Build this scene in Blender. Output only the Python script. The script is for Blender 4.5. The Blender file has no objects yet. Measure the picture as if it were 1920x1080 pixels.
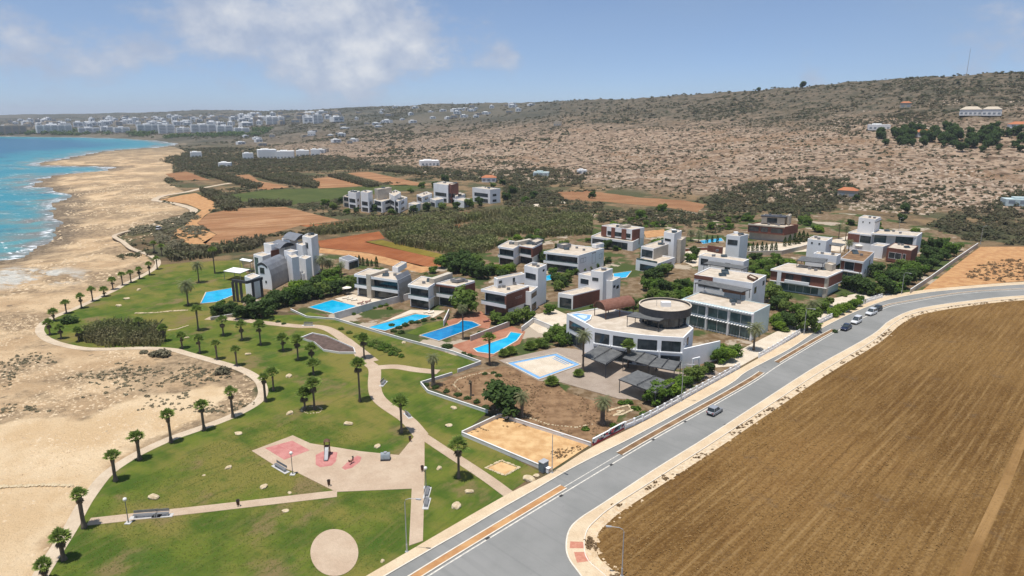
import bpy, math, random
import numpy as np
from mathutils import Vector, geometry
R = math.radians
random.seed(7); RNG = np.random.default_rng(7)
scene = bpy.context.scene
COL = scene.collection
# ------------------------------------------------------------------ camera
CAM_H, FPX, HORIZON = 55.0, 1280.0, 214.0
PITCH = math.atan((540 - HORIZON) / FPX)
cam_data = bpy.data.cameras.new('camera'); cam = bpy.data.objects.new('camera', cam_data); COL.objects.link(cam)
cam_data.sensor_width = 36; cam_data.lens = 36 * FPX / 1920
cam_data.clip_start = 0.5; cam_data.clip_end = 60000
cam.location = (0, 0, CAM_H); cam.rotation_euler = (math.pi / 2 - PITCH, 0, 0)
scene.camera = cam
# ------------------------------------------------------------------ sky, sun, exposure
SUN_EL, SUN_AZ = 80.0, 222.0        # azimuth counted clockwise from +Y
scene.view_settings.view_transform = 'Standard'; scene.view_settings.look = 'None'
scene.view_settings.gamma = 1; scene.view_settings.exposure = 0.1
world = bpy.data.worlds.new('World'); scene.world = world; world.use_nodes = True
def build_world():
    nt = world.node_tree; N = nt.nodes; L = nt.links; N.clear()
    out = N.new('ShaderNodeOutputWorld'); bg = N.new('ShaderNodeBackground'); bg.inputs[1].default_value = 0.14
    L.new(bg.outputs[0], out.inputs[0])
    sky = N.new('ShaderNodeTexSky'); sky.sky_type = 'NISHITA'; sky.sun_disc = False
    sky.sun_elevation = R(SUN_EL); sky.sun_rotation = R(SUN_AZ)
    sky.altitude = 0; sky.air_density = 0.45; sky.dust_density = 0.35; sky.ozone_density = 5.0
    tc = N.new('ShaderNodeTexCoord')
    def math_(op, a, b=None, clamp=False):
        m = N.new('ShaderNodeMath'); m.operation = op; m.use_clamp = clamp
        for i, v in enumerate((a, b)):
            if v is None: continue
            if isinstance(v, (int, float)): m.inputs[i].default_value = v
            else: L.new(v, m.inputs[i])
        return m.outputs[0]
    def noise(scale, detail, rough, loc, sc=(1, 1, 2.2)):
        mp = N.new('ShaderNodeMapping'); mp.inputs['Location'].default_value = loc; mp.inputs['Scale'].default_value = sc
        L.new(tc.outputs['Generated'], mp.inputs[0])
        n = N.new('ShaderNodeTexNoise'); n.inputs['Scale'].default_value = scale; n.inputs['Detail'].default_value = detail
        n.inputs['Roughness'].default_value = rough; L.new(mp.outputs[0], n.inputs['Vector']); return n.outputs['Fac']
    n1 = noise(7.0, 9, 0.60, (3.1, 0.4, 1.7), (1, 1, 1.7))
    n2 = noise(3.0, 2, 0.5, (1.3, 5.2, 0.3))
    # cumulus banks: where the big cloud masses stand in the sky
    def bank(u, v, rad, gain):
        d = pixel_ray(u, v); d = d / np.linalg.norm(d)
        vm = N.new('ShaderNodeVectorMath'); vm.operation = 'DISTANCE'; L.new(tc.outputs['Generated'], vm.inputs[0]); vm.inputs[1].default_value = tuple(d)
        mr = N.new('ShaderNodeMapRange'); mr.interpolation_type = 'SMOOTHSTEP'
        L.new(vm.outputs['Value'], mr.inputs[0]); mr.inputs[1].default_value = rad; mr.inputs[2].default_value = 0
        mr.inputs[3].default_value = 0; mr.inputs[4].default_value = gain; return mr.outputs[0]
    cover = math_('ADD', n1, math_('MULTIPLY', math_('SUBTRACT', n2, 0.5), 0.25))
    for b in ((690, 20, .24, .19), (755, 45, .11, .13), (600, 40, .14, .12), (570, 90, .16, .08), (365, 48, .10, .20), (440, 25, .08, .14), (20, 55, .05, .16), (955, 122, .045, .13), (910, 68, .05, .08), (215, 85, .07, .08), (950, -20, .10, .10)):
        cover = math_('ADD', cover, bank(*b))
    mr = N.new('ShaderNodeMapRange'); mr.interpolation_type = 'SMOOTHSTEP'
    L.new(cover, mr.inputs[0]); mr.inputs[1].default_value = 0.58; mr.inputs[2].default_value = 0.78
    mr.inputs[3].default_value = 0; mr.inputs[4].default_value = 0.85
    thick = N.new('ShaderNodeMapRange'); L.new(cover, thick.inputs[0]); thick.inputs[1].default_value = 0.64; thick.inputs[2].default_value = 0.86
    n3 = noise(14.0, 5, 0.55, (7.3, 2.4, .7), (1, 1, 1.3))
    tone = math_('MULTIPLY', thick.outputs[0], math_('MULTIPLY', math_('SUBTRACT', n3, 0.38), 4.0, True), True)
    cc = N.new('ShaderNodeMix'); cc.data_type = 'RGBA'; L.new(tone, cc.inputs[0])
    cc.inputs[6].default_value = (2.8, 3.25, 4.2, 1); cc.inputs[7].default_value = (5.3, 5.35, 5.5, 1)
    hs = N.new('ShaderNodeHueSaturation'); hs.inputs['Saturation'].default_value = 1.0; hs.inputs['Value'].default_value = 1.0
    L.new(sky.outputs[0], hs.inputs['Color'])
    veil = N.new('ShaderNodeMix'); veil.data_type = 'RGBA'; L.new(math_('ADD', math_('MULTIPLY', n2, .5), .15), veil.inputs[0]); L.new(hs.outputs[0], veil.inputs[6]); veil.inputs[7].default_value = (2.3, 3.05, 3.95, 1)
    mx = N.new('ShaderNodeMix'); mx.data_type = 'RGBA'; L.new(mr.outputs[0], mx.inputs[0]); L.new(veil.outputs[2], mx.inputs[6]); L.new(cc.outputs[2], mx.inputs[7])
    L.new(mx.outputs[2], bg.inputs[0])
def pixel_ray(u, v):
    x = (u - 960) / FPX; y = -(v - 540) / FPX; c, s = math.cos(PITCH), math.sin(PITCH)
    return np.array([x, c + y * s, -s + y * c])
build_world()
sun_data = bpy.data.lights.new('sun', 'SUN'); sun_data.energy = 4.8; sun_data.angle = R(0.53); sun_data.color = (1.0, 0.95, 0.88)
sun = bpy.data.objects.new('sun', sun_data); COL.objects.link(sun); sun.location = (0, 0, 200)
_sd = Vector((math.sin(R(SUN_AZ)) * math.cos(R(SUN_EL)), math.cos(R(SUN_AZ)) * math.cos(R(SUN_EL)), math.sin(R(SUN_EL))))
sun.rotation_euler = _sd.to_track_quat('Z', 'Y').to_euler()
# ------------------------------------------------------------------ pixels of the photograph to positions on the ground
def G(u, v, z=0.0):
    d = pixel_ray(u, v); t = (z - CAM_H) / d[2]; return (d[0] * t, d[1] * t)
def GL(pts, z=0.0): return [G(u, v, z) for u, v in pts]
# ------------------------------------------------------------------ objects
def tag(o, label=None, cat=None, group=None, kind=None):
    if label: o['label'] = label
    if cat: o['category'] = cat
    if group: o['group'] = group
    if kind: o['kind'] = kind
    return o
def empty(name, label, cat, loc, rz=0.0, group=None):
    o = bpy.data.objects.new(name, None); COL.objects.link(o); o.location = loc; o.rotation_euler = (0, 0, rz)
    o.empty_display_size = 0.3
    return tag(o, label, cat, group)
def link(name, me, parent=None, loc=None, rz=0, scale=None):
    o = bpy.data.objects.new(name, me); COL.objects.link(o)
    if parent: o.parent = parent
    if loc is not None: o.location = loc
    if rz: o.rotation_euler = (0, 0, rz)
    if scale: o.scale = scale
    return o
def mesh(name, v, f, mats, smooth=False, fm=None):
    me = bpy.data.meshes.new(name)
    me.from_pydata([tuple(map(float, p)) for p in v], [], [tuple(map(int, q)) for q in f])
    for m in (mats if isinstance(mats, (list, tuple)) else [mats]): me.materials.append(m)
    if fm is not None: me.polygons.foreach_set('material_index', fm)
    if smooth: me.polygons.foreach_set('use_smooth', [True] * len(me.polygons))
    return me
def quads(name, V, mat, nper=4):
    """many separate n-gons from one numpy array (n, nper, 3)"""
    V = np.asarray(V, dtype=np.float32); n = V.shape[0]
    me = bpy.data.meshes.new(name); me.vertices.add(n * nper); me.vertices.foreach_set('co', V.reshape(-1))
    me.loops.add(n * nper); me.loops.foreach_set('vertex_index', np.arange(n * nper, dtype=np.int32))
    me.polygons.add(n); me.polygons.foreach_set('loop_start', np.arange(0, n * nper, nper, dtype=np.int32))
    for m in (mat if isinstance(mat, (list, tuple)) else [mat]): me.materials.append(m)
    me.update(calc_edges=True); return me
class MB:
    """collects shapes, builds one mesh"""
    def __init__(s): s.v = []; s.f = []; s.m = []
    def add(s, v, f, mi=0):
        b = len(s.v); s.v += [tuple(p) for p in v]; s.f += [tuple(i + b for i in q) for q in f]; s.m += [mi] * len(f)
    def box(s, x0, x1, y0, y1, z0, z1, mi=0):
        s.add([(x0, y0, z0), (x1, y0, z0), (x1, y1, z0), (x0, y1, z0), (x0, y0, z1), (x1, y0, z1), (x1, y1, z1), (x0, y1, z1)],
              [(0, 3, 2, 1), (4, 5, 6, 7), (0, 1, 5, 4), (1, 2, 6, 5), (2, 3, 7, 6), (3, 0, 4, 7)], mi)
    def prism(s, poly, z0, z1, mi=0, top=True, bottom=True):
        n = len(poly); a = sum(poly[i][0] * poly[(i + 1) % n][1] - poly[(i + 1) % n][0] * poly[i][1] for i in range(n))
        if a < 0: poly = poly[::-1]
        v = [(p[0], p[1], z0) for p in poly] + [(p[0], p[1], z1) for p in poly]
        f = [(i, (i + 1) % n, n + (i + 1) % n, n + i) for i in range(n)]
        if n <= 4: tris = [tuple(range(n))]
        else:
            tris = geometry.tessellate_polygon([[Vector((p[0], p[1], 0)) for p in poly]])
            tris = [t if (poly[t[1]][0] - poly[t[0]][0]) * (poly[t[2]][1] - poly[t[0]][1]) - (poly[t[1]][1] - poly[t[0]][1]) * (poly[t[2]][0] - poly[t[0]][0]) > 0 else t[::-1] for t in tris]
        if top: f += [tuple(n + i for i in t) for t in tris]
        if bottom: f += [tuple(t[::-1]) for t in tris]
        s.add(v, f, mi)
    def tube(s, pts, rads, n=6, mi=0, cap=True):
        b = len(s.v); P = [Vector(p) for p in pts]
        for i, p in enumerate(P):
            t = (P[min(i + 1, len(P) - 1)] - P[max(i - 1, 0)]).normalized()
            u = t.orthogonal().normalized() if abs(t.z) < .9 else Vector((1, 0, 0)); w = t.cross(u).normalized(); u = w.cross(t).normalized()
            r = rads[i] if isinstance(rads, (list, tuple)) else rads
            for k in range(n):
                a = 2 * math.pi * k / n; s.v.append(tuple(p + u * math.cos(a) * r + w * math.sin(a) * r))
        for i in range(len(P) - 1):
            for k in range(n):
                s.f.append((b + i * n + k, b + i * n + (k + 1) % n, b + (i + 1) * n + (k + 1) % n, b + (i + 1) * n + k)); s.m.append(mi)
        if cap:
            s.f.append(tuple(b + (len(P) - 1) * n + k for k in range(n))); s.m.append(mi)
            s.f.append(tuple(b + k for k in range(n))[::-1]); s.m.append(mi)
    def lathe(s, prof, n=12, mi=0, c=(0, 0)):
        b = len(s.v)
        for r, z in prof:
            for k in range(n):
                a = 2 * math.pi * k / n; s.v.append((c[0] + r * math.cos(a), c[1] + r * math.sin(a), z))
        for i in range(len(prof) - 1):
            for k in range(n):
                s.f.append((b + i * n + k, b + i * n + (k + 1) % n, b + (i + 1) * n + (k + 1) % n, b + (i + 1) * n + k)); s.m.append(mi)
    def mesh(s, name, mats, smooth=False): return mesh(name, s.v, s.f, mats, smooth, s.m)
    def build(s, name, mats, parent=None, loc=None, smooth=False): return link(name, s.mesh(name, mats, smooth), parent, loc)
def copy_tree(o, parent=None):
    c = o.copy(); COL.objects.link(c)
    if parent: c.parent = parent
    for ch in list(o.children): copy_tree(ch, c)
    return c
# ------------------------------------------------------------------ materials
def lin(r, g, b):
    f = lambda c: c / 12.92 if c <= 0.04045 else ((c + 0.055) / 1.055) ** 2.4
    return (f(r / 255), f(g / 255), f(b / 255))
class NB:
    def __init__(s, name):
        s.mat = bpy.data.materials.new(name); s.mat.use_nodes = True; s.nt = s.mat.node_tree; s.N = s.nt.nodes; s.L = s.nt.links
        s.p = s.N['Principled BSDF']; s.tc = s.N.new('ShaderNodeTexCoord')
    def val(s, i, v):
        if isinstance(v, (int, float)): i.default_value = v
        elif isinstance(v, tuple): i.default_value = v if len(v) == len(i.default_value) else (*v, 1)
        else: s.L.new(v, i)
    def math(s, op, a, b=0.0, clamp=False):
        m = s.N.new('ShaderNodeMath'); m.operation = op; m.use_clamp = clamp; s.val(m.inputs[0], a); s.val(m.inputs[1], b); return m.outputs[0]
    def coord(s, scale=(1, 1, 1), rot=0.0, space='Object'):
        m0 = s.N.new('ShaderNodeMapping'); s.L.new(s.tc.outputs[space], m0.inputs[0]); m0.inputs['Rotation'].default_value = (0, 0, rot)
        mp = s.N.new('ShaderNodeMapping'); s.L.new(m0.outputs[0], mp.inputs[0]); mp.inputs['Scale'].default_value = scale; return mp.outputs[0]
    def noise(s, scale, detail=4, rough=.55, vec=None, dist=0):
        n = s.N.new('ShaderNodeTexNoise'); n.inputs['Scale'].default_value = scale; n.inputs['Detail'].default_value = detail; n.inputs['Roughness'].default_value = rough; n.inputs['Distortion'].default_value = dist
        s.L.new(vec if vec is not None else s.tc.outputs['Object'], n.inputs['Vector']); return n.outputs['Fac']
    def voro(s, scale, vec=None, feature='F1', out='Distance'):
        n = s.N.new('ShaderNodeTexVoronoi'); n.feature = feature; n.inputs['Scale'].default_value = scale
        s.L.new(vec if vec is not None else s.tc.outputs['Object'], n.inputs['Vector']); return n.outputs[out]
    def rng(s, x, a, b, c=0., d=1., smooth=True):
        m = s.N.new('ShaderNodeMapRange'); m.interpolation_type = 'SMOOTHSTEP' if smooth else 'LINEAR'
        s.val(m.inputs[0], x); m.inputs[1].default_value = a; m.inputs[2].default_value = b; m.inputs[3].default_value = c; m.inputs[4].default_value = d; return m.outputs[0]
    def mix(s, f, a, b):
        m = s.N.new('ShaderNodeMix'); m.data_type = 'RGBA'; s.val(m.inputs[0], f); s.val(m.inputs[6], a); s.val(m.inputs[7], b); return m.outputs[2]
    def attr(s, name):
        a = s.N.new('ShaderNodeAttribute'); a.attribute_name = name; return a.outputs['Fac']
    def geo(s, o='Position'): return s.N.new('ShaderNodeNewGeometry').outputs[o]
    def rand(s): return s.N.new('ShaderNodeObjectInfo').outputs['Random']
    def fin(s, col, rough=.85, bump=None, strength=.3, dist=.1, metal=0, spec=.3):
        s.val(s.p.inputs['Base Color'], col); s.val(s.p.inputs['Roughness'], rough); s.p.inputs['Metallic'].default_value = metal
        s.p.inputs['Specular IOR Level'].default_value = spec
        if bump is not None:
            b = s.N.new('ShaderNodeBump'); b.inputs['Strength'].default_value = strength; b.inputs['Distance'].default_value = dist
            s.L.new(bump, b.inputs['Height']); s.L.new(b.outputs[0], s.p.inputs['Normal'])
        return s.mat
def simple(name, c, c2=None, scale=.6, rough=.8, bump=0., bscale=8., metal=0, spec=.3, lo=.35, hi=.65, dist=.05):
    b = NB(name)
    col = c if c2 is None else b.mix(b.rng(b.noise(scale, 5, .6), lo, hi), c, c2)
    return b.fin(col, rough, b.noise(bscale, 4, .6) if bump else None, bump, dist, metal, spec)
# ------------------------------------------------------------------ terrain
def vnoise(x, y, seed=0):
    xi = np.floor(x).astype(np.int64); yi = np.floor(y).astype(np.int64); fx = x - xi; fy = y - yi
    fx = fx * fx * (3 - 2 * fx); fy = fy * fy * (3 - 2 * fy)
    def h(a, b):
        n = (a * 374761393 + b * 668265263 + seed * 974634777) & 0xFFFFFFFF
        n = ((n ^ (n >> 13)) * 1274126177) & 0xFFFFFFFF
        return ((n ^ (n >> 16)) & 0xFFFF) / 65535.0
    a, b, c, d = h(xi, yi), h(xi + 1, yi), h(xi, yi + 1), h(xi + 1, yi + 1)
    return (a * (1 - fx) + b * fx) * (1 - fy) + (c * (1 - fx) + d * fx) * fy
def fbm(x, y, oct=4, seed=0):
    t = 0; a = .5
    for i in range(oct): t = t + a * vnoise(x, y, seed + i); x = x * 2.03 + 11.3; y = y * 2.03 + 7.1; a *= .5
    return t
SEA_Z = -3.0
COAST = [(-15000, 1500), (-5000, 2300), (-2500, 2050)] + GL([(0, 256), (150, 257.5), (233, 260), (300, 265), (327, 270), (300, 275), (233, 280), (187, 284), (133, 295), (77, 303), (63, 307), (67, 312), (150, 312), (213, 314), (200, 320), (150, 323), (100, 328), (70, 334), (57, 345), (73, 353), (103, 358), (117, 368), (100, 393), (110, 420), (93, 443), (67, 460), (33, 480), (0, 492)], SEA_Z) + [(-245, 215), (-275, 120), (-290, 0), (-330, -200), (-500, -800), (-900, -15000)]
CP = np.array(COAST)
SEA_POLY = np.array(COAST + [(-15000, -15000)])
def inside(x, y, P):
    r = np.zeros(np.shape(x), bool); n = len(P)
    for i in range(n):
        x0, y0 = P[i]; x1, y1 = P[(i + 1) % n]
        if y0 == y1: continue
        r ^= ((y0 > y) != (y1 > y)) & (x < (x1 - x0) * (y - y0) / (y1 - y0) + x0)
    return r
def dist_line(x, y, P):
    d = np.full(np.shape(x), 1e9)
    for (x0, y0), (x1, y1) in zip(P[:-1], P[1:]):
        dx, dy = x1 - x0, y1 - y0; L2 = dx * dx + dy * dy
        t = np.clip(((x - x0) * dx + (y - y0) * dy) / L2, 0, 1)
        d = np.minimum(d, np.hypot(x - x0 - t * dx, y - y0 - t * dy))
    return d
def coast_d(x, y):
    d = dist_line(x, y, CP); d = np.where(inside(x, y, SEA_POLY), -d, d); r = np.hypot(x, y); w = np.where(r > 500, 1.6, 1.)
    return d + (fbm(x / 22, y / 22, 4, 41) - .48) * 17 * w * ss(60, 15, np.abs(d))
def ss(a, b, x):
    t = np.clip((x - a) / (b - a), 0, 1); return t * t * (3 - 2 * t)
_tab = [(-60, 2100, 6500, 0, 217), (-37, 2050, 5500, 0, 217), (-23.6, 1500, 4200, 400, 208), (-15.7, 800, 3000, 600, 203), (-7.1, 640, 2300, 800, 196), (0, 560, 1900, 960, 193), (10.6, 470, 1500, 1200, 182), (22.9, 440, 1250, 1500, 161), (30, 430, 1150, 1700, 148), (37, 430, 1100, 1920, 133), (70, 430, 1100, 1920, 133), (120, 1200, 2600, 1920, 150), (180, 2000, 5000, 1920, 190)]
_az = [t[0] for t in _tab]; _d0 = [t[1] for t in _tab]; _d1 = [t[2] for t in _tab]
def _sl(u, v): d = pixel_ray(u, v); return d[2] / math.hypot(d[0], d[1])
_zr = [CAM_H + t[2] * _sl(t[3], t[4]) for t in _tab]
def hill_s(x, y):
    az = np.degrees(np.arctan2(x, y)); az = np.where(az < -100, 180, az); d = np.hypot(x, y)
    d0 = np.interp(az, _az, _d0); d1 = np.interp(az, _az, _d1); zr = np.interp(az, _az, _zr)
    return np.clip((d - d0) / (d1 - d0), 0, 1), zr, np.maximum(d - d1, 0), d
def TZ(x, y, cd=None):
    x = np.asarray(x, float); y = np.asarray(y, float)
    s, zr, over, d = hill_s(x, y)
    cd = coast_d(x, y) if cd is None else cd
    wob = (fbm(x / 130, y / 130, 5, 3) - .5)
    z = zr * s ** 1.3 - over * .05 + wob * 16 * ss(0, .25, s) * ss(1.0, .7, s) + (fbm(x / 24, y / 24, 4, 9) - .5) * 5.0 * ss(0.02, .2, s)
    z = z + (fbm(x / 420, y / 420, 3, 5) - .5) * 22 * ss(.75, 1.0, s)
    w = np.where(d > 900, 90., 48.)
    k = ss(0, 1, cd / w)
    z = SEA_Z + (z - SEA_Z) * k
    rock = (np.abs(fbm(x / 14, y / 14, 4, 21) - .5) * 2) 
    z = z - rock * 1.6 * ss(1, 14, cd) * ss(90, 40, cd)
    z = np.where(cd < 0, SEA_Z - np.minimum(7, -cd * .12) - .15, np.maximum(z, SEA_Z + .12 * ss(0, 6, cd)))
    return z
def TZ1(x, y): return float(TZ(np.array([x]), np.array([y]))[0])
def GT(u, v):
    """where the ray through a pixel first meets the terrain"""
    d = pixel_ray(u, v); t = np.concatenate([np.arange(60, 1500, 1.0), np.arange(1500, 9000, 4.0)]); x = d[0] * t; y = d[1] * t; z = CAM_H + d[2] * t
    hit = np.nonzero(TZ(x, y) >= z)[0]
    i = hit[0] if len(hit) else len(t) - 1
    return (x[i], y[i], float(TZ(x[i:i + 1], y[i:i + 1])[0]))
def polar_grid(name, mat, rmin, rmax, growth, zf, mask=None, attrs=None, azs=None):
    if azs is None: azs = np.concatenate([np.arange(-180, -58, 3.), np.arange(-58, 58, .25), np.arange(58, 180, 3.)])
    nr = int(math.log(rmax / rmin) / math.log(growth)) + 1
    r = rmin * growth ** np.arange(nr + 1)
    A, RR = np.meshgrid(np.radians(azs), r); X = RR * np.sin(A); Y = RR * np.cos(A)
    X = X.ravel(); Y = Y.ravel(); cd = coast_d(X, Y); Z = zf(X, Y, cd)
    na = len(azs); i = np.arange(len(r) - 1)[:, None] * na; k = np.arange(na)[None, :]; k2 = (k + 1) % na
    F = np.stack([i + k, i + na + k, i + na + k2, i + k2], -1).reshape(-1, 4)
    if mask is not None: F = F[mask(cd)[F].any(1)]
    V = np.stack([X, Y, Z], 1).astype(np.float32)
    used = np.unique(F); remap = np.full(len(V), -1, np.int64); remap[used] = np.arange(len(used)); F = remap[F]; V = V[used]
    me = bpy.data.meshes.new(name); me.vertices.add(len(V)); me.vertices.foreach_set('co', V.ravel())
    me.loops.add(F.size); me.loops.foreach_set('vertex_index', F[:, ::-1].ravel().astype(np.int32))
    me.polygons.add(len(F)); me.polygons.foreach_set('loop_start', np.arange(0, F.size, 4, dtype=np.int32))
    me.materials.append(mat); me.update(calc_edges=True); me.polygons.foreach_set('use_smooth', [True] * len(F))
    for an, arr in (attrs(X[used], Y[used], cd[used]) if attrs else {}).items():
        a = me.attributes.new(an, 'FLOAT', 'POINT'); a.data.foreach_set('value', arr.astype(np.float32))
    return link(name, me)
def terrain_mat():
    b = NB('terrain'); coast = b.attr('coast'); hill = b.attr('hill')
    n_big = b.noise(.012, 5, .6); n_mid = b.noise(.07, 6, .62); n_f = b.noise(.55, 6, .68); n_ff = b.noise(2.2, 4, .7)
    # pale limestone shelf: cream sand, weathered grey brown crust, dark wet ledges
    rock = b.mix(b.rng(n_mid, .40, .60), (.47, .325, .19), (.62, .455, .28))
    crust = b.mix(b.rng(n_f, .40, .62), (.20, .145, .09), (.44, .32, .20))
    rock = b.mix(b.math('MULTIPLY', b.rng(b.noise(.028, 6, .68), .44, .54), .85), rock, crust)
    rock = b.mix(b.rng(n_f, .56, .68, 0, .6), rock, (.25, .175, .105))
    rock = b.mix(b.rng(n_ff, .52, .70, 0, .45), rock, (.30, .215, .135))
    rock = b.mix(b.rng(b.noise(.3, 6, .7), .58, .68, 0, .75), rock, (.15, .12, .085))
    rock = b.mix(b.rng(b.math('ADD', coast, b.math('MULTIPLY', b.math('SUBTRACT', n_mid, .5), 40)), 24, 4, 0, .9), rock, b.mix(b.rng(n_f, .38, .62), (.085, .065, .045), (.25, .195, .135)))
    sand = b.mix(b.rng(b.noise(.05, 6, .65), .38, .62), (.60, .43, .25), (.72, .56, .365)); sand = b.mix(b.rng(b.noise(.2, 6, .7), .56, .70, 0, .35), sand, (.42, .30, .18))
    rock = b.mix(b.rng(b.math('ADD', b.attr('flats'), b.math('MULTIPLY', b.math('SUBTRACT', n_mid, .5), 1.1)), .40, .62), rock, sand)
    rock = b.mix(b.math('MULTIPLY', b.attr('tide'), b.rng(b.noise(.06, 5, .65, b.coord((1, 1.6, 1), .6)), .42, .54)), rock, b.mix(b.rng(n_f, .4, .6), (.60, .57, .50), (.44, .43, .39)))
    # scrub soil inland
    soil = b.mix(b.rng(n_mid, .4, .62), (.125, .09, .052), (.24, .165, .09))
    soil = b.mix(b.rng(b.noise(.03, 4, .6), .47, .56), soil, (.085, .085, .042))
    # rocky slope
    stone = b.mix(b.rng(b.noise(.11, 6, .72), .40, .60), (.12, .080, .052), (.37, .27, .19))
    stone = b.mix(b.rng(b.noise(.02, 5, .6), .53, .64, 0, .85), stone, b.mix(b.rng(n_f, .4, .6), (.19, .115, .07), (.28, .185, .11)))
    stone = b.mix(b.rng(b.voro(.16), .45, .15, 0, .5), stone, (.44, .355, .27))
    stone = b.mix(b.rng(b.noise(.35, 4, .7), .55, .66, 0, .85), stone, (.075, .066, .043))
    col = b.mix(b.rng(hill, .012, .07), soil, stone)
    col = b.mix(b.rng(b.math('ADD', hill, b.math('MULTIPLY', b.math('SUBTRACT', n_big, .5), .5)), .42, .72, 0, .85), col, b.mix(b.rng(n_mid, .4, .6), (.05, .054, .034), (.13, .105, .072)))
    col = b.mix(b.rng(b.math('ADD', b.attr('shelf'), b.math('MULTIPLY', b.math('SUBTRACT', n_mid, .5), .8)), .42, .58), col, rock)
    col = b.mix(b.math('MULTIPLY', b.attr('far'), .85), col, b.mix(b.rng(b.noise(.006, 5, .65), .42, .6), (.05, .056, .042), (.115, .105, .078)))
    bump = b.math('ADD', b.math('MULTIPLY', n_f, 1.0), b.math('MULTIPLY', n_ff, .4))
    return b.fin(col, .95, bump, .9, .8, spec=.1)
def sea_mat():
    b = NB('sea_water'); off = b.attr('off')   # metres from the shore
    n = b.noise(.012, 5, .6, b.coord((1, 2.2, 1), .5)); n2 = b.noise(.05, 5, .6)
    o = b.math('ADD', off, b.math('MULTIPLY', b.math('SUBTRACT', n, .5), 150))
    col = b.mix(b.rng(o, 0, 45), (.085, .25, .25), (.013, .195, .245))
    col = b.mix(b.rng(o, 50, 170), col, (.005, .10, .185))
    col = b.mix(b.rng(o, 300, 900), col, (.004, .07, .165))
    col = b.mix(b.rng(b.noise(.03, 5, .6), .56, .66, 0, .55), col, (.004, .075, .12))
    col = b.mix(b.math('MULTIPLY', b.rng(o, 42, -6), b.rng(n2, .40, .56)), col, (.17, .145, .11)); col = b.mix(b.rng(off, 9, 0, 0, .7), col, (.16, .15, .125))
    w = b.noise(.16, 6, .68, b.coord((1, 3.0, 1), .55), 1.0)
    foam = b.math('MULTIPLY', b.rng(w, .565, .64), b.math('MULTIPLY', b.rng(o, 75, -10), b.rng(b.noise(.035, 4, .6), .45, .56)))
    caps = b.math('MULTIPLY', b.rng(b.noise(.06, 7, .72, b.coord((1, 3.6, 1), .3)), .705, .75), .7)
    edge = b.math('MULTIPLY', b.rng(off, 6, 1), b.math('MULTIPLY', b.rng(b.noise(.25, 5, .7), .46, .58), b.rng(b.noise(.03, 4, .6), .42, .56)))
    f = b.math('MAXIMUM', b.math('MAXIMUM', foam, caps), edge)
    col = b.mix(f, col, (.78, .80, .80))
    wav = b.math('ADD', b.noise(.35, 5, .6, b.coord((1, 2.6, 1), .5)), b.math('MULTIPLY', b.noise(1.5, 3, .6), .3))
    m = b.fin(col, .28, wav, .35, .5, spec=.22); b.p.inputs['IOR'].default_value = 1.33
    return m
SHELF = np.array(GL([(-60, 1250), (40, 1140), (103, 1037), (153, 953), (227, 870), (320, 823), (430, 783), (489, 747), (482, 710), (400, 677), (323, 656), (173, 655), (90, 637), (78, 610), (150, 575), (217, 543), (290, 503), (280, 478), (230, 453), (214, 442), (250, 432), (310, 410), (363, 393), (290, 375), (350, 360), (305, 340), (325, 322), (320, 300), (350, 290), (345, 282), (326, 275)]) + [(-900, 1700), (-2500, 1700), (-2500, -3000), (-300, -3000)])
FLATS = np.array(GL([(-400, 1300), (60, 1090), (140, 960), (205, 872), (300, 815), (380, 770), (440, 735), (400, 715), (330, 735), (240, 745), (150, 780), (60, 790), (-60, 800), (-500, 850)]))
TIDE = np.array(GL([(-80, 515), (0, 500), (35, 489), (62, 500), (130, 504), (192, 514), (150, 541), (60, 546), (0, 553), (-90, 570)], -1.5))
def terr_attrs(x, y, cd):
    s, zr, o, d = hill_s(x, y); ins = inside(x, y, SHELF); dl = dist_line(x, y, SHELF)
    shelf = np.where(ins, .5 + dl / 12, .5 - dl / 12); shelf = np.clip(np.maximum(shelf, ss(40, 10, cd)), 0, 1)
    fl = np.where(inside(x, y, FLATS), .5 + dist_line(x, y, FLATS) / 14, .5 - dist_line(x, y, FLATS) / 14)
    return {'coast': np.clip(cd, -50, 2000), 'hill': s, 'shelf': shelf, 'flats': np.clip(fl, 0, 1), 'far': np.where(np.degrees(np.arctan2(x, y)) < 4, ss(850, 1700, d), ss(1200, 2300, d)), 'tide': np.where(inside(x, y, TIDE), np.clip(dist_line(x, y, TIDE) / 8, 0, 1), 0)}
ground = polar_grid('ground', terrain_mat(), 1.0, 16000, 1.021, TZ, None, terr_attrs)
tag(ground, 'pale limestone coast and dry scrub ground rising to a rocky hillside', kind='structure')
sea = polar_grid('sea', sea_mat(), 60, 16000, 1.035, lambda x, y, c: np.full(len(x), SEA_Z), lambda c: c < 12, lambda x, y, c: {'off': -c}, np.concatenate([np.arange(-180, -58, 3.), np.arange(-58, 0, .35), np.arange(0, 180, 4.)]))
tag(sea, 'turquoise sea with white surf along the rocky shore', kind='structure')
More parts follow.
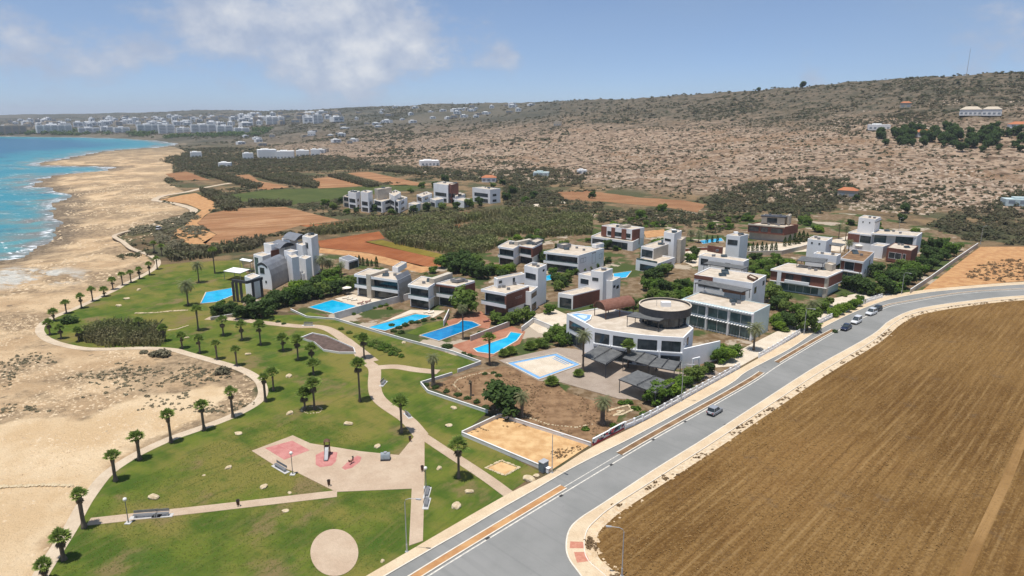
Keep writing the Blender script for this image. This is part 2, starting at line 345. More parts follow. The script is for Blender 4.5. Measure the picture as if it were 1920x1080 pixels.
# ------------------------------------------------------------------ ground sheets
def area2(P): return sum(P[i][0] * P[(i + 1) % len(P)][1] - P[(i + 1) % len(P)][0] * P[i][1] for i in range(len(P)))
def sheet(name, poly, z, mat, label=None, kind='structure', skirt=.35, parent=None):
    mb = MB(); mb.prism(list(poly), z - skirt, z, bottom=False)
    return tag(mb.build(name, mat, parent), label, kind=kind if parent is None else None)
def smooth(P, k=6, closed=False):
    P = [np.array(p, float) for p in P]; out = []; n = len(P)
    for i in range(n if closed else n - 1):
        p0 = P[(i - 1) % n] if closed or i > 0 else 2 * P[0] - P[1]; p1 = P[i]; p2 = P[(i + 1) % n]
        p3 = P[(i + 2) % n] if closed or i + 2 < n else 2 * P[-1] - P[-2]
        for j in range(k):
            t = j / k; out.append(tuple(.5 * (2 * p1 + (p2 - p0) * t + (2 * p0 - 5 * p1 + 4 * p2 - p3) * t * t + (3 * p1 - p0 - 3 * p2 + p3) * t ** 3)))
    if not closed: out.append(tuple(P[-1]))
    return out
def offset(line, d):
    """to the left of the running direction by d metres"""
    P = [np.array(p, float) for p in line]; out = []
    for i, p in enumerate(P):
        t = P[min(i + 1, len(P) - 1)] - P[max(i - 1, 0)]; t /= max(np.linalg.norm(t), 1e-9); out.append(tuple(p + np.array([-t[1], t[0]]) * d))
    return out
def ribbon(name, line, w0, w1, z, mat, label=None, kind='structure', skirt=.35, parent=None, zf=None):
    A = offset(line, w0); B = offset(line, w1); n = len(line); v = []; f = []
    for a, b in zip(A, B):
        za, zb = (zf(*a) + z, zf(*b) + z) if zf else (z, z)
        v += [(*a, za), (*b, zb), (*a, za - skirt), (*b, zb - skirt)]
    up = w1 < w0
    for i in range(n - 1):
        q = i * 4; r = q + 4
        for g in ((q, q + 1, r + 1, r), (q + 2, q, r, r + 2), (q + 1, q + 3, r + 3, r + 1)): f.append(g if up else g[::-1])
    f += [(0, 2, 3, 1), (4 * n - 4, 4 * n - 3, 4 * n - 1, 4 * n - 2)]
    return tag(link(name, mesh(name, v, f, mat), parent), label, kind=kind if parent is None else None)
# --- materials of the ground
def lawn_mat():
    b = NB('lawn'); n1 = b.noise(.045, 5, .6, b.coord((1, 1.5, 1), .7)); n2 = b.noise(.16, 5, .62); n3 = b.noise(3.5, 4, .7)
    c = b.mix(b.rng(n2, .36, .64), (.052, .092, .012), (.110, .137, .020))
    c = b.mix(b.rng(n1, .45, .58), c, (.168, .150, .036))
    c = b.mix(b.rng(b.noise(.07, 6, .66, b.coord((1, 1.3, 1), 2.1)), .53, .66, 0, .85), c, (.19, .135, .066))
    c = b.mix(b.rng(b.noise(.11, 5, .6, b.coord((1.2, .8, 1), 1.1)), .57, .68, 0, .7), c, (.042, .095, .012))
    c = b.mix(b.rng(n3, .45, .7, 0, .35), c, (.06, .085, .02))
    c = b.mix(b.rng(b.noise(1, 5, .7, b.coord((.9, .10, 1), R(30)), .5), .5, .68, 0, .4), c, (.15, .13, .045)); c = b.mix(b.rng(b.noise(1, 5, .7, b.coord((1.1, .14, 1), R(36)), .5), .52, .7, 0, .45), c, (.038, .062, .012))
    return b.fin(c, .95, b.noise(6, 3, .7), .5, .08, spec=.1)
def field_mat(name, c1, c2, c3, ang, per, warp=.0, amt=.5):
    b = NB(name); v = b.coord((1, 1, 1), ang)
    n = b.noise(.05, 5, .6); n2 = b.noise(.5, 5, .65); st = b.noise(1, 5, .7, b.coord((1 / per, .012, 1), ang))
    c = b.mix(b.rng(n, .38, .62), c1, c2); c = b.mix(b.rng(st, .42, .6, 0, amt), c, c3); c = b.mix(b.rng(n2, .5, .7, 0, .45), c, c3)
    c = b.mix(b.rng(b.noise(2.6, 4, .7), .5, .75, 0, .5), c, tuple(x * .5 for x in c1))
    return b.fin(c, .95, b.math('ADD', n2, st), .7, .25, spec=.08)
def asphalt_mat():
    b = NB('asphalt'); c = b.mix(b.rng(b.noise(.09, 5, .6), .35, .65), (.19, .192, .184), (.232, .231, .222))
    st = b.noise(1, 4, .6, b.coord((.9, .02, 1), -R(44))); c = b.mix(b.rng(st, .5, .68, 0, .4), c, (.165, .167, .162))
    c = b.mix(b.rng(b.noise(.35, 5, .7), .62, .72, 0, .5), c, (.12, .12, .12)); return b.fin(c, .9, b.noise(30, 3, .6), .2, .01, spec=.25)
def paving(name, c1, c2, s=.25, dirt=(.3, .22, .13)):
    b = NB(name); c = b.mix(b.rng(b.noise(s, 5, .6), .35, .65), c1, c2); c = b.mix(b.rng(b.noise(s * 5, 5, .7), .58, .72, 0, .4), c, dirt)
    br = b.N.new('ShaderNodeTexBrick'); br.inputs['Scale'].default_value = 1.6; br.inputs['Mortar Size'].default_value = .012; b.L.new(b.coord((1, 1, 1), R(44)), br.inputs['Vector'])
    br.inputs['Color1'].default_value = (1, 1, 1, 1); br.inputs['Color2'].default_value = (.9, .9, .9, 1); br.inputs['Mortar'].default_value = (.7, .7, .7, 1)
    m = b.N.new('ShaderNodeMix'); m.data_type = 'RGBA'; m.blend_type = 'MULTIPLY'; m.inputs[0].default_value = 1; b.L.new(c, m.inputs[6]); b.L.new(br.outputs['Color'], m.inputs[7])
    return b.fin(m.outputs[2], .9, None, spec=.2)
def straw_mat():
    b = NB('straw_field'); n = b.noise(.03, 6, .65); warp = b.math('MULTIPLY', b.noise(.03, 3, .5), 1.2)
    sx = b.N.new('ShaderNodeSeparateXYZ'); b.L.new(b.coord((1, 1, 1), R(44)), sx.inputs[0]); u = b.math('ADD', sx.outputs[0], warp)
    line = b.math('ABSOLUTE', b.math('SINE', b.math('MULTIPLY', u, math.pi / 1.5))); brk = b.rng(b.noise(1, 5, .7, b.coord((.3, .05, 1), R(44))), .44, .62)
    streak = b.noise(1, 6, .75, b.coord((1.1, .05, 1), R(44)), .3); fine = b.noise(1.9, 4, .8); mid = b.noise(.7, 5, .75)
    c = b.mix(b.rng(n, .36, .64), (.118, .062, .019), (.185, .106, .036)); c = b.mix(b.rng(b.noise(.011, 4, .6), .5, .62, 0, .5), c, (.23, .125, .045)); c = b.mix(b.rng(streak, .45, .62, 0, .5), c, (.25, .152, .058)); c = b.mix(b.rng(streak, .45, .32, 0, .5), c, (.088, .046, .016))
    c = b.mix(b.math('MULTIPLY', b.rng(line, .86, .99), b.math('MULTIPLY', brk, .36)), c, (.34, .225, .10)); c = b.mix(b.math('MULTIPLY', b.rng(line, .3, .05), .3), c, (.08, .042, .015))
    c = b.mix(b.rng(fine, .50, .64, 0, .55), c, (.075, .04, .015)); c = b.mix(b.rng(fine, .47, .34, 0, .5), c, (.30, .19, .08)); c = b.mix(b.rng(mid, .56, .70, 0, .5), c, (.085, .05, .02)); c = b.mix(b.rng(b.noise(.14, 5, .7), .58, .70, 0, .45), c, (.11, .075, .045))
    return b.fin(c, .95, b.math('ADD', fine, b.math('MULTIPLY', line, .3)), .9, .2, spec=.06)
M_LAWN = lawn_mat(); M_ASPH = asphalt_mat()
M_PATH = paving('path_paving', (.49, .39, .28), (.57, .47, .35)); M_WALK = paving('sidewalk_paving', (.56, .43, .285), (.62, .50, .345))
M_PLAZA = paving('plaza_paving', (.44, .33, .235), (.50, .39, .285)); M_KERB = simple('kerb_stone', (.58, .52, .43), (.66, .60, .51), 1.2)
M_TILE = paving('red_tile', (.32, .13, .075), (.40, .19, .12)); M_DECK = paving('grey_deck', (.30, .24, .19), (.36, .295, .24))
M_CREAM = paving('cream_paving', (.56, .47, .36), (.64, .56, .45)); M_PAD = simple('red_rubber', (.40, .15, .135), (.47, .21, .185), .8, .9)
M_SOIL = simple('orange_soil', (.36, .18, .075), (.47, .27, .12), .35, .95, .5, 3.); M_SAND = simple('plot_sand', (.44, .255, .11), (.60, .40, .20), .35, .95, .7, 2.2, dist=.12)
M_DRY = simple('dry_ground', (.15, .085, .042), (.26, .16, .085), .45, .95, .9, 2.0, dist=.15)
M_RED = field_mat('red_earth', (.24, .082, .032), (.33, .13, .055), (.20, .065, .026), R(20), 1.2, amt=.4)
M_ORANGE = field_mat('orange_earth', (.31, .16, .08), (.385, .225, .12), (.22, .11, .052), R(62), 5.5, amt=.85)
M_STRAW = straw_mat()
M_TRACK = field_mat('tan_track', (.21, .12, .045), (.29, .175, .072), (.15, .082, .028), R(44), 1.2)
M_GREENF = field_mat('green_crop', (.065, .085, .026), (.09, .105, .034), (.05, .065, .02), R(10), 2.)
M_YELLOWF = field_mat('yellow_weeds', (.17, .13, .022), (.22, .17, .035), (.11, .10, .02), R(20), 2.)
M_BROWNF = field_mat('brown_field', (.24, .12, .06), (.30, .165, .085), (.20, .10, .05), R(110), 2.2, amt=.3)
def compound_mat():
    b = NB('garden_ground'); n = b.noise(.06, 5, .6); n2 = b.noise(.4, 5, .65)
    c = b.mix(b.rng(n2, .4, .62), (.13, .085, .045), (.22, .16, .10)); c = b.mix(b.rng(n, .50, .57), c, (.055, .075, .022)); c = b.mix(b.rng(b.noise(.06, 5, .6, b.coord((1, 1, 1), 1.)), .58, .61), c, (.36, .30, .23))
    return b.fin(c, .95, n2, .4, .1, spec=.1)
# --- the park
SEAPATH = smooth(GL([(40, 1140), (80, 1073), (103, 1037), (133, 990), (153, 953), (170, 927), (197, 893), (227, 870), (267, 847), (320, 823), (377, 803), (430, 783), (470, 763), (489, 747), (493, 730), (482, 710), (450, 692), (400, 677), (350, 663), (323, 656), (267, 653), (173, 655), (123, 648), (90, 637), (75, 623), (78, 610), (92, 599), (117, 588), (150, 575), (187, 557), (217, 543), (233, 533), (267, 517), (290, 503), (296, 490), (280, 478), (247, 466), (230, 453), (214, 443), (226, 437), (245, 432), (267, 427)]), 6)
lawn_poly = offset(SEAPATH[:-42], -1.0) + GL([(300, 497), (350, 492), (450, 487), (475, 540), (440, 592), (575, 590), (640, 600), (765, 640), (900, 681), (858, 699), (790, 719), (800, 735), (915, 772), (866, 814), (1012, 884), (943, 932), (690, 1080), (640, 1112)])
sheet('lawn', lawn_poly, .03, M_LAWN, 'green and yellowing park lawn between the seaside path and the road')
ribbon('seaside_path', SEAPATH, 1.0, -1.0, .07, M_PATH, 'pale paved path winding along the edge of the rocky shore')
ribbon('shore_track', smooth(GL([(267, 427), (300, 418), (350, 403), (363, 393), (333, 383), (307, 378), (290, 375), (307, 367), (350, 360), (383, 352), (433, 343)]), 5), 2.2, -2.2, .06, M_PATH, 'pale footpath running past the fields towards the headland')
ribbon('park_path', GL([(166, 979), (400, 953), (632, 926)]), .95, -.95, .075, M_PLAZA, 'straight beige path from the seaside path to the playground')
sheet('playground_plaza', GL([(472, 846), (549, 817), (582, 832), (677, 847), (748, 854), (779, 816), (796, 826), (796, 900), (793, 1015), (767, 1024), (772, 917), (630, 923), (560, 888), (513, 872)]), .09, M_PLAZA, 'beige paved playground plaza with a branch down to the road')
ribbon('promenade', smooth(GL([(790, 817), (763, 787), (722, 759), (706, 741), (702, 720), (702, 692), (688, 679), (664, 653), (628, 624), (599, 613), (560, 612), (500, 606), (440, 599), (388, 597)]), 5), 1.35, -1.35, .085, M_PLAZA, 'beige promenade winding from the playground up to the villas')
ribbon('villa_path', smooth(GL([(702, 690), (742, 688), (781, 694), (822, 698)]), 4), 1.3, -1.3, .08, M_PLAZA, 'short beige path leading from the promenade to the villa wall')
ribbon('road_path', smooth(GL([(790, 816), (843, 851), (883, 877), (920, 902), (955, 928)]), 4), .95, -.95, .08, M_PLAZA, 'beige path slanting from the playground down to the sidewalk')
_c = [(627 + 45 * math.cos(t), 1037 + 44 * math.sin(t)) for t in np.linspace(0, 2 * math.pi, 40)[:-1]]
sheet('round_plaza', GL(_c), .09, M_PLAZA, 'oval beige paved circle in the lawn by the road')
ribbon('paved_forecourt', GL([(600, 618), (640, 640), (690, 680)]), 2.6, 1.2, .08, M_PLAZA, 'wide paved strip beside the planting beds on the promenade')
# --- compound of the villas, fields
sheet('garden_ground', GL([(380, 590), (378, 560), (440, 500), (600, 466), (835, 497), (900, 440), (1100, 400), (1400, 392), (1600, 395), (1790, 440), (1832, 463), (1735, 543), (1660, 556), (1590, 582), (1480, 639), (1390, 688), (1110, 838), (915, 773), (790, 718), (858, 697), (900, 681), (765, 640), (640, 600), (575, 590), (520, 583)]), .012, compound_mat(), 'garden soil, grass and paving between the villas')
sheet('dry_plot', GL([(850, 708), (925, 690), (945, 686), (1040, 716), (1062, 736), (1165, 768), (1150, 805), (1110, 834), (930, 772), (805, 727)]), .05, M_DRY, 'bare brown dry plot in front of the round tower villa')
sheet('grey_deck', GL([(935, 676), (1045, 652), (1080, 655), (1300, 705), (1330, 690), (1350, 700), (1226, 752), (1160, 748), (1050, 717), (1010, 715)]), .10, M_DECK, 'grey stone terrace around the empty pool and the shade roofs')
sheet('red_terrace', GL([(836, 602), (902, 584), (921, 602), (917, 617), (886, 613), (862, 606), (842, 612)]), .08, M_TILE, 'terracotta tiled terrace beside the dark blue pool')
sheet('brown_terrace', GL([(846, 648), (905, 630), (960, 612), (985, 622), (975, 645), (915, 672), (880, 664)]), .06, M_TILE, 'reddish tiled terrace around the small pool')
sheet('cream_terrace', GL([(725, 601), (770, 581), (835, 583), (812, 596), (779, 587), (700, 610)]), .07, M_CREAM, 'cream paved terrace behind the long turquoise pool')
sheet('sun_terrace', GL([(628, 560), (660, 552), (720, 560), (690, 572), (668, 576)]), .06, M_CREAM, 'cream sun terrace beside the square pool')
sheet('white_terrace', GL([(975, 600), (1040, 580), (1085, 600), (1060, 630), (1010, 625)]), .06, M_CREAM, 'white paved courtyard beside the brick villa')
sheet('cream_driveway', GL([(1240, 470), (1400, 462), (1560, 450), (1600, 440), (1580, 470), (1500, 472), (1400, 480), (1300, 500)]), .05, M_CREAM, 'cream access lane between the villas')
sheet('front_courtyard', GL([(1330, 690), (1400, 650), (1480, 610), (1560, 560), (1620, 548), (1690, 552), (1590, 580), (1480, 636), (1390, 686)]), .06, M_CREAM, 'pale paved front gardens along the road wall')
M_GARD = M_LAWN
sheet('garden_lawn', GL([(540, 600), (580, 585), (640, 603), (600, 608), (560, 606)]), .05, M_GARD, 'small lawn in front of the square pool')
sheet('pool_lawn', GL([(762, 625), (800, 607), (845, 598), (846, 606), (790, 630)]), .05, M_GARD, 'clipped lawn between the turquoise and the dark blue pool')
sheet('sand_plot', GL([(868, 815), (938, 783), (1104, 836), (1032, 883)]), .06, M_SAND, 'walled bare plot of orange sand by the sidewalk')
sheet('roadside_plot', GL([(1727, 546), (1838, 463), (1990, 462), (2100, 520), (1920, 527), (1800, 537)]), .05, M_SOIL, 'bare orange plot beside the bend of the road')
RKI = smooth(GL([(1190, 1135), (1133, 1080), (1103, 1053), (1095, 1027), (1100, 997), (1117, 977), (1150, 950), (1233, 897), (1333, 833), (1433, 767), (1535, 700), (1636, 640), (1680, 604), (1725, 585), (1833, 568), (1920, 560), (2100, 551), (2500, 545)]), 4)
sheet('straw_field', offset(RKI, -1.6) + GL([(2600, 1300), (1500, 1300)]), .05, M_STRAW, 'mown golden brown field with tractor rows beside the road')
ribbon('field_track', smooth(GL([(1960, 745), (1925, 810), (1893, 890), (1850, 985), (1800, 1095)]), 6), .55, -.75, .058, M_TRACK, 'faint orange wheel track across the corner of the straw field', skirt=.02)
for nm, px, m, lab in (
    ('ploughed_field', [(390, 401), (440, 391), (535, 388), (603, 405), (640, 413), (560, 424), (500, 440), (467, 453), (395, 462), (380, 455), (407, 440), (385, 428), (370, 418)], M_ORANGE, 'large ploughed orange field behind the silver villa'),
    ('dirt_track', [(300, 375), (340, 366), (367, 362), (400, 378), (404, 393), (385, 403), (370, 419), (385, 432), (405, 440), (385, 458), (355, 458), (330, 442), (318, 436), (345, 425), (365, 405), (378, 394), (350, 382)], M_SOIL, 'orange dirt track looping beside the ploughed field'),
    ('red_field', [(596, 452), (711, 434), (722, 447), (685, 453), (833, 488), (826, 500), (790, 500), (690, 474), (600, 464)], M_RED, 'deep red ploughed strip behind the villas'),
    ('sandy_track', [(600, 465), (690, 475), (800, 500), (815, 505), (790, 512), (740, 500), (660, 480), (598, 474)], M_SOIL, 'pale orange track along the back of the villas'),
    ('weed_strip', [(683, 454), (716, 450), (850, 482), (832, 487)], M_YELLOWF, 'yellow green strip of weeds beside the red earth'),
    ('brown_strip', [(560, 423), (716, 411), (820, 401), (940, 395), (930, 399), (820, 410), (720, 422), (610, 431)], M_RED, 'long reddish brown strip in front of the white villa cluster'),
    ('terrace_field', [(558, 339), (615, 332), (690, 348), (600, 354)], M_ORANGE, 'orange field framed by two reed hedges'),
    ('upper_field', [(650, 325), (690, 322), (806, 347), (740, 348), (706, 339)], M_ORANGE, 'farthest orange field beneath the scrub'),
    ('left_field', [(430, 330), (467, 327), (485, 339), (545, 351), (500, 356), (440, 345)], M_ORANGE, 'small orange field nearest the shore track'),
    ('crop_field', [(412, 368), (500, 356), (640, 352), (760, 346), (800, 352), (640, 372), (550, 384), (467, 381)], M_GREENF, 'dull green crop field left of the white villas'),
    ('fallow_field', [(310, 326), (350, 322), (395, 338), (330, 338)], M_BROWNF, 'grey brown fallow field by the shore path'),
    ('brown_field', [(1043, 361), (1110, 356), (1190, 358), (1326, 384), (1307, 398), (1249, 389), (1130, 378), (1060, 374)], M_BROWNF, 'reddish brown field at the foot of the rocky slope'),
    ('red_clearing', [(838, 422), (862, 421), (866, 432), (842, 435)], M_RED, 'small red clearing among the reeds'),
    ('orange_clearing', [(1205, 434), (1245, 430), (1250, 442), (1212, 446)], M_SOIL, 'small orange clearing behind the brick villa'),
    ('lane', [(1000, 383), (1060, 378), (1062, 381), (1002, 388)], M_CREAM, 'short pale lane among the bushes')):
    P = GL(px); sheet(nm, P, .06, m, lab, skirt=.6)
# --- the road
LK = smooth(GL([(640, 1128), (800, 1035), (867, 997), (933, 958), (1000, 920), (1067, 881), (1133, 847), (1200, 813), (1363, 724), (1400, 697), (1480, 655), (1530, 622), (1590, 591), (1657, 565), (1725, 551), (1800, 543), (1920, 534), (2100, 526), (2500, 518)]), 4)
LO = smooth(GL([(560, 1156), (690, 1080), (943, 933), (1033, 888), (1110, 840), (1217, 787), (1323, 728), (1395, 688), (1480, 640), (1506, 625), (1552, 602), (1625, 570), (1660, 558), (1712, 547), (1800, 538), (1920, 529), (2100, 521), (2500, 513)]), 4)
RK = smooth(GL([(1130, 1135), (1090, 1080), (1067, 1047), (1063, 1020), (1070, 993), (1090, 973), (1130, 947), (1227, 883), (1333, 817), (1440, 747), (1535, 686), (1636, 629), (1671, 601), (1725, 579), (1833, 563), (1920, 555), (2100, 546), (2500, 540)]), 4)
sheet('road', LK + RK[::-1], .05, M_ASPH, 'grey asphalt dual road curving round the villas')
def band(name, A, B, z, mat, label, skirt=.3):
    n = len(A); m = len(B); P = A + B[::-1]; return sheet(name, P, z, mat, label, skirt=skirt)
band('sidewalk', LO, offset(LK, .0), .17, M_WALK, 'cream sidewalk between the road and the park and villa walls')
ribbon('kerb', LK, .02, -.18, .19, M_KERB, 'pale kerb of the sidewalk on the villa side')
band('field_sidewalk', RK, RKI, .17, M_WALK, 'cream sidewalk along the straw field')
ribbon('field_kerb', RK, .18, -.02, .19, M_KERB, 'pale kerb of the sidewalk on the field side')
ribbon('field_edging', RKI, .06, -.08, .20, M_KERB, 'pale edging stones between the sidewalk and the field')
M_BLOCK = simple('terracotta_block', (.42, .17, .11), (.48, .22, .15), 2.)
for i, px in enumerate(([(1069, 1015), (1093, 1016), (1096, 1028), (1068, 1028)], [(1076, 1035), (1097, 1035), (1106, 1052), (1082, 1055)])):
    sheet('tactile_paving', GL(px, .17), .178, M_BLOCK, ('red', 'lower red')[i] + ' paving patch on the sidewalk corner', skirt=.02)
# median islands
MED = smooth(GL([(700, 1133), (800, 1069), (930, 990), (1057, 914), (1162, 852), (1233, 811), (1397, 719), (1457, 680), (1563, 619), (1649, 578), (1698, 566), (1806, 549), (1920, 542), (2200, 530)]), 8)
Mp = np.array(MED)
def med_part(u0, v0, u1, v1):
    a, b = np.array(G(u0, v0)), np.array(G(u1, v1)); i = int(np.argmin(((Mp - a) ** 2).sum(1))); j = int(np.argmin(((Mp - b) ** 2).sum(1))); return MED[min(i, j):max(i, j) + 1]
for k, (seg, w, lab) in enumerate(((med_part(700, 1133, 1057, 914), .62, 'nearest median island of orange earth between pale kerbs'), (med_part(1162, 852, 1430, 699), .62, 'long middle median island of brown earth between pale kerbs'), (med_part(1457, 680, 1563, 619), .6, 'median island of brown earth nearest the parked cars'), (med_part(1649, 578, 2200, 530), .35, 'narrow median island on the bend of the road'))):
    e = empty('median_island', lab, 'median', (seg[0][0], seg[0][1], 0)); rel = [(p[0] - seg[0][0], p[1] - seg[0][1]) for p in seg]
    ribbon('earth_bed', rel, w, -w, .15, M_SOIL if k == 0 else M_DRY, parent=e)
    for s in (1, -1): ribbon('kerb_strip', rel, s * w + .1, s * w - .1, .20, M_KERB, parent=e)
M_PAINT = simple('road_paint', (.66, .62, .54), (.45, .43, .39), 2.2, .8)
ribbon('road_marking', offset(MED, -1.05), .11, -.11, .056, M_PAINT, 'pale painted line along the right side of the median', skirt=.004)
gap = med_part(1057, 914, 1162, 852)
ribbon('gap_marking', gap, .07, -.07, .056, M_PAINT, 'thin painted line across the gap between the medians', skirt=.004)
ribbon('verge', RKI, -.05, -2.1, .04, simple('verge_sand', (.46, .36, .24), (.60, .49, .35), 1.5, .95, .6, 4.), 'pale sandy verge between the sidewalk and the straw field')
# road gullies
M_IRON = simple('gully_iron', (.03, .03, .03), (.06, .06, .06), 4, .7)
for i, (u, v, w) in enumerate(((1052, 930, 'by the near median end'), (1146, 872, 'in the median gap'), (914, 1010, 'beside the near median'), (1124, 950, 'at the field kerb near the corner'), (1225, 825, 'beside the long median'), (1285, 791, 'on the long median left of the silver car'), (1358, 745, 'on the median behind the silver car'), (1360, 797, 'at the field kerb below the silver car'))):
    x, y = G(u, v); mb = MB(); mb.box(-.35, .35, -.22, .22, 0, .012)
    for q in range(5): mb.box(-.3 + q * .13, -.24 + q * .13, -.18, .18, .012, .02)
    o = mb.build('road_gully', M_IRON, None, (x, y, .052)); o.rotation_euler[2] = R(44); tag(o, 'dark drain grate ' + w, 'drain grate', 'road drains')
# ------------------------------------------------------------------ villas
M_WHITE = simple('white_render', (.84, .845, .85), (.79, .79, .785), .35, .85); M_CEIL = simple('roof_screed', (.43, .36, .28), (.54, .47, .385), .5, .9)
M_BEIGE = simple('beige_stone', (.45, .40, .33), (.52, .47, .39), .8, .85); M_DARK = simple('dark_metal', (.045, .047, .052), (.06, .06, .065), 2, .5)
M_GREY = simple('grey_metal', (.22, .225, .235), (.27, .275, .285), .8, .45, metal=.3); M_SILVER = simple('zinc_sheet', (.24, .245, .26), (.29, .295, .31), .5, .42, metal=.5)
M_WOOD = simple('dark_wood', (.10, .05, .03), (.15, .075, .045), 1.5, .7); M_RUST = simple('rust_shingle', (.17, .075, .05), (.22, .105, .075), 1.2, .8, .4, 10.)
M_SHADE = simple('shade_louvre', (.095, .098, .10), (.135, .138, .138), .8, .7); M_AQUA = simple('pale_aqua_panel', (.50, .60, .60), (.56, .65, .65), .8, .4)
def brick_mat():
    b = NB('brick_cladding'); br = b.N.new('ShaderNodeTexBrick'); br.inputs['Scale'].default_value = 1.0; br.inputs['Brick Width'].default_value = .6; br.inputs['Row Height'].default_value = .2
    mp = b.N.new('ShaderNodeCombineXYZ'); sx = b.N.new('ShaderNodeSeparateXYZ'); b.L.new(b.tc.outputs['Object'], sx.inputs[0])
    b.L.new(b.math('ADD', sx.outputs[0], b.math('MULTIPLY', sx.outputs[1], .7)), mp.inputs[0]); b.L.new(sx.outputs[2], mp.inputs[1]); b.L.new(mp.outputs[0], br.inputs['Vector'])
    br.inputs['Color1'].default_value = (.20, .075, .05, 1); br.inputs['Color2'].default_value = (.155, .058, .04, 1); br.inputs['Mortar'].default_value = (.22, .12, .09, 1); br.inputs['Mortar Size'].default_value = .012
    return b.fin(b.mix(b.rng(b.noise(.5, 4, .6), .4, .6, 0, .4), br.outputs['Color'], (.235, .095, .065)), .85)
M_BRICK = brick_mat()
def glass_mat(name, c1, c2):
    b = NB(name); m = b.fin(b.mix(b.rng(b.noise(.45, 3, .5), .4, .6), c1, c2), .06, None, spec=.5); return m
M_GLASS = glass_mat('window_glass', (.022, .032, .038), (.055, .07, .078)); M_TEAL = glass_mat('teal_glass', (.05, .095, .10), (.10, .16, .165))
def water_mat(name, c1, c2):
    b = NB(name); return b.fin(b.mix(b.rng(b.noise(.35, 4, .6), .4, .6), c1, c2), .08, b.noise(2.5, 3, .6), .25, .03, spec=.4)
M_POOL = water_mat('pool_water', (.004, .34, .60), (.01, .42, .66)); M_POOL2 = water_mat('deep_pool_water', (.004, .17, .40), (.008, .23, .48))
M_POOLT = simple('pool_tile', (.16, .33, .56), (.20, .38, .60), .8, .5)
FOOT = []; VILLAS = []
class Villa:
    def __init__(s, label, base, zf, name='villa', cat='villa', group=None):
        s.zf = zf; x, y = s.px(*base) if zf else base; s.o = (x, y); s.e = empty(name, label, cat, (x, y, 0), 0, group); VILLAS.append((x, y, label, cat))
    def px(s, u, v, z=0.0): ox, oy, k = s.zf; return G(ox + u / k, oy + v / k, z)
    def loc(s, p): return (p[0] - s.o[0], p[1] - s.o[1])
    def quad(s, L, F, Rr, H):
        a, b, c = (np.array(s.loc(s.px(*q, H))) for q in (L, F, Rr)); return [tuple(a), tuple(b), tuple(c), tuple(a + c - b)]
    def block(s, L, F, Rr, z0, z1, mat, name='wall_block', roof=M_CEIL, parapet=.35, parent=None):
        return s.qblock(s.quad(L, F, Rr, z1), z0, z1, mat, name, roof, parapet, parent)
    def qblock(s, q, z0, z1, mat, name='wall_block', roof=M_CEIL, parapet=.35, parent=None):
        mb = MB(); p = parapet if roof is not None else 0
        if z0 < 4: FOOT.append([(a + s.o[0], b + s.o[1]) for a, b in q])
        mb.prism(q, z0, z1 - p)
        o = mb.build(name, mat, parent or s.e)
        if p:
            c = np.mean(q, 0); t = .22; inner = [tuple(np.array(v) + (c - np.array(v)) / max(np.linalg.norm(c - np.array(v)), .1) * t * 1.4) for v in q]; n = len(q); m2 = MB()
            for i in range(n):
                j = (i + 1) % n; m2.prism([q[i], q[j], inner[j], inner[i]], z1 - p, z1)
            m2.build('parapet', mat, o); m3 = MB(); m3.prism(inner, z1 - p, z1 - p + .03); m3.build('roof_surface', roof, o)
            if z1 > 5.5 and abs(area2(q)) > 60 and len(q) == 4:
                for _ in range(3 if abs(area2(q)) > 140 else 2):
                    t1, t2 = random.uniform(.2, .8), random.uniform(.35, .85); c0 = np.array(q[1]) + (np.array(q[0]) - np.array(q[1])) * t1 + (np.array(q[2]) - np.array(q[1])) * t2; zz = z1 - p + .03; kind = random.random(); m4 = MB()
                    if kind < .6: m4.box(c0[0] - .48, c0[0] + .48, c0[1] - .2, c0[1] + .2, zz + .06, zz + .74); m4.box(c0[0] - .4, c0[0] + .4, c0[1] - .15, c0[1] + .15, zz, zz + .06); m4.build('air_conditioner', M_GREY, o)
                    else: m4.add([(c0[0] - 1, c0[1] - .7, zz + .1), (c0[0] + 1, c0[1] - .7, zz + .1), (c0[0] + 1, c0[1] + .5, zz + .8), (c0[0] - 1, c0[1] + .5, zz + .8), (c0[0] - 1, c0[1] + .5, zz), (c0[0] + 1, c0[1] + .5, zz)], [(0, 1, 2, 3), (3, 2, 5, 4), (0, 3, 4), (1, 5, 2), (0, 4, 5, 1)]); m4.build('solar_panel', M_GLASS, o)
        o['_q'] = 1; s.last = (q, z0, z1); return (q, z0, z1, o)
    def inset(s, q, l=0., r=0., back=0.):
        """pull the left face (edge 0-1) in by l metres and the right face (edge 1-2) in by r"""
        L, F, Rr, B = (np.array(p) for p in q); u = (Rr - F) / np.linalg.norm(Rr - F); w = (L - F) / np.linalg.norm(L - F)
        return [tuple(L + u * l), tuple(F + u * l + w * r), tuple(Rr + w * r), tuple(B)]
    def face(s, q, side):
        L, F, Rr, B = (np.array(p) for p in q); a, b = (L, F) if side == 'l' else (F, Rr); t = (b - a); ln = np.linalg.norm(t); t /= ln; n = np.array([t[1], -t[0]])
        c = np.mean(np.array(q), 0)
        if np.dot(n, (a + b) / 2 - c) < 0: n = -n
        return a, t, n, ln
    def slab(s, q, side, t0, t1, z0, z1, proud0, proud1, mat, name, parent=None):
        a, t, n, ln = s.face(q, side); p = [a + t * t0 * ln, a + t * t1 * ln]
        mb = MB(); mb.prism([tuple(p[0] + n * proud0), tuple(p[1] + n * proud0), tuple(p[1] + n * proud1), tuple(p[0] + n * proud1)], z0, z1)
        return mb.build(name, mat, parent or s.e)
